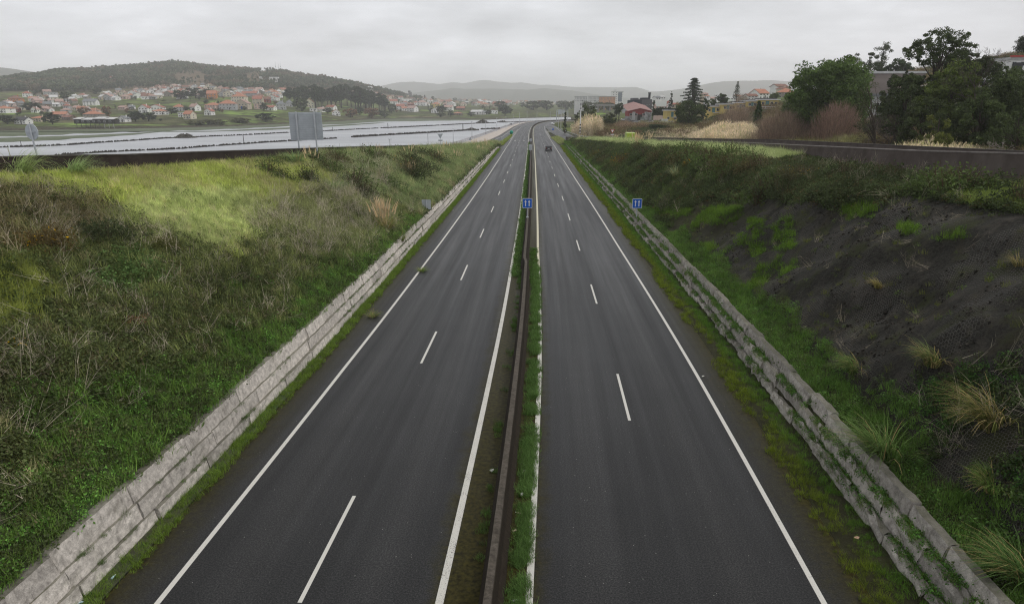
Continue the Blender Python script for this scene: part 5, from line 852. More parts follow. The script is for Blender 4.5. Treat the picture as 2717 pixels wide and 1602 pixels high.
# ================================================================== VEGETATION
def ribbons(base, az, L, th0, th1, wd, segs=3, twist=None):
    """curved tapering blades: base (n,3), azimuth, length, start/end lean from vertical -> quads (n*segs,4,3)"""
    n = len(base); t = np.linspace(0, 1, segs + 1); lean = th0[:, None] + (th1 - th0)[:, None] * t; step = (L / segs)[:, None]
    r = np.concatenate([np.zeros((n, 1)), np.cumsum(np.sin((lean[:, :-1] + lean[:, 1:]) / 2) * step, 1)], 1); z = np.concatenate([np.zeros((n, 1)), np.cumsum(np.cos((lean[:, :-1] + lean[:, 1:]) / 2) * step, 1)], 1)
    P = base[:, None] + np.stack([r * np.cos(az)[:, None], r * np.sin(az)[:, None], z], -1); ta = az + math.pi / 2 + (0 if twist is None else twist); sd = np.stack([np.cos(ta), np.sin(ta), 0 * az], -1)[:, None]
    w = (wd[:, None] * (1 - t * .85) / 2)[..., None]; A, B = P - sd * w, P + sd * w; return np.stack([A[:, :-1], B[:, :-1], B[:, 1:], A[:, 1:]], 2).reshape(-1, 4, 3)
def leafquads(c, size, rng, flat=0., asp=.6):
    n = len(c); nrm = rng.normal(0, 1, (n, 3)); nrm[:, 2] += flat * np.sign(rng.random(n) - .1); nrm = nz(nrm); a = nz(np.cross(nrm, rng.normal(0, 1, (n, 3)))); b = np.cross(nrm, a); s = size * rng.uniform(.6, 1.4, (n, 1)) / 2
    return np.stack([c - a * s, c - b * s * asp, c + a * s, c + b * s * asp], 1)
def jit(n, rng, a=.25, k=1): return np.repeat(rng.uniform(1 - a, 1 + a, (n, 1)), k, 0) * np.ones(3)
U_ = lambda r, a, b, n: r.uniform(a, b, n)
def p_grass(seed, n, h0, h1, rad, wd, bend=(.5, 1.2), wind=None):
    r = np.random.default_rng(seed); a = U_(r, 0, 6.283, n); q = np.sqrt(r.random(n)) * rad; base = np.stack([q * np.cos(a), q * np.sin(a), np.full(n, -.03)], -1)
    az = U_(r, 0, 6.283, n) if wind is None else r.normal(wind, .7, n); mb = MB(); mb.quads(ribbons(base, az, U_(r, h0, h1, n), U_(r, 0, .35, n), U_(r, *bend, n), np.full(n, wd) * U_(r, .7, 1.3, n), 2), jit(n, r, .35, 2)); return mb
def p_leafy(seed, n, rad, ht, ls, stems=6):
    r = np.random.default_rng(seed); d = nz(r.normal(0, 1, (n, 3))); d[:, 2] = np.abs(d[:, 2]); q = r.random((n, 1)) ** .4; c = d * q * [rad, rad, ht]; mb = MB().quads(leafquads(c, ls, r, 1.1), jit(n, r, .45))
    b = np.zeros((stems, 3)); mb.quads(ribbons(b, U_(r, 0, 6.3, stems), U_(r, rad, rad * 1.7, stems), U_(r, .2, .8, stems), U_(r, 1., 2., stems), np.full(stems, .012), 3), np.array([.9, .65, .5]) * jit(stems, r, .3, 3)); return mb
def p_stems(seed, n, h0, h1, rad, wd, lean=.5):
    r = np.random.default_rng(seed); base = np.c_[r.normal(0, rad, (n, 2)), np.full(n, -.05)]; az = U_(r, 0, 6.28, n); th = np.abs(r.normal(0, lean, n)); L = U_(r, h0, h1, n); mb = MB(); tw = U_(r, 0, 3, n); mb.quads(ribbons(base, az, L, th, th + U_(r, -.1, .5, n), np.full(n, wd), 2, tw), jit(n, r, .3, 2))
    k = n * 2; i = r.integers(0, n, k); t = U_(r, .4, .9, k); pb = base[i] + np.stack([np.sin(th[i]) * np.cos(az[i]) * L[i] * t, np.sin(th[i]) * np.sin(az[i]) * L[i] * t, np.cos(th[i]) * L[i] * t], -1); mb.quads(ribbons(pb, U_(r, 0, 6.28, k), L[i] * .3, U_(r, .4, 1.1, k), U_(r, .6, 1.4, k), np.full(k, wd * .7), 1, U_(r, 0, 3, k)), jit(k, r, .3)); return mb
_pc = {}
def pcol(key, mbs, m=None):
    c = bpy.data.collections.new(key)
    for i, mb in enumerate(mbs): o = mb.build(f'{key}_{i:02d}', m or LEAFI, link=False); c.objects.link(o)
    _pc[key] = c; return c
pcol('a_short', [p_grass(i, 46, .10, .32, .24, .014) for i in range(4)]); pcol('b_long', [p_grass(10 + i, 46, .4, .85, .26, .016, (.9, 1.7), .2 * i + 2.6) for i in range(4)]); pcol('c_bramble', [p_leafy(20 + i, 75, .34, .30, .075) for i in range(5)]); pcol('d_weed', [p_leafy(30 + i, 60, .26, .24, .06, 3) for i in range(4)])
pcol('e_dry', [p_stems(40 + i, 10, .5, 1.5, .12, .015) for i in range(4)])
def p_reed(i):
    mb = p_grass(50 + i, 22, 2.4, 4.6, .75, .05, (.1, .7)); r = np.random.default_rng(90 + i); n = 46; c = np.c_[r.normal(0, .55, (n, 2)), r.uniform(.8, 4.0, n)]; mb.quads(ribbons(c, U_(r, 0, 6.28, n), U_(r, .4, .9, n), U_(r, .5, 1., n), U_(r, 1.2, 2.3, n), np.full(n, .07), 2, U_(r, 0, 3, n)), jit(n, r, .4, 2))
    k = 9; c = np.c_[r.normal(0, .7, (k, 2)), r.uniform(3.2, 4.5, k)]; mb.quads(ribbons(c, U_(r, 0, 6.28, k), np.full(k, .7), U_(r, 0, .5, k), U_(r, .6, 1.2, k), np.full(k, .16), 2, U_(r, 0, 3, k)), np.array([1.25, 1.2, 1.15]) * jit(k, r, .2, 2)); return mb
pcol('f_reed', [p_reed(i) for i in range(4)]); pcol('g_gorse', [p_leafy(60 + i, 150, .5, .55, .07, 8) for i in range(3)])
def scatter(name, label, cat, key, P, rot, scl, tint, seed=0):
    n = len(P); r = np.random.default_rng(seed); me = bpy.data.meshes.new(name); me.vertices.add(n); me.vertices.foreach_set('co', np.asarray(P, np.float32).ravel())
    def at(nm, ty, f, v): a = me.attributes.new(nm, ty, 'POINT'); a.data.foreach_set(f, np.ascontiguousarray(v).ravel())
    at('rot', 'FLOAT_VECTOR', 'vector', np.asarray(rot, np.float32)); at('scl', 'FLOAT', 'value', np.asarray(scl, np.float32)); at('idx', 'INT', 'value', r.integers(0, len(_pc[key].objects), n).astype(np.int32)); at('tint', 'FLOAT_COLOR', 'color', np.c_[tint, np.ones(n)].astype(np.float32))
    o = bpy.data.objects.new(name, me); COL.objects.link(o); ng = bpy.data.node_groups.new('scatter', 'GeometryNodeTree'); ng.interface.new_socket('Geometry', in_out='INPUT', socket_type='NodeSocketGeometry'); ng.interface.new_socket('Geometry', in_out='OUTPUT', socket_type='NodeSocketGeometry')
    N = ng.nodes.new; L = ng.links.new; gi, go = N('NodeGroupInput'), N('NodeGroupOutput'); ci = N('GeometryNodeCollectionInfo'); ci.inputs[0].default_value = _pc[key]; ci.inputs['Separate Children'].default_value = True; ci.inputs['Reset Children'].default_value = True
    ip = N('GeometryNodeInstanceOnPoints'); ip.inputs['Pick Instance'].default_value = True
    def na(nm, ty): x = N('GeometryNodeInputNamedAttribute'); x.data_type = ty; x.inputs[0].default_value = nm; return [s for s in x.outputs if s.enabled and s.name == 'Attribute'][0]
    e2r = N('FunctionNodeEulerToRotation'); L(na('rot', 'FLOAT_VECTOR'), e2r.inputs[0]); L(gi.outputs[0], ip.inputs['Points']); L(ci.outputs[0], ip.inputs['Instance']); L(na('idx', 'INT'), ip.inputs['Instance Index']); L(e2r.outputs[0], ip.inputs['Rotation']); L(na('scl', 'FLOAT'), ip.inputs['Scale']); L(ip.outputs[0], go.inputs[0])
    md = o.modifiers.new('scatter', 'NODES'); md.node_group = ng; return stuff(o, label, cat)
def hit(px, py):                                              # where a view ray meets the banks
    d = ray(px, py); t = np.geomspace(6, 330, 1500); x, y, z = d[0] * t, d[1] * t, H + d[2] * t; S, U = xy2su(x, y); e = np.where(U < uAL(S), zbankL(S, U), np.where(U > uAR(S), zbankR(S, U), 0)); k = np.argmax(z < e); return np.array([x[k], y[k], e[k]])
LG = [(-300, 425), (1010, 412), (930, 490), (790, 500), (700, 560), (690, 620), (600, 690), (510, 650), (380, 600), (330, 560), (230, 505), (-300, 500)]
C3 = lambda *c: np.array(c, float)
class Acc:
    def __init__(s): s.d = {}
    def add(s, key, P, scl, tint, rng, tilt=.25):
        if len(P) == 0: return
        n = len(P); rot = np.c_[rng.normal(0, tilt, n), rng.normal(0, tilt, n), rng.uniform(0, 6.283, n)] if key != 'b_long' else np.c_[rng.normal(0, tilt, n), rng.normal(0, tilt, n), rng.normal(0, .55, n)]
        s.d.setdefault(key, []).append((np.asarray(P), rot, np.asarray(scl) * np.ones(n), np.asarray(tint) * np.ones((n, 3))))
    def flush(s, name, labels):
        for k, (lab, cat, nm) in labels.items():
            if k in s.d: P, r_, sc, ti = (np.concatenate(z) for z in zip(*s.d[k])); scatter(nm, lab, cat, k, P, r_, sc, ti, 3); print(nm, len(P))
def samp(rng, n, s0, s1, u0, u1):
    s = rng.uniform(s0, s1, n); u = rng.uniform(0, 1, n); a = u0(s) if callable(u0) else u0; b = u1(s) if callable(u1) else u1; return s, a + (b - a) * u
# ---------------------------------------------------------------- left bank
rg = np.random.default_rng(100); AC = Acc()
for (s0, s1, n, sc) in ((7, 40, 21000, 1.0), (40, 80, 17000, 1.12), (80, 140, 9500, 1.5), (140, 238, 5500, 2.0)):
    s, u = samp(rg, n, s0, s1, lambda s: uL(s) + .1, -10.45); z = zbankL(s, u); P = su(s, u, z); px, py = proj(P); n1 = fbm(s / 3.1, u / 2.3 + 50, 3); jx, jy = px + rg.normal(0, 26, n) + n1 * 90, py + rg.normal(0, 15, n) + fbm(s / 2, u / 1.5 + 9, 3) * 60; n2 = fbm(s / 1.2 + 9, u / 1.1, 2); rnd = rg.random(n)
    keep = (px > -260); var = rg.uniform(.75, 1.3, (n, 1))
    lg = inpoly(jx, jy, LG) & (s < 75); strip_ = (u > -12.3 + n1 * 5 + rg.normal(0, .5, n) - .9 * sstep(s, 30, 12)) & ~lg & (s < 66 + n1 * 20); tus = (s > 66 + n1 * 22) & ~lg & ~strip_; brown = ((jx < 270) & (jy > 520) & (jy < 690 - jx * .3)) & ~lg & (rg.random(n) < .7); wp = (((jx - 345) / 105) ** 2 + ((jy - 725) / 62) ** 2 < 1) & ~lg; lft = inpoly(jx, jy, [(-300, 690), (120, 715), (150, 800), (100, 850), (-300, 930)]); dry = inpoly(jx, jy, [(640, 470), (1010, 440), (1040, 600), (900, 700), (690, 600)]) & ~lg
    rest = keep & ~(lg | strip_ | tus | brown | wp | lft | dry)
    def put(m, key, scl, col, tilt=.25):
        m = m & keep; k = m.sum()
        if k: AC.add(key, P[m], scl * sc * rg.uniform(.7, 1.35, k), col * var[m] * (1 + n1[m, None] * .9), rg, tilt)
    n3 = fbm(s / 7 + 3, u / 5, 3); pt = ((jx - 510) / 190) ** 2 + ((jy - 580) / 90) ** 2 < 1; put(lg & pt & (rnd < .6), 'b_long', .62, C3(.35, .38, .18)); put(lg & pt & (rnd >= .6) & (rnd < .9), 'a_short', 1.25, C3(.24, .28, .12)); put(lg & ~pt & (rnd < .52 + n3), 'a_short', 1.35, C3(.285, .32, .11)); put(lg & ~pt & (rnd >= .52 + n3) & (rnd < .78), 'a_short', 1.4, C3(.33, .31, .17)); put(lg & (rnd >= .9) & (rnd < .955), 'c_bramble', .8, C3(.08, .10, .04)); put(lg & (rnd >= .955), 'b_long', .65, C3(.38, .33, .22))
    put(strip_ & (rnd < .33), 'd_weed', 1., C3(.090, .165, .048)); put(strip_ & (rnd >= .33) & (rnd < .68), 'a_short', 1.15, C3(.12, .185, .055)); put(strip_ & (rnd >= .68), 'c_bramble', .95, C3(.055, .070, .030))
    put(tus & (rnd < .42), 'b_long', 1., C3(.15, .185, .085) * (1. + 0)); put(tus & (rnd >= .42) & (rnd < .52), 'b_long', 1., C3(.26, .23, .14)); put(tus & (rnd >= .52), 'c_bramble', 1.1, C3(.052, .066, .032))
    put(brown & (rnd < .3), 'g_gorse', .8, C3(.10, .088, .048)); put(brown & (rnd >= .3) & (rnd < .85), 'a_short', 1.4, C3(.23, .21, .115)); put(brown & (rnd > .965), 'e_dry', 1., C3(.34, .29, .22), .4); put(brown & (rnd >= .8), 'c_bramble', 1.1, C3(.06, .07, .03))
    put(wp & (rnd < .6), 'd_weed', 1.2, C3(.075, .118, .045)); put(wp & (rnd >= .6), 'c_bramble', 1., C3(.06, .075, .03))
    put(lft & (rnd < .7), 'b_long', .7, C3(.15, .17, .05)); put(lft & (rnd >= .7), 'c_bramble', 1., C3(.05, .065, .025))
    put(dry & (rnd < .4), 'c_bramble', .9, C3(.085, .092, .045)); put(dry & (rnd >= .4) & (rnd < .85), 'a_short', 1.5, C3(.185, .20, .095)); put(dry & (rnd > .93), 'e_dry', 1., C3(.36, .32, .26), .4)
    up_ = sstep(py, 1000, 560)
    b1 = .72 - .34 * up_; b2 = b1 + .10; put(rest & (rnd < b1), 'c_bramble', 1.05, C3(.060, .073, .032)); put(rest & (rnd >= b1) & (rnd < b2), 'c_bramble', 1., C3(.085, .078, .046)); put(rest & (rnd >= b2) & (rnd < .955), 'a_short', 1.4, C3(.15, .17, .07)); put(rest & (rnd >= .955) & (rnd < .972), 'b_long', .8, C3(.24, .22, .13)); put(rest & (rnd >= .972) & (s < 70), 'e_dry', 1., C3(.34, .30, .24), .5)
s, u = samp(rg, 5600, 6, 215, -9.85, -9.2); k = fbm(s / 2., u * 3, 3) > -.2 - .5 * (-9.35 - u); s, u = s[k], u[k]; P = su(s, u, .02); AC.add('a_short', P, rg.uniform(.35, .8, len(s)) * (1 + s / 260), C3(.115, .165, .042) * rg.uniform(.7, 1.3, (len(s), 1)), rg); s, u = samp(rg, 700, 6, 200, -10., -9.4); AC.add('d_weed', su(s, u, .02), rg.uniform(.3, .6, len(s)), C3(.06, .11, .03) * rg.uniform(.7, 1.3, (len(s), 1)), rg)
for uu, zz in ((-9.86, .40), (-10.05, .87)):                   # weeds in the joints of the block wall
    s = rg.uniform(6, 215, 900); s = s[fbm(s / 1.7, s * 0 + uu, 3) > .02]; AC.add('a_short', su(s, uu, zz * np.interp(s, [0, 200, 230], [1, .93, .7])), rg.uniform(.25, .6, len(s)), C3(.07, .11, .035) * rg.uniform(.7, 1.3, (len(s), 1)), rg)
AC.flush('left', {'a_short': ('short grass and weeds covering the left bank', 'grass', 'short_grass'), 'b_long': ('long wind-bent pale grass on the left bank', 'grass', 'long_grass'), 'c_bramble': ('dark tangled brambles covering the left bank', 'brambles', 'bramble_cover'), 'd_weed': ('bright green broad leaved weeds above the left block wall', 'weeds', 'weed_cover'), 'e_dry': ('dry grey stalks standing among the left brambles', 'dry stalks', 'dry_stalks'), 'g_gorse': ('brown low gorse scrub at the left edge of the bank', 'scrub', 'gorse_scrub')})
# ---------------------------------------------------------------- right bank
AC = Acc(); Z6 = lambda pts: [(1450 + x / 2.968, 360 + y / 2.968) for x, y in pts]
GP = [Z6(p) for p in ([(1130, 770), (1180, 680), (1280, 560), (1560, 580), (1500, 690), (1330, 690), (1230, 680)], [(1600, 650), (1720, 680), (1700, 940), (1620, 950)], [(1770, 700), (1940, 640), (1960, 860), (1830, 920), (1780, 830)], [(1360, 950), (1560, 780), (1600, 810), (1430, 920)], [(1700, 1010), (1900, 930), (1770, 1110), (1560, 1250), (1530, 1230), (1640, 1120)], [(1820, 1090), (1960, 970), (1960, 1060), (1850, 1110)], [(720, 560), (1130, 590), (1150, 620), (860, 650), (760, 640)], [(1230, 850), (1330, 860), (1300, 920), (1230, 900)])]
GP += [[(2240, 545), (2330, 545), (2310, 580), (2250, 575)], [(2395, 600), (2440, 605), (2430, 622), (2398, 620)], [(2455, 640), (2570, 610), (2565, 628), (2460, 648)]]
IVL = lambda x: np.interp(x, [1480, 1640, 1700, 1800, 1850, 1990, 2150, 2220, 2330, 2440, 2483, 2530], [420, 560, 585, 565, 535, 522, 532, 560, 540, 500, 470, 440])
LOW = [(2080, 1010), (2250, 1075), (2330, 1030), (2480, 1010), (2560, 960), (2760, 930), (3100, 900), (3100, 1700), (2500, 1700), (2250, 1200)]
for (s0, s1, n, sc) in ((7, 40, 17000, 1.0), (40, 80, 16000, 1.12), (80, 140, 8500, 1.5), (140, 246, 5200, 2.0)):
    s, u = samp(rg, n, s0, s1, 11.5, lambda s: uR(s) - .1); z = zbankR(s, u); P = su(s, u, z); px, py = proj(P); jx, jy = px + rg.normal(0, 10, n), py + rg.normal(0, 8, n); n1 = fbm(s / 3.1 + 70, u / 2.3, 3); rnd = rg.random(n); keep = px < 3000; var = rg.uniform(.75, 1.3, (n, 1)); uc = 12.9 + (uR(s) - 12.9) * .58
    strip_ = u < 13.2 + n1 * 2.2 - .5 * (s > 60); plat = (u > uc + .3 + n1 * 2) & (s > 63 + n1 * 10); lawn = (u > uc + .2) & (jx > 2520) & (jy > 440) & (s < 60); gp = np.zeros(n, bool)
    for g_ in GP: gp |= inpoly(px + rg.normal(0, 5, n), py + rg.normal(0, 4, n), g_)
    ivy = (jy < IVL(jx)) & (jx < 2540) & ~lawn & ~plat | ((u > uc) & (s < 63) & ~lawn); low = inpoly(jx, jy, LOW) & (n1 + .25 * (rnd - .5) > -.13); mid = (s > 64 + n1 * 8) & ~plat
    def put(m, key, scl, col, tilt=.25):
        m = m & keep; k = m.sum()
        if k: AC.add(key, P[m], scl * sc * rg.uniform(.7, 1.35, k), col * var[m] * (1 + n1[m, None] * .9), rg, tilt)
    rest = keep & ~strip_
    put(strip_ & (rnd < .45), 'a_short', 1.05, C3(.085, .14, .04)); put(strip_ & (rnd >= .45) & (rnd < .8), 'd_weed', .9, C3(.065, .115, .036)); put(strip_ & (rnd >= .8) & (rnd < .95), 'c_bramble', .8, C3(.055, .072, .03)); put(rest & plat & (rnd < .5) & (n1 > -.19), 'b_long', .95, C3(.29, .32, .17)); put(rest & plat & (n1 <= -.19), 'c_bramble', 1.2, C3(.05, .062, .03)); put(rest & plat & (rnd >= .5) & (n1 > -.19), 'b_long', .85, C3(.2, .24, .11)); put(rest & lawn & (rnd < .8), 'a_short', 1.2, C3(.15, .19, .06)); put(rest & lawn & (rnd >= .8), 'c_bramble', .9, C3(.06, .075, .03)); put(rest & gp & (rnd < .6), 'a_short', 1.1, C3(.085, .135, .03)); put(rest & gp & (rnd >= .6), 'd_weed', .8, C3(.065, .11, .028))
    put(rest & (ivy | mid) & ~gp & (rnd < .78), 'c_bramble', 1.15, C3(.042, .055, .025)); put(rest & (ivy | mid) & ~gp & (rnd >= .78) & (rnd < .88), 'c_bramble', 1., C3(.082, .062, .033)); put(rest & mid & ~gp & (rnd >= .88), 'a_short', 1.6, C3(.075, .105, .035)); put(rest & (ivy | mid) & (rnd > .991) & (s < 75), 'e_dry', .9, C3(.26, .23, .18), .5)
    put(rest & low & ~ivy & (rnd < .5), 'd_weed', 1., C3(.042, .082, .026)); put(rest & low & ~ivy & (rnd >= .5) & (rnd < .85), 'c_bramble', .95, C3(.042, .058, .024)); put(rest & low & ~ivy & (rnd > .97), 'e_dry', 1., C3(.22, .20, .16), .5); put(rest & ~(ivy | mid | plat | lawn | gp | low) & (rnd < .02 + .25 * np.clip(n1 - .12, 0, 1)), 'a_short', .8, C3(.09, .10, .035)); put(rest & ~(ivy | mid | plat | lawn | gp | low) & (rnd > .985), 'd_weed', .7, C3(.06, .085, .03)); put(rest & ~(ivy | mid | plat | lawn | gp | low) & (rnd > .97) & (rnd < .976), 'e_dry', .6, C3(.25, .22, .17), .8)
s, u = samp(rg, 9000, 6, 236, 9.25, 10.7); k = (fbm(s / 2.2, u * 1.5, 3) > -.13 - .35 * (u - 9.6)); s, u = s[k], u[k]; k = len(s); AC.add('a_short', su(s, u, .02 + .04 * (u - 9.2)), rg.uniform(.3, .8, k) * (1 + s / 260), (C3(.105, .135, .028) * (1 - sstep(u, 9.8, 10.3))[:, None] + C3(.075, .135, .032) * sstep(u, 9.8, 10.3)[:, None]) * rg.uniform(.7, 1.3, (k, 1)), rg)
for u0, u1, zz in ((10.72, 10.93, .40), (11.04, 11.26, .82)):  # weeds on the ledges between the courses
    s, u = samp(rg, 3800, 6, 232, u0, u1); k = fbm(s / 1.6, u * 2 + zz * 9, 3) > -.06; s, u = s[k], u[k]; k = len(s); AC.add('d_weed', su(s, u, zz - .04), rg.uniform(.4, .95, k), C3(.05, .10, .028) * rg.uniform(.7, 1.4, (k, 1)), rg); s, u = s[::2], u[::2]; AC.add('a_short', su(s, u, zz - .04), rg.uniform(.5, 1.0, len(s)), C3(.09, .12, .04) * rg.uniform(.7, 1.4, (len(s), 1)), rg)
AC.flush('right', {'a_short': ('short mossy grass on the right verge, ledges and rock', 'grass', 'short_grass'), 'b_long': ('pale long grass along the top of the right bank', 'grass', 'long_grass'), 'c_bramble': ('dark ivy and brambles hanging over the right rock face', 'brambles', 'bramble_cover'), 'd_weed': ('green weeds on the ledges of the stepped right wall', 'weeds', 'weed_cover'), 'e_dry': ('dry pale stalks on the right bank', 'dry stalks', 'dry_stalks')})
# ---------------------------------------------------------------- median weeds, far verge, fields beyond
AC = Acc(); s = np.r_[rg.uniform(8, 53, 1500), rg.uniform(20, 50, 300)]; k = (fbm(s / 1.1, s * 0 + 5, 3) > -.15); s = s[k]; u = np.clip(rg.normal(.84, .10, len(s)), .5, 1.02); AC.add('a_short', su(s, u, .01), rg.uniform(.5, 1.15, len(s)), C3(.088, .142, .050) * rg.uniform(.7, 1.35, (len(s), 1)), rg); s = rg.uniform(8, 53, 320); AC.add('d_weed', su(s, np.clip(rg.normal(.72, .12, len(s)), .5, 1.), .01), rg.uniform(.3, .6, len(s)), C3(.06, .10, .03) * rg.uniform(.7, 1.3, (len(s), 1)), rg)
s = rg.uniform(8, 53, 420); s = s[fbm(s / .9, s * 0 + 1, 3) > 0.02]; AC.add('a_short', su(s, rg.normal(-.32, .07, len(s)), .01), rg.uniform(.35, .8, len(s)), C3(.075, .13, .04) * rg.uniform(.7, 1.35, (len(s), 1)), rg)
s = np.r_[rg.uniform(49, 120, 1700), rg.uniform(120, 260, 1100)]; AC.add('d_weed', su(s, rg.uniform(-.92, -.34, len(s)), .01), rg.uniform(.5, 1.1, len(s)), C3(.065, .11, .035) * rg.uniform(.7, 1.4, (len(s), 1)), rg); s = rg.uniform(47, 60, 200); AC.add('d_weed', su(s, rg.uniform(.35, .95, len(s)), .01), rg.uniform(.4, 1., len(s)), C3(.06, .11, .03) * rg.uniform(.7, 1.3, (len(s), 1)), rg)
AC.flush('median', {'a_short': ('tufts of green grass growing along the median barrier', 'grass', 'short_grass'), 'd_weed': ('low green weeds along the median barrier', 'weeds', 'weed_cover')})
AC = Acc(); s, u = samp(rg, 5000, 236, 330, lambda s: np.minimum(uLin(s), uAL(s) - .05), lambda s: uAL(s)); P = su(s, u, zbankL(s, u)); AC.add('b_long', P, rg.uniform(.3, .9, len(s)), C3(.15, .18, .06) * rg.uniform(.7, 1.3, (len(s), 1)), rg); s, u = samp(rg, 2500, 244, 300, uAR, uRin); P = su(s, u, zbankR(s, u)); AC.add('b_long', P, rg.uniform(.3, .9, len(s)), C3(.18, .20, .09) * rg.uniform(.7, 1.3, (len(s), 1)), rg)
s, u = samp(rg, 6000, 205, 430, lambda s: uRout(s) + .6, lambda s: uRout(s) + 9); AC.add('b_long', su(s, u, zsR(s) + .1), rg.uniform(.8, 1.6, len(s)), C3(.14, .165, .07) * rg.uniform(.6, 1.4, (len(s), 1)), rg); AC.flush('gore', {'b_long': ('long grass on the gores and behind the right crash barrier', 'grass', 'long_grass')})
def field(n, x0, x1, Y0, Y1, seed): r = np.random.default_rng(seed); px = r.uniform(x0, x1, n); Y = r.uniform(Y0, Y1, n); X = (px - CX) * (Y * CT + 3.5) / F; z = elev(X, Y); return r, px, np.stack([X, Y, z], -1)
# scrub and rough grass on the right hand land
r, px, P = field(22000, 1510, 3000, 62, 330, 5); S_, U__ = xy2su(P[:, 0], P[:, 1]); k = U__ > uRout(S_) + 2; P = P[k]; n1 = fbm(P[:, 0] / 9, P[:, 1] / 14, 3); AC = Acc(); sc = 1.4 + P[:, 1] / 120; m = n1 > .02
AC.add('c_bramble', P[m], sc[m] * r.uniform(.8, 1.7, m.sum()), C3(.05, .06, .03) * r.uniform(.6, 1.4, (m.sum(), 1)), r); m = (n1 <= .02) & (n1 > -.19); AC.add('g_gorse', P[m], sc[m] * r.uniform(.7, 1.3, m.sum()), C3(.095, .072, .045) * r.uniform(.6, 1.4, (m.sum(), 1)), r); m = n1 <= -.12; AC.add('b_long', P[m], sc[m] * r.uniform(.7, 1.2, m.sum()), C3(.17, .165, .08) * r.uniform(.6, 1.4, (m.sum(), 1)), r)
AC.flush('land', {'c_bramble': ('dark undergrowth on the right hand slope beyond the slip road', 'undergrowth', 'bramble_cover'), 'g_gorse': ('brown heathy scrub on the right hand land', 'scrub', 'heath_scrub'), 'b_long': ('straw coloured rough grass on the right hand land', 'grass', 'rough_grass')})
# reed beds
def reeds(label, n, x0, x1, Y0, Y1, hf, seed, col=C3(.43, .37, .29), zf=None):
    r, px, P = field(n, x0, x1, Y0, Y1, seed); S_, U__ = xy2su(P[:, 0], P[:, 1]); k = U__ > uRout(S_) + 1.2; P, px = P[k], px[k]; sc = hf(px) * r.uniform(.5, 1.15, len(P)) * (1 + fbm(P[:, 0] / 2.5, P[:, 1] / 4, 3) * 1.1); k = sc > .15; P, sc, px = P[k], sc[k], px[k]; n_ = len(P); t = C3(.44, .34, .19) * r.uniform(.7, 1.3, (n_, 1)); t[r.random(n_) < .22] *= C3(.6, .68, .5); t = t * (col / C3(.44, .34, .19))
    if zf is not None: P[:, 2] = np.maximum(P[:, 2], zf(px, P[:, 1]))
    scatter('reed_bed', label, 'reeds', 'f_reed', P, np.c_[r.normal(0, .1, (n_, 2)), r.uniform(0, 6.28, n_)], sc, t, seed)
reeds('tall straw coloured reeds inside the bend, around the striped mast', 3000, 1484, 1598, 262, 335, lambda x: np.interp(x, [1484, 1500, 1530, 1580, 1592, 1600], [.4, .8, 1.15, 1.12, .7, .2]), 71)
reeds('low thin straw reeds spreading right of the yield sign', 2300, 1590, 1850, 175, 245, lambda x: np.interp(x, [1590, 1640, 1700, 1740, 1830], [.42, .26, .22, .32, .4]), 72, C3(.41, .36, .28))
reeds('dense mound of straw coloured reeds under the brown bushes', 3200, 1826, 2004, 150, 205, lambda x: np.interp(x, [1826, 1860, 1900, 1950, 1990, 2008], [.38, .58, .70, .70, .55, .2]), 73, C3(.44, .385, .30))
reeds('pale leafy reeds behind the far parapet under the dark trees', 2300, 2262, 2590, 62, 92, lambda x: np.interp(x, [2262, 2300, 2400, 2450, 2500, 2590], [.25, .4, .56, .54, .4, .28]), 74, C3(.42, .375, .28))
def chunk(seed):
    r = np.random.default_rng(seed); mb = MB(); v = nz(np.array([[x, y, z] for x in (-1, 1) for y in (-1, 1) for z in (-1, 1)], float)) * r.uniform(.6, 1.2, (8, 1)) * [1, .8, .6]; [mb.quads([[v[i] for i in k]], (1, 1, 1)) for k in ((0, 1, 3, 2), (4, 6, 7, 5), (0, 4, 5, 1), (2, 3, 7, 6), (0, 2, 6, 4), (1, 5, 7, 3))]; return mb
pcol('r_rubble', [chunk(i) for i in range(5)]); n = 7000; s, u = samp(rg, n, 12, 58, 12.6, lambda s: 20.5); k = fbm(s / 1.6, u / 1.6, 3) > -.03; s, u = s[k], u[k]; n = len(s); P = su(s, u, zbankR(s, u)); scatter('rubble', 'loose dark stones and clods held under the netting of the rock face', 'stones', 'r_rubble', P, rg.uniform(0, 6.28, (n, 3)), rg.uniform(.03, .10, n) * (1 + .7 * (rg.random(n) < .06)), C3(.030, .027, .023) * rg.uniform(.5, 1.7, (n, 1)), 8)
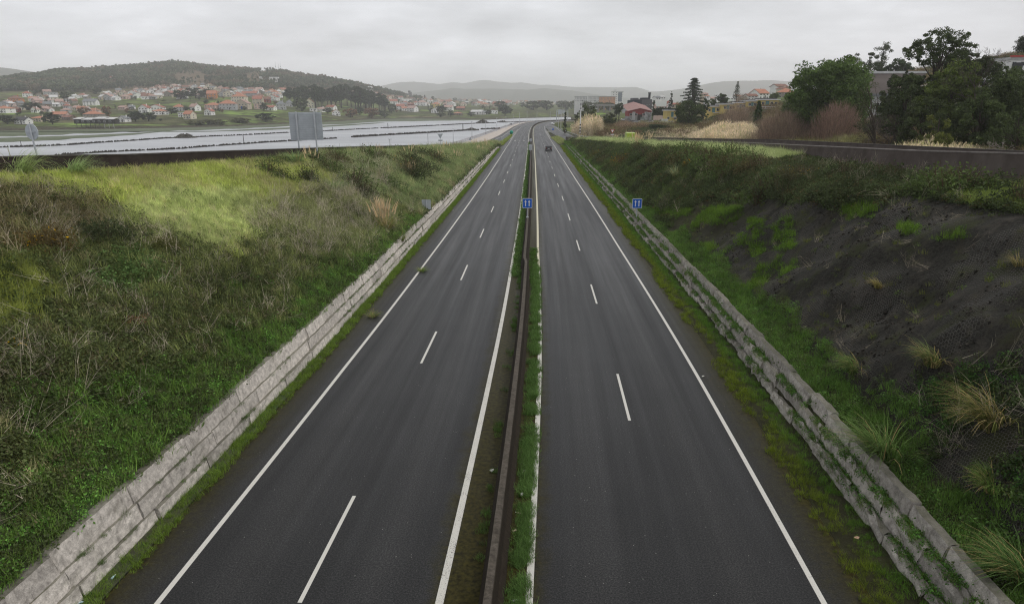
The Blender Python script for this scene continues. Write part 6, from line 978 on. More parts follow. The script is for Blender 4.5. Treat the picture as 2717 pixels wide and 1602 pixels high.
# ---------------------------------------------------------------- individual plants on the banks
def tussock_mb(seed, n, L0, L1, wd, plume=0, pcol_=(.5, .43, .3), c=(.11, .145, .05), wind=None, dead=.2):
    r = np.random.default_rng(seed); a = U_(r, 0, 6.283, n); q = np.sqrt(r.random(n)) * .22; base = np.stack([q * np.cos(a), q * np.sin(a), np.full(n, -.1)], -1); az = a + r.normal(0, .4, n) if wind is None else np.where(r.random(n) < .75, r.normal(wind, .55, n), a); mb = MB(); k = jit(n, r, .4, 4) * np.array(c); dd = np.repeat(r.random(n) < dead, 4); k[dd] = k[dd] * 0 + np.array([.26, .21, .11]) * r.uniform(.6, 1.2, (dd.sum(), 1)); mb.quads(ribbons(base, az, U_(r, L0, L1, n), U_(r, .05, .5, n), U_(r, 1.2, 2.3, n), np.full(n, wd), 4), k); return mb, r
def tussock(name, label, cat, P, mb_r, plume=0, ph=2.2, group=None, scale=1., pc=(.5, .42, .30)):
    mb, r = mb_r; t = thing(name, label, cat, P, 0, group); mb.build('leaf_tuft', LEAF, t)
    if plume:
        n = plume; b = np.c_[r.normal(0, .14, (n, 2)), np.zeros(n)]; pm = MB(); az = U_(r, 0, 6.28, n); L = U_(r, ph * .75, ph * 1.1, n); th = U_(r, .0, .28, n); pm.quads(ribbons(b, az, L, th, th + .12, np.full(n, .015), 2, U_(r, 0, 3, n)), np.array([.42, .34, .22]) * jit(n, r, .2, 2)); tip = b + np.stack([np.sin(th + .05) * np.cos(az) * L * .97, np.sin(th + .05) * np.sin(az) * L * .97, np.cos(th + .05) * L * .97], -1)
        for kk in range(3): pm.quads(ribbons(tip - [0, 0, .5], az, np.full(n, .6), th, th + .4, np.full(n, .09), 2, U_(r, 0, 3, n) + kk), np.array(pc) * jit(n, r, .25, 2))
        pm.build('plumes', LEAF, t)
    t.scale = (scale,) * 3; return t
for i, (px, py, sc, L0, L1, lab, kw, pl) in enumerate([
    (48, 470, 1.75, .9, 1.5, 'bushy pale green grass tussock at the left edge under the parapet', dict(c=(.30, .36, .18), dead=.05, wind=.1), 0), (192, 465, 1.65, .8, 1.35, 'rounded pale green grass tussock under the parapet, right of the edge one', dict(c=(.28, .35, .18), dead=.05, wind=.1), 0),
    (1022, 610, 1.7, .9, 1.6, 'large pampas tussock with upright straw plumes at the middle of the left bank', dict(c=(.15, .17, .06), dead=.4), 34), (1062, 640, 1.1, .8, 1.3, 'green grass tussock just below the large plumed pampas', dict(c=(.11, .15, .05), dead=.2), 0), (1120, 720, .8, .6, 1., 'small green tussock near the left wall', dict(c=(.11, .16, .05)), 0), (1092, 470, 1.4, .8, 1.4, 'pampas tussock with few plumes up by the gorse', dict(c=(.16, .18, .07), dead=.3), 8),
    (990, 840, .8, .6, 1.0, 'lone olive tuft above the wall, nearest on the left', dict(c=(.11, .14, .05), dead=.35), 0), (2332, 760, .9, .5, .8, 'small yellowish tuft alone in the middle of the dark rock face', dict(c=(.17, .165, .06), dead=.55, wind=2.8), 0), (2270, 985, 1.2, .6, 1.1, 'green tuft with drooping blades at the foot of the rock face', dict(c=(.09, .13, .045), wind=2.9), 0), (2478, 960, 1.2, .6, 1.1, 'sparse tuft right of the drooping one on the rock', dict(c=(.10, .13, .05), dead=.4, wind=2.9), 0),
    (2345, 1215, 1.6, .9, 1.5, 'large wind swept green tussock lying over the right block wall', dict(c=(.085, .125, .045), dead=.08, wind=3.0), 0), (2640, 1130, 1.5, .8, 1.4, 'big brownish tussock at the lower right edge', dict(c=(.10, .11, .04), dead=.45, wind=2.9), 0), (2640, 1290, 1.1, .6, .9, 'small green tuft below the big brownish tussock', dict(c=(.09, .13, .04)), 0), (2705, 700, .8, .5, 1., 'brown tuft at the right edge, halfway up the rock', dict(c=(.11, .11, .05), dead=.5), 0), (2712, 1545, 1.2, .9, 1.5, 'green tussock in the lower right corner', dict(c=(.07, .115, .04), wind=2.7), 0),
    (1795, 470, 1.5, .9, 1.7, 'pale grey green pampas hanging over the right bank top', dict(c=(.17, .20, .11), dead=.15), 0), (1690, 400, 1.5, .8, 1.4, 'tall tan reed tuft on the right bank top by the van', dict(c=(.34, .26, .15), dead=.6), 26), (1905, 400, 1.2, .7, 1.2, 'dark green tussock below the pale coping, right of the pampas', dict(c=(.08, .11, .05)), 0)]):
    n = int(250 if i != 7 else 170); tussock('grass_tussock', lab, 'grass tussock', hit(px, py) - [0, 0, .05], tussock_mb(200 + i, n, L0, L1, .022, **kw), pl, 1.5 if i != 16 else 2., 'grass tussocks on the banks', sc)
pv = [tussock('pampas_tussock', 'x', 'grass tussock', (0, 0, 0), tussock_mb(300 + i, 150, .9, 1.7, .035, c=[(.19, .225, .105), (.14, .19, .085), (.25, .26, .14)][i], dead=.12), [0, 0, 7][i], 1.7) for i in range(3)]; first = [True] * 3
def more_tussocks(n, s0, s1, u0, u1, zf, lab, seed, gname):
    r = np.random.default_rng(seed)
    for k in range(n):
        s = r.uniform(s0, s1); a, b = sorted((float(u0(s)) if callable(u0) else u0, float(u1(s)) if callable(u1) else u1)); s, u = np.array([s]), np.array([r.uniform(a, b)]); P = su(s, u, zf(s, u) - .05)[0]; i = int(r.choice([0, 0, 1, 1, 2])); sc = r.uniform(.8, 1.6)
        if first[i]: o = pv[i]; first[i] = False; o.location = P; o.scale = (sc,) * 3; o.rotation_euler = (0, 0, r.uniform(0, 6)); o['label'] = lab; o['group'] = gname
        else: o = dup(pv[i], P, r.uniform(0, 6), lab, sc, gname)
more_tussocks(85, 60, 215, lambda s: uL(s) + 1.2, -10.9, zbankL, 'pampas tussock in the dense pale green row lining the left bank towards the bend', 8, 'pampas along the left bank'); more_tussocks(34, 85, 238, lambda s: 12.9 + (uR(s) - 12.9) * .6, lambda s: uR(s) - .8, zbankR, 'pampas tussock among the pale grasses along the right bank top', 9, 'pampas along the right bank')
def bush_mb(seed, n, rx, rz, ls, c1, c2=None, f2=0., twig=60, flat=.5, tc=(.06, .045, .03)):
    r = np.random.default_rng(seed); nl = 26; lc = nz(r.normal(0, 1, (nl, 3))) * r.uniform(.35, .8, (nl, 1)); lc[:, 2] = np.abs(lc[:, 2]); lj = r.uniform(.75, 1.3, nl); i = r.integers(0, nl, n); d = lc[i] + nz(r.normal(0, 1, (n, 3))) * r.random((n, 1)) ** .5 * .36; d[:, 2] = np.maximum(d[:, 2], 0); c = d * [rx, rx, rz]; col = np.array(c1) * lj[i][:, None] * r.uniform(.65, 1.35, (n, 1))
    if c2 is not None: k = (r.random(n) < f2) & (d[:, 2] > .3); col[k] = np.array(c2) * r.uniform(.7, 1.2, (k.sum(), 1))
    L = MB().quads(leafquads(c, ls, r, flat, .5), col); T = MB(); b = np.c_[r.normal(0, rx * .12, (twig, 2)), np.full(twig, -.1)]; T.quads(ribbons(b, U_(r, 0, 6.28, twig), U_(r, rz * .6, rz * 1.15, twig), U_(r, .05, .6, twig), U_(r, .3, 1.1, twig), np.full(twig, .03 * max(rx, .6)), 3, U_(r, 0, 3, twig)), np.array(tc) * jit(twig, r, .3, 3)); return L, T
def bush(name, label, cat, P, a, group=None, scale=1.):
    t = thing(name, label, cat, P, 0, group); a[1].build('stems', LEAF, t); a[0].build('foliage', LEAF, t); t.scale = (scale,) * 3; return t
for i, (px, py, rx, rz, c1, c2, f2, lab) in enumerate([
    (110, 660, 1.5, 1.25, (.085, .065, .03), (.42, .26, .01), .03, 'brown and green gorse bush with a few yellow flowers at the left edge'), (15, 930, .8, .6, (.05, .06, .022), (.50, .33, .01), .12, 'small gorse with bright yellow flowers cut by the left edge'), (270, 640, 1.7, 1.3, (.04, .05, .024), None, 0, 'dark grey green broom bush right of the brown gorse'), (430, 660, 1.1, .8, (.09, .095, .035), None, 0, 'olive broom bush below the light grass patch'), (815, 488, 1.5, 2.1, (.034, .046, .022), None, 0, 'upright dark green broom bush in front of the parapet, below the billboard'),
    (965, 520, 2.1, 1.9, (.036, .042, .02), None, 0, 'dark tangled bush left of the plumed pampas'), (1080, 462, 3.0, 2.6, (.036, .044, .018), (.36, .20, .02), .06, 'large dark gorse with orange tips under the parapet'), (1160, 432, 3.2, 2.6, (.034, .043, .018), (.22, .14, .04), .05, 'dark green gorse right of the orange tipped one'), (1580, 420, 2.6, 2.2, (.06, .065, .024), (.32, .19, .02), .08, 'gorse with orange tips at the top of the right bank, farther one'), (1648, 440, 2.6, 2.3, (.065, .062, .024), (.36, .20, .02), .12, 'gorse with many orange tips at the top of the right bank, nearer one'),
    (1830, 440, .9, .9, (.06, .062, .024), (.40, .21, .015), .2, 'small orange flowered gorse beside the hanging pampas'), (1990, 440, 2.2, 1.3, (.05, .065, .026), None, 0, 'dark bush below the pale coping of the right parapet'), (2130, 470, 2.0, 1.2, (.05, .05, .026), (.25, .17, .03), .04, 'brownish bramble mound right of the dark bush'), (340, 850, .9, .4, (.15, .095, .062), None, 0, 'reddish dead bracken heap in the left brambles'), (2380, 490, 1.8, .9, (.035, .045, .022), None, 0, 'dark ivy mound on the edge of the rock face')]):
    bush('gorse_bush' if 'gorse' in lab else 'bush', lab, 'bush', hit(px, py) - [0, 0, .1], bush_mb(400 + i, 2600 if 'bracken' not in lab else 420, rx, rz, .075 + .02 * rx, c1, c2, f2, 60 if 'bracken' not in lab else 160), 'bushes on the banks')
# bramble mounds along the top of the right bank and scrub mounds on the left bank
mv = [bush('bramble_mound', 'x', 'bush', (0, 0, 0), bush_mb(450 + i, 1500, 1.7, 1.25, .12, [(.036, .046, .021), (.058, .080, .030), (.066, .060, .030)][i], None, 0, 70, .6), 'bramble mounds') for i in range(3)]; used = set()
def mounds(n, s0, s1, u0, u1, zf, lab, seed, g, k0=.7, k1=1.4):
    r = np.random.default_rng(seed)
    for k in range(n):
        s = r.uniform(s0, s1); a, b = sorted((float(u0(s)), float(u1(s)))); s, u = np.array([s]), np.array([r.uniform(a, b)]); P = su(s, u, zf(s, u) - .25)[0]; i = int(r.choice([0, 0, 1, 1, 2])); sc = r.uniform(k0, k1)
        if i in used: o = dup(mv[i], P, r.uniform(0, 6), lab, sc, g)
        else: used.add(i); o = mv[i]; o.location = P; o.scale = (sc,) * 3; o['label'] = lab; o['group'] = g
mounds(58, 30, 125, lambda s: 12.9 + (uR(s) - 12.9) * .38 + (4.6 if s < 50 else 0), lambda s: min(uR(s) - 1.2, 12.9 + (uR(s) - 12.9) * .60 + (1 if s < 52 else 0)), zbankR, 'dark bramble mound in the thick band along the top of the right bank', 5, 'bramble mounds on the right bank', .9, 1.9); mounds(26, 110, 225, lambda s: 13.4, lambda s: 12.9 + (uR(s) - 12.9) * .7, zbankR, 'dark bramble mound on the farther part of the right bank', 6, 'farther bramble mounds on the right'); mounds(24, 58, 125, lambda s: uL(s) + 1.5, lambda s: -14.2, zbankL, 'dark gorse and bramble mound above the left wall near the plumed pampas', 17, 'dark mounds on the left bank', 1.0, 1.9); mounds(16, 62, 190, lambda s: uL(s) + .8, lambda s: uL(s) * .75 - 3, zbankL, 'dark scrub mound among the pampas near the top of the left bank', 7, 'scrub mounds on the left bank', .6, 1.1)
# ---------------------------------------------------------------- trees
def crown(cl, rad, per, ls, col, r, flat=.4, asp=.55, sq=.75):
    cl = np.asarray(cl); n = len(cl) * per; i = np.repeat(np.arange(len(cl)), per); rad = np.broadcast_to(np.asarray(rad, float), (len(cl),)); lj = r.uniform(.7, 1.35, len(cl)); d = nz(r.normal(0, 1, (n, 3))) * r.random((n, 1)) ** .45 * rad[i][:, None] * [1, 1, sq]; return MB().quads(leafquads(cl[i] + d, ls, r, flat, asp), np.array(col) * lj[i][:, None] * r.uniform(.6, 1.4, (n, 1)))
def limbs(h, r0, cl, r, frac=(.25, .85), nl=18, lean=(0, 0), top=.9, wob=.25):
    mb = MB(); t = np.linspace(0, 1, 8); ax = np.stack([lean[0] * t**1.5 + r.normal(0, wob, 8) * t * .5, lean[1] * t**1.5 + r.normal(0, wob, 8) * t * .5, t * h * top - .4 * (1 - t)], -1); mb.tube(ax, r0 * (1 - .82 * t), 8); cl = np.asarray(cl)
    for k in r.permutation(len(cl))[:nl]:
        c = cl[k]; f = np.clip((c[2] / (h * top)) * r.uniform(.45, .8), *frac); a = np.array([itp(f, t, ax[:, j]) for j in range(3)]); m = (a + c) / 2 + [0, 0, .12 * np.linalg.norm(c - a)] + r.normal(0, .15, 3); mb.tube([a, a * .6 + m * .4, m, c], np.array([.42, .34, .22, .07]) * r0 * (1 - .55 * f), 5, cap=False)
    return mb
def ell(r, n, c, rad, shell=.35): d = nz(r.normal(0, 1, (n, 3))); return np.array(c) + d * (shell + (1 - shell) * r.random((n, 1)) ** .5) * np.array(rad)
def tree(name, label, P, kind, h, w, col, seed, ls=.3, per=90, group=None, ncl=None, cat='tree', lean=(0, 0), trunk=None):
    r = np.random.default_rng(seed); t = thing(name, label, cat, P, r.uniform(-.3, .3), group); r0 = trunk or h * .022; rad = w * .13
    if kind == 'round': cl = np.concatenate([ell(r, ncl or 70, (0, 0, h * .54), (w * .42, w * .42, h * .42))]); cl = np.concatenate([cl, ell(r, len(cl) // 4, (0, 0, h * .55), (w * .47, w * .47, h * .47), .85)]); cl[:, 2] = np.clip(cl[:, 2], h * .06, h * .98); T = limbs(h, r0 * 1.5, cl, r, nl=26); C = crown(cl, r.uniform(.45, 1.1, len(cl)) * rad, per, ls, col, r)
    elif kind == 'domed': cl = ell(r, ncl or 50, (0, 0, h * .72), (w * .4, w * .4, h * .26)); T = limbs(h, r0 * 1.3, cl, r, nl=16); C = crown(cl, r.uniform(.7, 1.2, len(cl)) * rad, per, ls, col, r)
    elif kind == 'euc':
        cl = []; n = ncl or 26
        for k in range(n): z = h * r.uniform(.36, 1.) ; q = w * .45 * math.sin(math.pi * np.clip((z / h - .3) / .75, .05, .95)) * r.uniform(.3, 1.); a = r.uniform(0, 6.283); cl.append((q * math.cos(a) + lean[0] * z / h, q * math.sin(a), z))
        T = limbs(h, r0, cl, r, nl=20, lean=lean, top=.95, frac=(.3, .95)); C = crown(cl, r.uniform(.7, 1.4, n) * w * .13, per, ls, col, r, .2, .4, .55)
    elif kind == 'acacia':
        cl = np.concatenate([ell(r, (ncl or 60) // 2, (-w * .02, 0, h * .84), (w * .44, w * .40, h * .15), .3), ell(r, (ncl or 60) // 4, (w * .42, 0, h * .66), (w * .40, w * .3, h * .09), .2), ell(r, (ncl or 60) // 4, (-w * .1, 0, h * .5), (w * .36, w * .3, h * .12), .2)]); T = limbs(h, r0 * 1.1, cl, r, nl=40, frac=(.3, .9), wob=.5); C = crown(cl, r.uniform(.5, 1.3, len(cl)) * w * .055, per, ls, col, r, .2, .45, .75)
    elif kind == 'cone':
        cl = [(0, 0, h * .97)]
        for k in range(ncl or 60): z = h * (.1 + .86 * r.random() ** .9); q = w * .5 * (1 - z / h) ** .8 * r.uniform(.55, 1.); a = r.uniform(0, 6.283); cl.append((q * math.cos(a), q * math.sin(a), z))
        T = limbs(h, r0, cl, r, nl=14); C = crown(cl, np.array([.28] + list(r.uniform(.7, 1.2, len(cl) - 1))) * rad * .8, per, ls, col, r)
    elif kind == 'cedar':
        cl = []; tiers = 11
        for k in range(tiers):
            z = h * (.28 + .70 * k / (tiers - 1)); q = w * .5 * (1 - (k / tiers) ** 1.5) * r.uniform(.8, 1.1) + .3
            for j in range(9): a = 6.283 * (j + r.random() * .7) / 9; [cl.append((q * f * math.cos(a), q * f * math.sin(a), z + h * .05 * (1 - f) + r.normal(0, .15))) for f in (r.uniform(.25, .5), r.uniform(.55, .8), r.uniform(.9, 1.08))]
        T = limbs(h, r0 * 1.2, cl[::2], r, nl=60, top=.97); C = crown(cl, r.uniform(.5, 1.0, len(cl)) * w * .10, per, ls, col, r, 1.2, .5, .28)
    elif kind == 'tiered':
        mbT = MB().tube([(0, 0, -.3), (0, 0, h)], [r0, .03], 7); C = MB()
        for k in range(15):
            z = h * (.12 + .86 * k / 14); q = w * .5 * (1 - k / 15.5) ** .85
            for j in range(6):
                a = 6.283 * (j + .5 * (k % 2)) / 6 + r.normal(0, .06); e = np.array([q * math.cos(a), q * math.sin(a), z + q * .22]); m_ = np.array([q * .55 * math.cos(a), q * .55 * math.sin(a), z - .02 * q]); mbT.tube([(0, 0, z), m_, e], [.05, .04, .02], 4, cap=False); n = per; f = r.random((n, 1)); c = np.where(f < .55, np.array([0, 0, z]) + (m_ - [0, 0, z]) * f / .55, m_ + (e - m_) * (f - .55) / .45); C.quads(leafquads(c + r.normal(0, .12 + .02 * q, (n, 3)) * [1, 1, .5], ls, r, .5, .4), np.array(col) * r.uniform(.6, 1.4, (n, 1)))
        mbT.build('trunk', BARK, t); C.build('crown', LEAF, t); return t
    T.build('trunk', BARK, t); C.build('crown', LEAF, t); return t
def baretree(name, label, P, h, w, seed, col=(.11, .09, .075), depth=6, group=None, r0=.16):
    r = np.random.default_rng(seed); t = thing(name, label, 'tree', P, 0, group); Q = {0: [], 1: []}
    def grow(p, d, L, rad, k):
        q = p + d * L * .5 + r.normal(0, .05 * L, 3); e = p + d * L + r.normal(0, .06 * L, 3); Q[0 if k > depth - 2 else 1].append(([p, q, e], [rad, rad * .85, rad * .68]))
        if k == 0: return
        for _ in range(2 if r.random() < .72 else 3): dd = nz(d + r.normal(0, .42, 3) * [w, w, .8] + [0, 0, .12]); grow(e, dd, L * r.uniform(.66, .86), rad * .62, k - 1)
    grow(np.array([0, 0, -.3]), np.array([.03, 0, 1.]), h * .26, r0, depth)
    for i, nm in ((0, 'trunk'), (1, 'branches')):
        mb = MB(); [mb.tube(p, np.maximum(rr_, .012), 5 if i == 0 else 4, np.array(col), cap=False) for p, rr_ in Q[i]]; mb.build(nm, LEAF, t)
    return t
def barebush(label, px, pb, pt, wpx, Y, col, seed, n=5200, group='bare brown bushes on the right'):
    r = np.random.default_rng(seed); z = min(float(elev(*(atY(px, Y, 3)[:2]))[0]), zfor(pt, Y) - 2); P = atY(px, Y, z); m = Y * CT / F; rx = wpx * m / 2; rz = zfor(pt, Y) - z; t = thing('bare_bush', label, 'bush', P, 0, group); st = MB(); k = 90; b = np.c_[r.uniform(-rx * .7, rx * .7, k), r.normal(0, rx * .35, k), np.full(k, -.2)]; az = np.arctan2(b[:, 1], b[:, 0]); st.quads(ribbons(b, az, U_(r, rz * .6, rz * 1., k), U_(r, 0, .3, k), U_(r, .1, .7, k), np.full(k, .09), 4, U_(r, 0, 3, k)), np.array(col) * .8 * jit(k, r, .3, 4)); st.build('stems', LEAF, t)
    d = nz(r.normal(0, 1, (n, 3))) * r.random((n, 1)) ** .33; d[:, 2] = np.abs(d[:, 2]); lob = 1 + .30 * np.sin(5 * np.arctan2(d[:, 1], d[:, 0]) + seed)[:, None] * (1 - d[:, 2:]) + r.normal(0, .05, (n, 1)); c = d * lob * [rx, rx * .7, rz]; tw = MB(); az = np.arctan2(d[:, 1], d[:, 0]) + r.normal(0, .6, n); tw.quads(ribbons(c - [0, 0, .5], az, U_(r, .7, 1.7, n), U_(r, 0, .5, n), U_(r, .2, 1., n), np.full(n, .03 + .0001 * Y), 2, U_(r, 0, 3, n)), np.array(col) * np.repeat(r.uniform(.55, 1.5, (n, 1)), 2, 0)); tw.build('twigs', LEAF, t); return t
def T_(kind, px, pt, Y, wpx, col, label, seed, name='tree', ls=.3, per=90, group=None, ncl=None, pb=None, lean=(0, 0)):
    z = float(elev(*(atY(px, Y, 3)[:2]))[0]) if pb is None else zfor(pb, Y); z = min(z, zfor(pt, Y) - 2.5); P = atY(px, Y, z); m = (Y * CT + (H - z) * ST) / F; return tree(name, label, P, kind, zfor(pt, Y) - z, wpx * m, col, seed, ls, per, group, ncl, 'tree', lean)
G1 = 'big trees on the right slope'; DK = (.044, .058, .024); OL = (.062, .080, .026)
T_('round', 2185, 152, 150, 215, (.060, .088, .030), 'big dense dark green tree, left of the tall acacia', 1, 'broadleaf_tree', .5, 230, G1, 170)
T_('acacia', 2455, 78, 112, 190, (.046, .060, .027), 'tallest tree, open and wind torn, with bare limbs against the sky', 2, 'acacia_tree', .30, 90, G1, 250); T_('round', 2500, 168, 106, 165, OL, 'dense olive green tree under the tallest one', 3, 'broadleaf_tree', .34, 150, G1, 110); T_('round', 2385, 205, 118, 130, DK, 'dark sprawling tree left below the tallest one', 4, 'broadleaf_tree', .36, 110, G1, 60)
T_('round', 2660, 186, 95, 190, (.046, .060, .025), 'dark dense tree at the right edge below the white villa', 5, 'broadleaf_tree', .32, 150, G1, 110); T_('round', 2575, 250, 88, 150, DK, 'low dark tree between the two dense ones', 6, 'broadleaf_tree', .33, 200, G1, 60); T_('round', 2470, 300, 84, 80, (.075, .085, .028), 'yellowish low tree above the pale reeds', 7, 'broadleaf_tree', .22, 90, G1, 36); T_('acacia', 2372, 188, 122, 110, (.036, .046, .022), 'open dark tree with layered tufts before the brown modern house', 21, 'acacia_tree', .28, 80, G1, 130); T_('acacia', 2560, 138, 108, 120, (.036, .046, .022), 'open wind torn tree with tufts to the right of the tallest one', 22, 'acacia_tree', .28, 80, G1, 130); T_('round', 2345, 236, 128, 90, (.04, .05, .024), 'dark tree covering the lower wall of the brown modern house', 23, 'broadleaf_tree', .3, 120, G1, 50); T_('euc', 2320, 222, 96, 125, (.04, .045, .024), 'leaning thin tree with sparse tufts, right of the brown bushes', 8, 'broadleaf_tree', .2, 60, G1, 22, lean=(-2.4, 0)); T_('round', 2430, 262, 92, 120, (.044, .056, .025), 'dark low tree under the sprawling one, above the pale reeds', 20, 'broadleaf_tree', .3, 170, G1, 60); T_('round', 2690, 290, 80, 150, DK, 'dark undergrowth tree at the right edge, lowest', 9, 'broadleaf_tree', .24, 90, G1, 50); T_('round', 2250, 262, 165, 80, (.045, .05, .026), 'ivy dark tree standing between the big tree and the leaning tree', 19, 'broadleaf_tree', .25, 60, G1, 30)
T_('euc', 2327, 116, 260, 66, (.050, .058, .036), 'slender eucalyptus with umbrella crown on the skyline, tallest of three', 10, 'eucalyptus', .5, 90, 'skyline eucalyptus', 30); T_('euc', 2258, 146, 262, 52, (.05, .058, .036), 'skyline eucalyptus just right of the big dense tree', 11, 'eucalyptus', .5, 80, 'skyline eucalyptus', 22); T_('euc', 2294, 140, 266, 46, (.05, .058, .036), 'skyline eucalyptus between the tallest and the left one', 12, 'eucalyptus', .5, 80, 'skyline eucalyptus', 20); T_('round', 2375, 158, 258, 80, (.035, .048, .025), 'rounded dark tree on the skyline right of the eucalyptus', 13, 'broadleaf_tree', .5, 110, 'skyline eucalyptus', 40); T_('round', 2300, 168, 255, 130, (.035, .045, .024), 'wide dark wood edge below the skyline eucalyptus', 14, 'broadleaf_tree', .5, 110, 'skyline eucalyptus', 50)
T_('euc', 2718, 96, 200, 90, (.028, .036, .02), 'dark pine at the top right corner above the villa', 15, 'pine_tree', .4, 140, None, 34); T_('round', 2630, 152, 215, 50, DK, 'small dark round tree on the skyline left of the villa', 16, 'broadleaf_tree', .4, 90, None, 26); T_('cone', 2337, 182, 250, 16, (.05, .07, .035), 'little tiered conifer under the skyline eucalyptus', 17, 'conifer', .4, 40, None, 24)
z = float(elev(*atY(2600, 100, 4)[:2])[0]); baretree('bare_tree', 'tall leafless tree with fine bare twigs in front of the white villa', atY(2596, 100, z), zfor(122, 100) - z, 1., 31, (.055, .045, .04), 7); z = float(elev(*atY(2610, 76, 4)[:2])[0]); baretree('bare_tree', 'pale leafless shrub with branching grey stems at lower right', atY(2618, 76, z), 4.2, 1.5, 32, (.20, .18, .16), 6, r0=.09); z = float(elev(*atY(2360, 90, 4)[:2])[0]); baretree('bare_tree', 'dark leafless tree with bent limbs beside the leaning tree', atY(2352, 92, z), 7.6, 1.6, 33, (.05, .042, .035), 7, r0=.13); baretree('bare_tree', 'grey leafless saplings left of the leaning tree', atY(2290, 100, float(elev(*atY(2290, 100, 4)[:2])[0])), 6.5, 1.1, 34, (.12, .10, .09), 6, r0=.08)
barebush('wide brown leafless thicket behind the dense reed mound', 2085, 368, 294, 190, 150, (.19, .145, .115), 41, 9000); barebush('brown leafless bush rising above the dense reed mound', 1950, 335, 272, 90, 215, (.21, .165, .13), 42, 6000); barebush('reddish brown leafless thicket right of the wide one', 2215, 365, 272, 130, 140, (.18, .13, .105), 43, 6500); barebush('small brown leafless tree top left of the tiered pine', 1968, 300, 250, 36, 420, (.2, .155, .125), 44, 2500); barebush('low brown brush on the bare bank left of the hedge', 1690, 345, 326, 110, 290, (.2, .15, .11), 45, 5200); barebush('brown brush left of the palms', 1655, 340, 320, 60, 300, (.2, .15, .11), 46, 2600)
G2 = 'trees right of the motorway'
T_('cedar', 1834, 211, 360, 70, (.036, .046, .030), 'large dark cedar with layered drooping branches', 50, 'cedar_tree', .55, 36, G2, None); T_('round', 1826, 262, 285, 78, (.042, .058, .022), 'round-topped dark green conifer in front of the cedar', 51, 'broadleaf_tree', .45, 130, G2, 80); T_('round', 1862, 262, 300, 34, (.036, .05, .022), 'dark tree hugging the right side of the round-topped conifer', 59, 'broadleaf_tree', .45, 90, G2, 40); T_('cone', 1777, 242, 430, 19, (.022, .03, .02), 'small pointed dark conifer behind the white billboard', 52, 'conifer', .5, 60, G2, 44); T_('tiered', 1953, 217, 440, 24, (.04, .052, .03), 'tiered monkey puzzle like pine with open whorls on the right slope', 53, 'tiered_pine', .5, 26, G2, pb=270); T_('domed', 1915, 246, 365, 32, (.04, .052, .026), 'domed dark tree with bare trunk beside the yellow terrace', 54, 'domed_tree', .45, 110, G2, 40, pb=302); T_('cone', 2008, 268, 230, 34, (.035, .055, .02), 'narrow dark green tree at the right end of the dense reed mound', 55, 'conifer', .35, 110, G2, 60); T_('round', 2060, 320, 300, 0.1 + 30, (.04, .055, .022), 'bushy green tree below the stone house', 56, 'broadleaf_tree', .4, 80, G2, 36, pb=300) if False else None
for i, (k, px, pt, Y, w, c, lab) in enumerate([('round', 2052, 246, 440, 30, (.055, .072, .026), 'rounded light green tree between the two right slope houses'), ('round', 2100, 262, 250, 60, (.05, .068, .024), 'bushy green tree left below the big dense tree'), ('round', 2130, 280, 200, 70, (.055, .075, .026), 'lighter green shrub tree at the foot of the big dense tree'), ('round', 1895, 256, 380, 24, (.05, .062, .028), 'small tree just left of the domed dark tree'), ('round', 1885, 262, 420, 30, (.06, .078, .03), 'olive tree right behind the cedar'), ('round', 1560, 276, 310, 54, (.045, .056, .024), 'large dark leafy tree behind the reeds, right of the striped mast'), ('cone', 1498, 296, 345, 18, (.028, .038, .02), 'dark ivy clad tree at the left end of the reeds'), ('round', 1530, 290, 320, 20, (.045, .056, .026), 'dark tree touching the striped mast'), ('round', 1605, 305, 330, 46, (.05, .06, .03), 'low bushy tree right of the reeds'), ('round', 1622, 300, 345, 26, (.055, .06, .034), 'low grey green tree below the palm'), ('domed', 1641, 271, 400, 26, (.04, .05, .028), 'palm like tree with tufted head, left of the red shed'), ('domed', 1634, 280, 410, 18, (.04, .05, .028), 'second smaller tufted palm, left of the first'), ('cone', 1732, 266, 470, 22, (.035, .045, .024), 'dark shrub tree beside the black industrial building'), ('round', 1795, 282, 420, 20, (.05, .06, .03), 'small tree left behind the cedar')]): T_(k, px, pt, Y, w, c, lab, 70 + i, {'cone': 'conifer', 'domed': 'palm_tree' if 'palm' in lab else 'domed_tree'}.get(k, 'broadleaf_tree'), .42, 80, G2, 40)
def hedge(label, x0, x1, yt0, yt1, yb0, yb1, Y0, Y1, c, seed, n=9000):
    r = np.random.default_rng(seed); f = r.random(n); Y = Y0 + (Y1 - Y0) * f; px = x0 + (x1 - x0) * f; v = r.random(n) ** .8; wob = fbm(f * 9, f * 0 + seed, 3) * 6; yy = (yt0 + (yt1 - yt0) * f + wob) * v + (yb0 + (yb1 - yb0) * f) * (1 - v); zz = np.array([zfor(a, b) for a, b in zip(yy, Y)]); c0 = np.stack([(px - CX) * (Y * CT + 3) / F, Y + r.uniform(-1.5, 1.5, n), zz], -1); t = thing('hedge', label, 'hedge', c0.mean(0) * [1, 1, 0] + [0, 0, float(elev(c0[:, 0].mean(), c0[:, 1].mean())[0])]); o = np.array(t.location); MB().quads(leafquads(c0 - o, .7, r, .4), np.array(c) * r.uniform(.5, 1.5, (n, 1))).build('foliage', LEAF, t); k = 40; i = r.integers(0, n, k); b = c0[i] - o; b[:, 2] = -1; mb = MB().quads(ribbons(b, U_(r, 0, 6, k), np.full(k, 2.5), U_(r, 0, .3, k), U_(r, 0, .4, k), np.full(k, .12), 2), np.array([.05, .04, .03]) * np.ones((k * 2, 3))); mb.build('stems', LEAF, t)
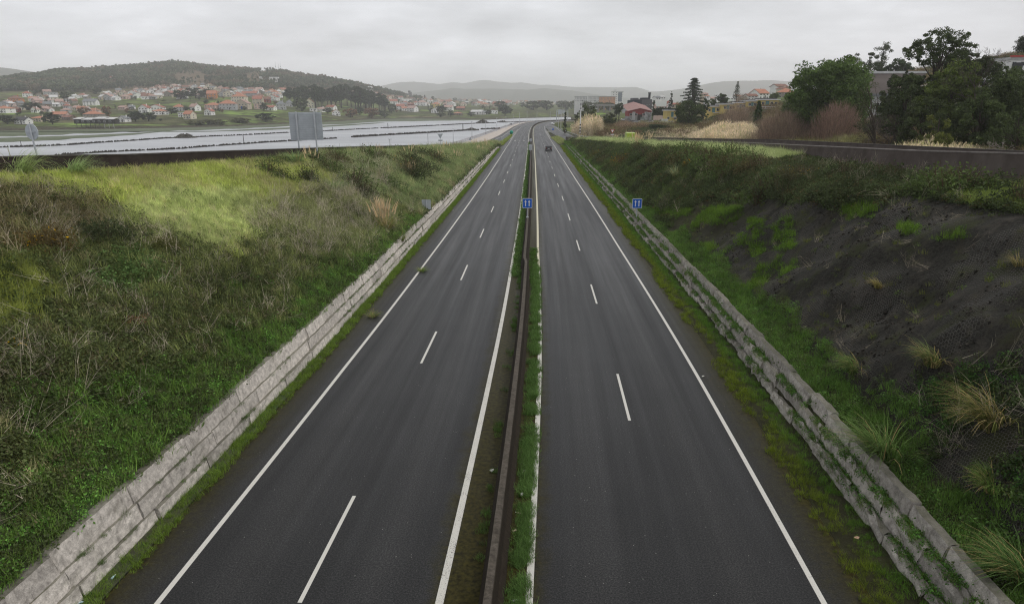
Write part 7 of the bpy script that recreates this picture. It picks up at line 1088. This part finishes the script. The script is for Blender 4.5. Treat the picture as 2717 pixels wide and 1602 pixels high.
hedge('dark ivy covered hedge wall below the white billboard', 1730, 1793, 288, 288, 306, 306, 385, 388, (.028, .036, .018), 61); hedge('dark green hedge below the parked cars', 1722, 1835, 331, 341, 352, 358, 262, 262, (.032, .045, .02), 62)
# pale kerb wall along the side street
mb = MB(); q = [place(x, y) for x, y in ((1650, 316), (1655, 321), (1670, 324.5), (1690, 326.5), (1715, 329), (1730, 331), (1760, 334), (1800, 337), (1835, 341))]; q = np.array(q); w_ = np.array([0, 6., 0]); mb.quads(np.stack([q[:-1] + [0, 0, .25], q[1:] + [0, 0, .25], q[1:] + w_ + [0, 0, .3], q[:-1] + w_ + [0, 0, .3]], 1)); struct(up(mb.build('side_street', PAVE)))
# ---------------------------------------------------------------- far shore: grove, garden trees, shore bushes, hill wood
protoT = {}
def copytree(kind, P, h, w, label, group, name, seed):
    key = kind
    if key not in protoT: kk, hh, ww, c, ls, per, ncl = {'euc': ('euc', 26, 12, (.042, .052, .030), 1.5, 80, 48), 'round': ('round', 9, 9, (.050, .060, .030), .8, 46, 40), 'dark': ('round', 10, 9, (.034, .044, .024), .8, 46, 40), 'brown': ('round', 8, 9, (.13, .085, .055), .8, 36, 34), 'cone': ('cone', 12, 5, (.032, .042, .025), .7, 36, 40), 'scrub': ('round', 3.4, 7, (.075, .075, .04), .6, 36, 36)}[kind]; protoT[key] = (tree(name, label, P, kk, hh, ww, c, 500 + len(protoT), ls, per, group, ncl), hh, ww); o = protoT[key][0]
    else: o = dup(protoT[key][0], P, None, label, None, group)
    hh, ww = protoT[key][1:]; o.name = name; o.rotation_euler = (0, 0, np.random.default_rng(seed).uniform(0, 6.28)); o.scale = (w / ww, w / ww, h / hh); return o
r = np.random.default_rng(77); lab_e = ['eucalyptus at the left end of the dark grove above the billboard', 'tall eucalyptus in the middle of the dark grove right of the billboard', 'eucalyptus on the right shoulder of the dark grove sloping to the plain']
for k in range(46):
    px = r.uniform(752, 1024); top = np.interp(px, [752, 775, 800, 820, 850, 875, 900, 915, 940, 980, 1020, 1030], [240, 228, 232, 224, 226, 234, 228, 219, 226, 240, 252, 275]) + abs(r.normal(0, 6)); py = np.interp(px, [752, 860, 1024], [272, 290, 296]) + r.uniform(-12, 4); P = place(px, py); h = max(zfor(top, P[1]) - P[2], 8); copytree('euc', P, h, h * r.uniform(.5, .68), lab_e[0 if px < 830 else 1 if px < 950 else 2], 'eucalyptus grove', 'eucalyptus', k)
for i, (k, px, py, hp, wp, lab) in enumerate([('round', 800, 296, 36, 44, 'grey green round tree between the grey houses and the billboard'), ('dark', 870, 302, 14, 30, 'dark shrub among the cottages below the grove'), ('brown', 930, 311, 22, 40, 'brown leafless tree group at the left foot of the grove'), ('brown', 985, 313, 26, 48, 'brown leafless trees at the shore below the grove'), ('dark', 955, 306, 20, 26, 'dark bush between the two brown tree groups'), ('round', 1020, 313, 20, 36, 'green shore bush at the right end of the grove'), ('dark', 705, 324, 22, 56, 'large dark round bush on the shore left of the billboard'), ('scrub', 640, 327, 13, 60, 'low brownish scrub on the shore, left of the large dark bush'), ('scrub', 570, 331, 12, 70, 'low brownish scrub on the shore below the meadow cottage'), ('scrub', 520, 332, 11, 60, 'low scrub on the shore below the cream field house'), ('dark', 140, 331, 30, 48, 'big dark tree between the orange roofs and the round sign'), ('dark', 360, 323, 26, 46, 'dark bushy tree right of the white boathouse'), ('dark', 395, 322, 22, 50, 'second dark bushy tree at the green field corner'), ('brown', 285, 306, 24, 26, 'bare brown tree beside the big stone house'), ('brown', 225, 305, 20, 34, 'brownish trees left of the pink house'), ('dark', 90, 298, 24, 60, 'dark trees above the bright orange shore roof'), ('dark', 20, 330, 22, 50, 'dark bushes at the left edge by the shore'), ('round', 180, 268, 24, 40, 'green grey trees right of the grey flat block'), ('dark', 100, 257, 16, 26, 'dark tree by the grey flat roofed block'), ('round', 255, 250, 16, 34, 'grey green trees on the slope above the lone white house'), ('dark', 455, 304, 16, 40, 'dark bush before the grey orange roofed house'), ('dark', 520, 262, 26, 60, 'dark wood patch left of the tall orange house'), ('dark', 548, 262, 24, 34, 'dark tree touching the tall orange house'), ('dark', 480, 264, 22, 50, 'dark wood patch in the middle of the village'), ('dark', 700, 294, 18, 24, 'dark tree between the pink and the low white house'), ('round', 1040, 300, 24, 26, 'grey green tree left of the bright red roofs'), ('cone', 1127, 265, 12, 9, 'dark pointed conifer on the far plain'), ('cone', 1113, 264, 10, 18, 'dark low tree left of the pointed conifer'), ('dark', 1174, 302, 20, 32, 'dark round tree on the far plain, below the yellow house'), ('round', 1170, 311, 12, 28, 'green shrub on the shore below the dark round tree'), ('dark', 1195, 310, 16, 20, 'dark shrub tree beside the lowest red roof'), ('round', 1250, 309, 12, 24, 'grey shrub left of the wide white shed'), ('dark', 1295, 306, 14, 22, 'dark tree right of the white annex'), ('dark', 1340, 307, 24, 42, 'large dark round tree at the head of the far plain'), ('round', 1328, 290, 22, 34, 'grey tree behind the large dark round one'), ('round', 1386, 286, 14, 16, 'grey tree above the bend of the road'), ('round', 1415, 292, 24, 60, 'wide grey green wood strip above the bend'), ('round', 1450, 293, 26, 46, 'grey green trees right above the bend'), ('round', 1528, 293, 27, 44, 'tall grey tree before the white apartment rows'), ('round', 1500, 294, 24, 40, 'grey tree left of the tall grey one before the white rows'), ('round', 1562, 294, 24, 46, 'low grey tree before the middle white row'), ('round', 1615, 294, 22, 40, 'low grey tree before the right end of the orange block'), ('round', 1642, 294, 16, 40, 'low grey trees at the foot of the white tower block'), ('round', 1592, 294, 23, 34, 'grey tree before the orange apartment block'), ('round', 1490, 286, 18, 40, 'brown grey trees behind the gantry')]):
    P = place(px, py); m = P[1] * CT / F; copytree(k, P, hp * m, wp * m, lab, 'trees on the far shore', {'scrub': 'shrub', 'cone': 'conifer'}.get(k, 'broadleaf_tree'), i)
rr_ = np.random.default_rng(91); zn = [('behind the village roofs', 270, 760, lambda x: np.interp(x, [270, 545, 760], [252, 236, 246]), lambda x: 266), ('in the gardens near the far left shore', 0, 460, lambda x: 262, lambda x: 325), ('among the roofs of the far plain', 1030, 1360, lambda x: 262, lambda x: 300), ('between the meadow houses', 460, 760, lambda x: 272, lambda x: 300), ('on the ridge houses slope', 930, 1060, lambda x: 238, lambda x: 272)]; kinds = ['round', 'dark', 'dark', 'brown', 'cone', 'scrub']; kn = {'round': 'grey green garden tree', 'dark': 'dark evergreen garden tree', 'brown': 'bare brown garden tree', 'cone': 'narrow garden conifer', 'scrub': 'low garden shrub'}
for zi, (zt_, x0, x1, a, b) in enumerate(zn):
    for k in range([46, 50, 46, 26, 18][zi]):
        px = rr_.uniform(x0, x1); py = rr_.uniform(a(px), b(px)); kd = str(rr_.choice(kinds)); P = place(px, py); hp = rr_.uniform(6, 13) * (.6 + .4 * (py - 230) / 80); copytree(kd, P, {'cone': 1.3, 'scrub': .5}.get(kd, 1.) * hp * P[1] * CT / F, {'cone': .5, 'scrub': 1.6}.get(kd, 1.2) * hp * P[1] * CT / F * rr_.uniform(.8, 1.4), f'{kn[kd]} {zt_}', 'garden trees across the water, ' + kd + str(zi), {'scrub': 'shrub', 'cone': 'conifer'}.get(kd, 'broadleaf_tree'), k)
pcol('w_wood', [crown(ell(np.random.default_rng(i), 16, (0, 0, 7.5), (3.2, 3.2, 4.2)), 1.7, 16, 1.9, (1, 1, 1), np.random.default_rng(i)) for i in range(4)] + [crown([(0, 0, 11), (1.4, .5, 9.6), (-1.3, .4, 9.), (.3, -1.2, 7.6)], 1.8, 26, 1.7, (1, 1, 1), np.random.default_rng(9)).tube([(0, 0, 0), (0, 0, 11)], [.3, .1], 4, (.9, .7, .6))])
n = 60000; px = rr_.uniform(-1100, 1120, n); Yr_ = np.stack([itp(px, _ta, _tY[:, j]) for j in range(6)], 1); f = rr_.random(n); Y = Yr_[:, 2] + (Yr_[:, 4] * 1.12 - Yr_[:, 2]) * f; X = (px - CX) * (Y * CT + 3) / F; z = elev(X, Y); qx, qy = proj(np.stack([X, Y, z], -1)); lim = np.interp(qx, [-1000, 0, 240, 260, 330, 450, 520, 600, 700, 760, 850, 900, 960, 1050, 1120], [246, 244, 246, 240, 238, 230, 224, 236, 240, 236, 236, 238, 240, 256, 270]) + fbm(qx / 22, qy / 9, 3) * 9
bare = inpoly(qx + rr_.normal(0, 5, n), qy + rr_.normal(0, 2, n), [(468, 226), (462, 205), (480, 192), (530, 190), (552, 205), (548, 226)]) | inpoly(qx + rr_.normal(0, 5, n), qy + rr_.normal(0, 2, n), [(640, 200), (690, 190), (722, 186), (735, 196), (690, 204), (720, 218), (760, 222), (740, 228), (660, 222)]) | inpoly(qx, qy, [(692, 178), (704, 178), (704, 192), (692, 192)])
k = (qy < lim) & (fbm(X / 60, Y / 60, 3) > -.24) & (~bare | (rr_.random(n) < .07)) & (f > .03); P = np.stack([X, Y, z], -1)[k]; nn = len(P); tint = np.where((rr_.random(nn) < .5)[:, None], C3(.055, .069, .042), C3(.086, .094, .060)) * (1 + fbm(P[:, 0] / 50, P[:, 1] / 50, 3)[:, None] * .8) * rr_.uniform(.75, 1.3, (nn, 1)); brn = fbm(P[:, 0] / 45 + 9, P[:, 1] / 60, 3) > .12; tint[brn] = C3(.125, .105, .075) * rr_.uniform(.7, 1.2, (brn.sum(), 1)); sc = rr_.uniform(.38, .8, nn); sc *= 1 + .9 * (rr_.random(nn) < .05); sc[(qx[k] < 250) & (qy[k] > 195)] *= 1.8; sc = np.minimum(sc, np.where(qx[k] < 250, 1.15, .95))
scatter('hill_wood', 'mixed dark wood covering the hill across the estuary', 'wood', 'w_wood', P, np.c_[np.zeros((nn, 2)), rr_.uniform(0, 6.28, nn)], sc, tint, 5); print('wood', nn)
# radio masts on the hill
for i, (px, pb, pt) in enumerate(((732, 181, 165), (740, 182, 170), (745, 182, 165))): P = place(px, pb + 3); zt_ = zfor(pt, P[1]); t = thing('radio_mast', ['thin radio mast on the hill crest, leftmost of three', 'short radio mast on the hill crest, between two taller ones', 'thin radio mast on the hill crest, rightmost of three'][i], 'mast', P); MB().tube([(0, 0, 0), (0, 0, zt_ - P[2])], [.6, .3], 4).build('shaft', STEEL, t); MB().box(-1, 1, -.3, .3, (zt_ - P[2]) * .8, (zt_ - P[2]) * .84).build('antenna', STEEL, t)
# ================================================================== SKY, SUN, AIR
w = bpy.data.worlds.new('World'); SC.world = w; w.use_nodes = True; wt = w.node_tree; wt.nodes.clear(); h = NT(wt)
SUN_EL, SUN_ROT = 58, 100                       # behind the cloud, high ahead on the right
out = h.n('ShaderNodeOutputWorld'); bg = h.n('ShaderNodeBackground'); bg.inputs['Strength'].default_value = .1; h.L(bg.outputs[0], out.inputs[0])
sky = h.n('ShaderNodeTexSky', sky_type='NISHITA'); sky.sun_disc = False; sky.sun_elevation = R(SUN_EL); sky.sun_rotation = R(SUN_ROT); sky.dust_density = 4; sky.air_density = 1.5
g = h.n('ShaderNodeTexCoord').outputs['Generated']; sp_ = h.n('ShaderNodeSeparateXYZ'); h.L(g, sp_.inputs[0]); zc_ = h.math('MAXIMUM', sp_.outputs[2], .0)
dz = h.math('ADD', zc_, .17); cv = h.n('ShaderNodeCombineXYZ'); h.L(h.math('DIVIDE', sp_.outputs[0], dz), cv.inputs[0]); h.L(h.math('DIVIDE', sp_.outputs[1], dz), cv.inputs[1])
n1 = h.noise(1.0, 6, h.map(cv.outputs[0], (1., 1.15, 1.)), .55); n2 = h.noise(2.4, 5, cv.outputs[0], .6)
cl = h.math('ADD', h.math('MULTIPLY', n1, .75), h.math('MULTIPLY', n2, .25))
grad = h.ramp(zc_, [(.0, (10.3, 10.45, 10.95)), (.045, (9.3, 9.45, 9.9)), (.10, (7.4, 7.52, 7.9)), (.16, (6.4, 6.52, 6.85)), (.4, (5.6, 5.7, 5.95)), (1., (6.2, 6.25, 6.4))])
cloud = h.mix(1., grad, h.ramp(cl, [(.34, .76), (.45, .95), (.53, 1.05), (.63, 1.24)]), 'MULTIPLY')
h.L(h.mix(.06, cloud, sky.outputs[0]), bg.inputs['Color'])
sl_ = bpy.data.lights.new('sun', 'SUN'); sl_.energy = 1.4; sl_.angle = R(25); sl_.color = (1, .97, .93); so = bpy.data.objects.new('sun', sl_); COL.objects.link(so)
d_ = Vector((math.sin(R(SUN_ROT)) * math.cos(R(SUN_EL)), math.cos(R(SUN_ROT)) * math.cos(R(SUN_EL)), math.sin(R(SUN_EL)))); so.rotation_euler = d_.to_track_quat('Z', 'Y').to_euler(); so.location = (30, -30, 60)
hz = MB().box(-12500, 12500, -400, 12800, -5.2, 385).build('haze', None); stuff(hz, 'pale rain haze thickening towards the distant hills', 'haze')
m = bpy.data.materials.new('moist_air'); m.use_nodes = True; nt = m.node_tree; nt.nodes.clear(); o_ = nt.nodes.new('ShaderNodeOutputMaterial'); pv = nt.nodes.new('ShaderNodeVolumePrincipled')
pv.inputs['Density'].default_value = HAZE; pv.inputs['Color'].default_value = (.985, .985, .99, 1); pv.inputs['Anisotropy'].default_value = .08; nt.links.new(pv.outputs[0], o_.inputs['Volume']); hz.data.materials.clear(); hz.data.materials.append(m)
SC.view_settings.view_transform = 'Standard'; SC.view_settings.look = 'None'; SC.view_settings.exposure = EXPO; SC.view_settings.gamma = 1
cy = SC.cycles; cy.max_bounces = 9; cy.diffuse_bounces = 3; cy.glossy_bounces = 2; cy.transmission_bounces = 2; cy.volume_bounces = 7; cy.transparent_max_bounces = 6
cy.use_denoising = True; cy.denoiser = 'OPENIMAGEDENOISE'; cy.denoising_prefilter = 'NONE'; cy.pixel_filter_type = 'BLACKMAN_HARRIS'; cy.filter_width = 1.15; cy.caustics_reflective = False; cy.caustics_refractive = False; cy.sample_clamp_indirect = 6
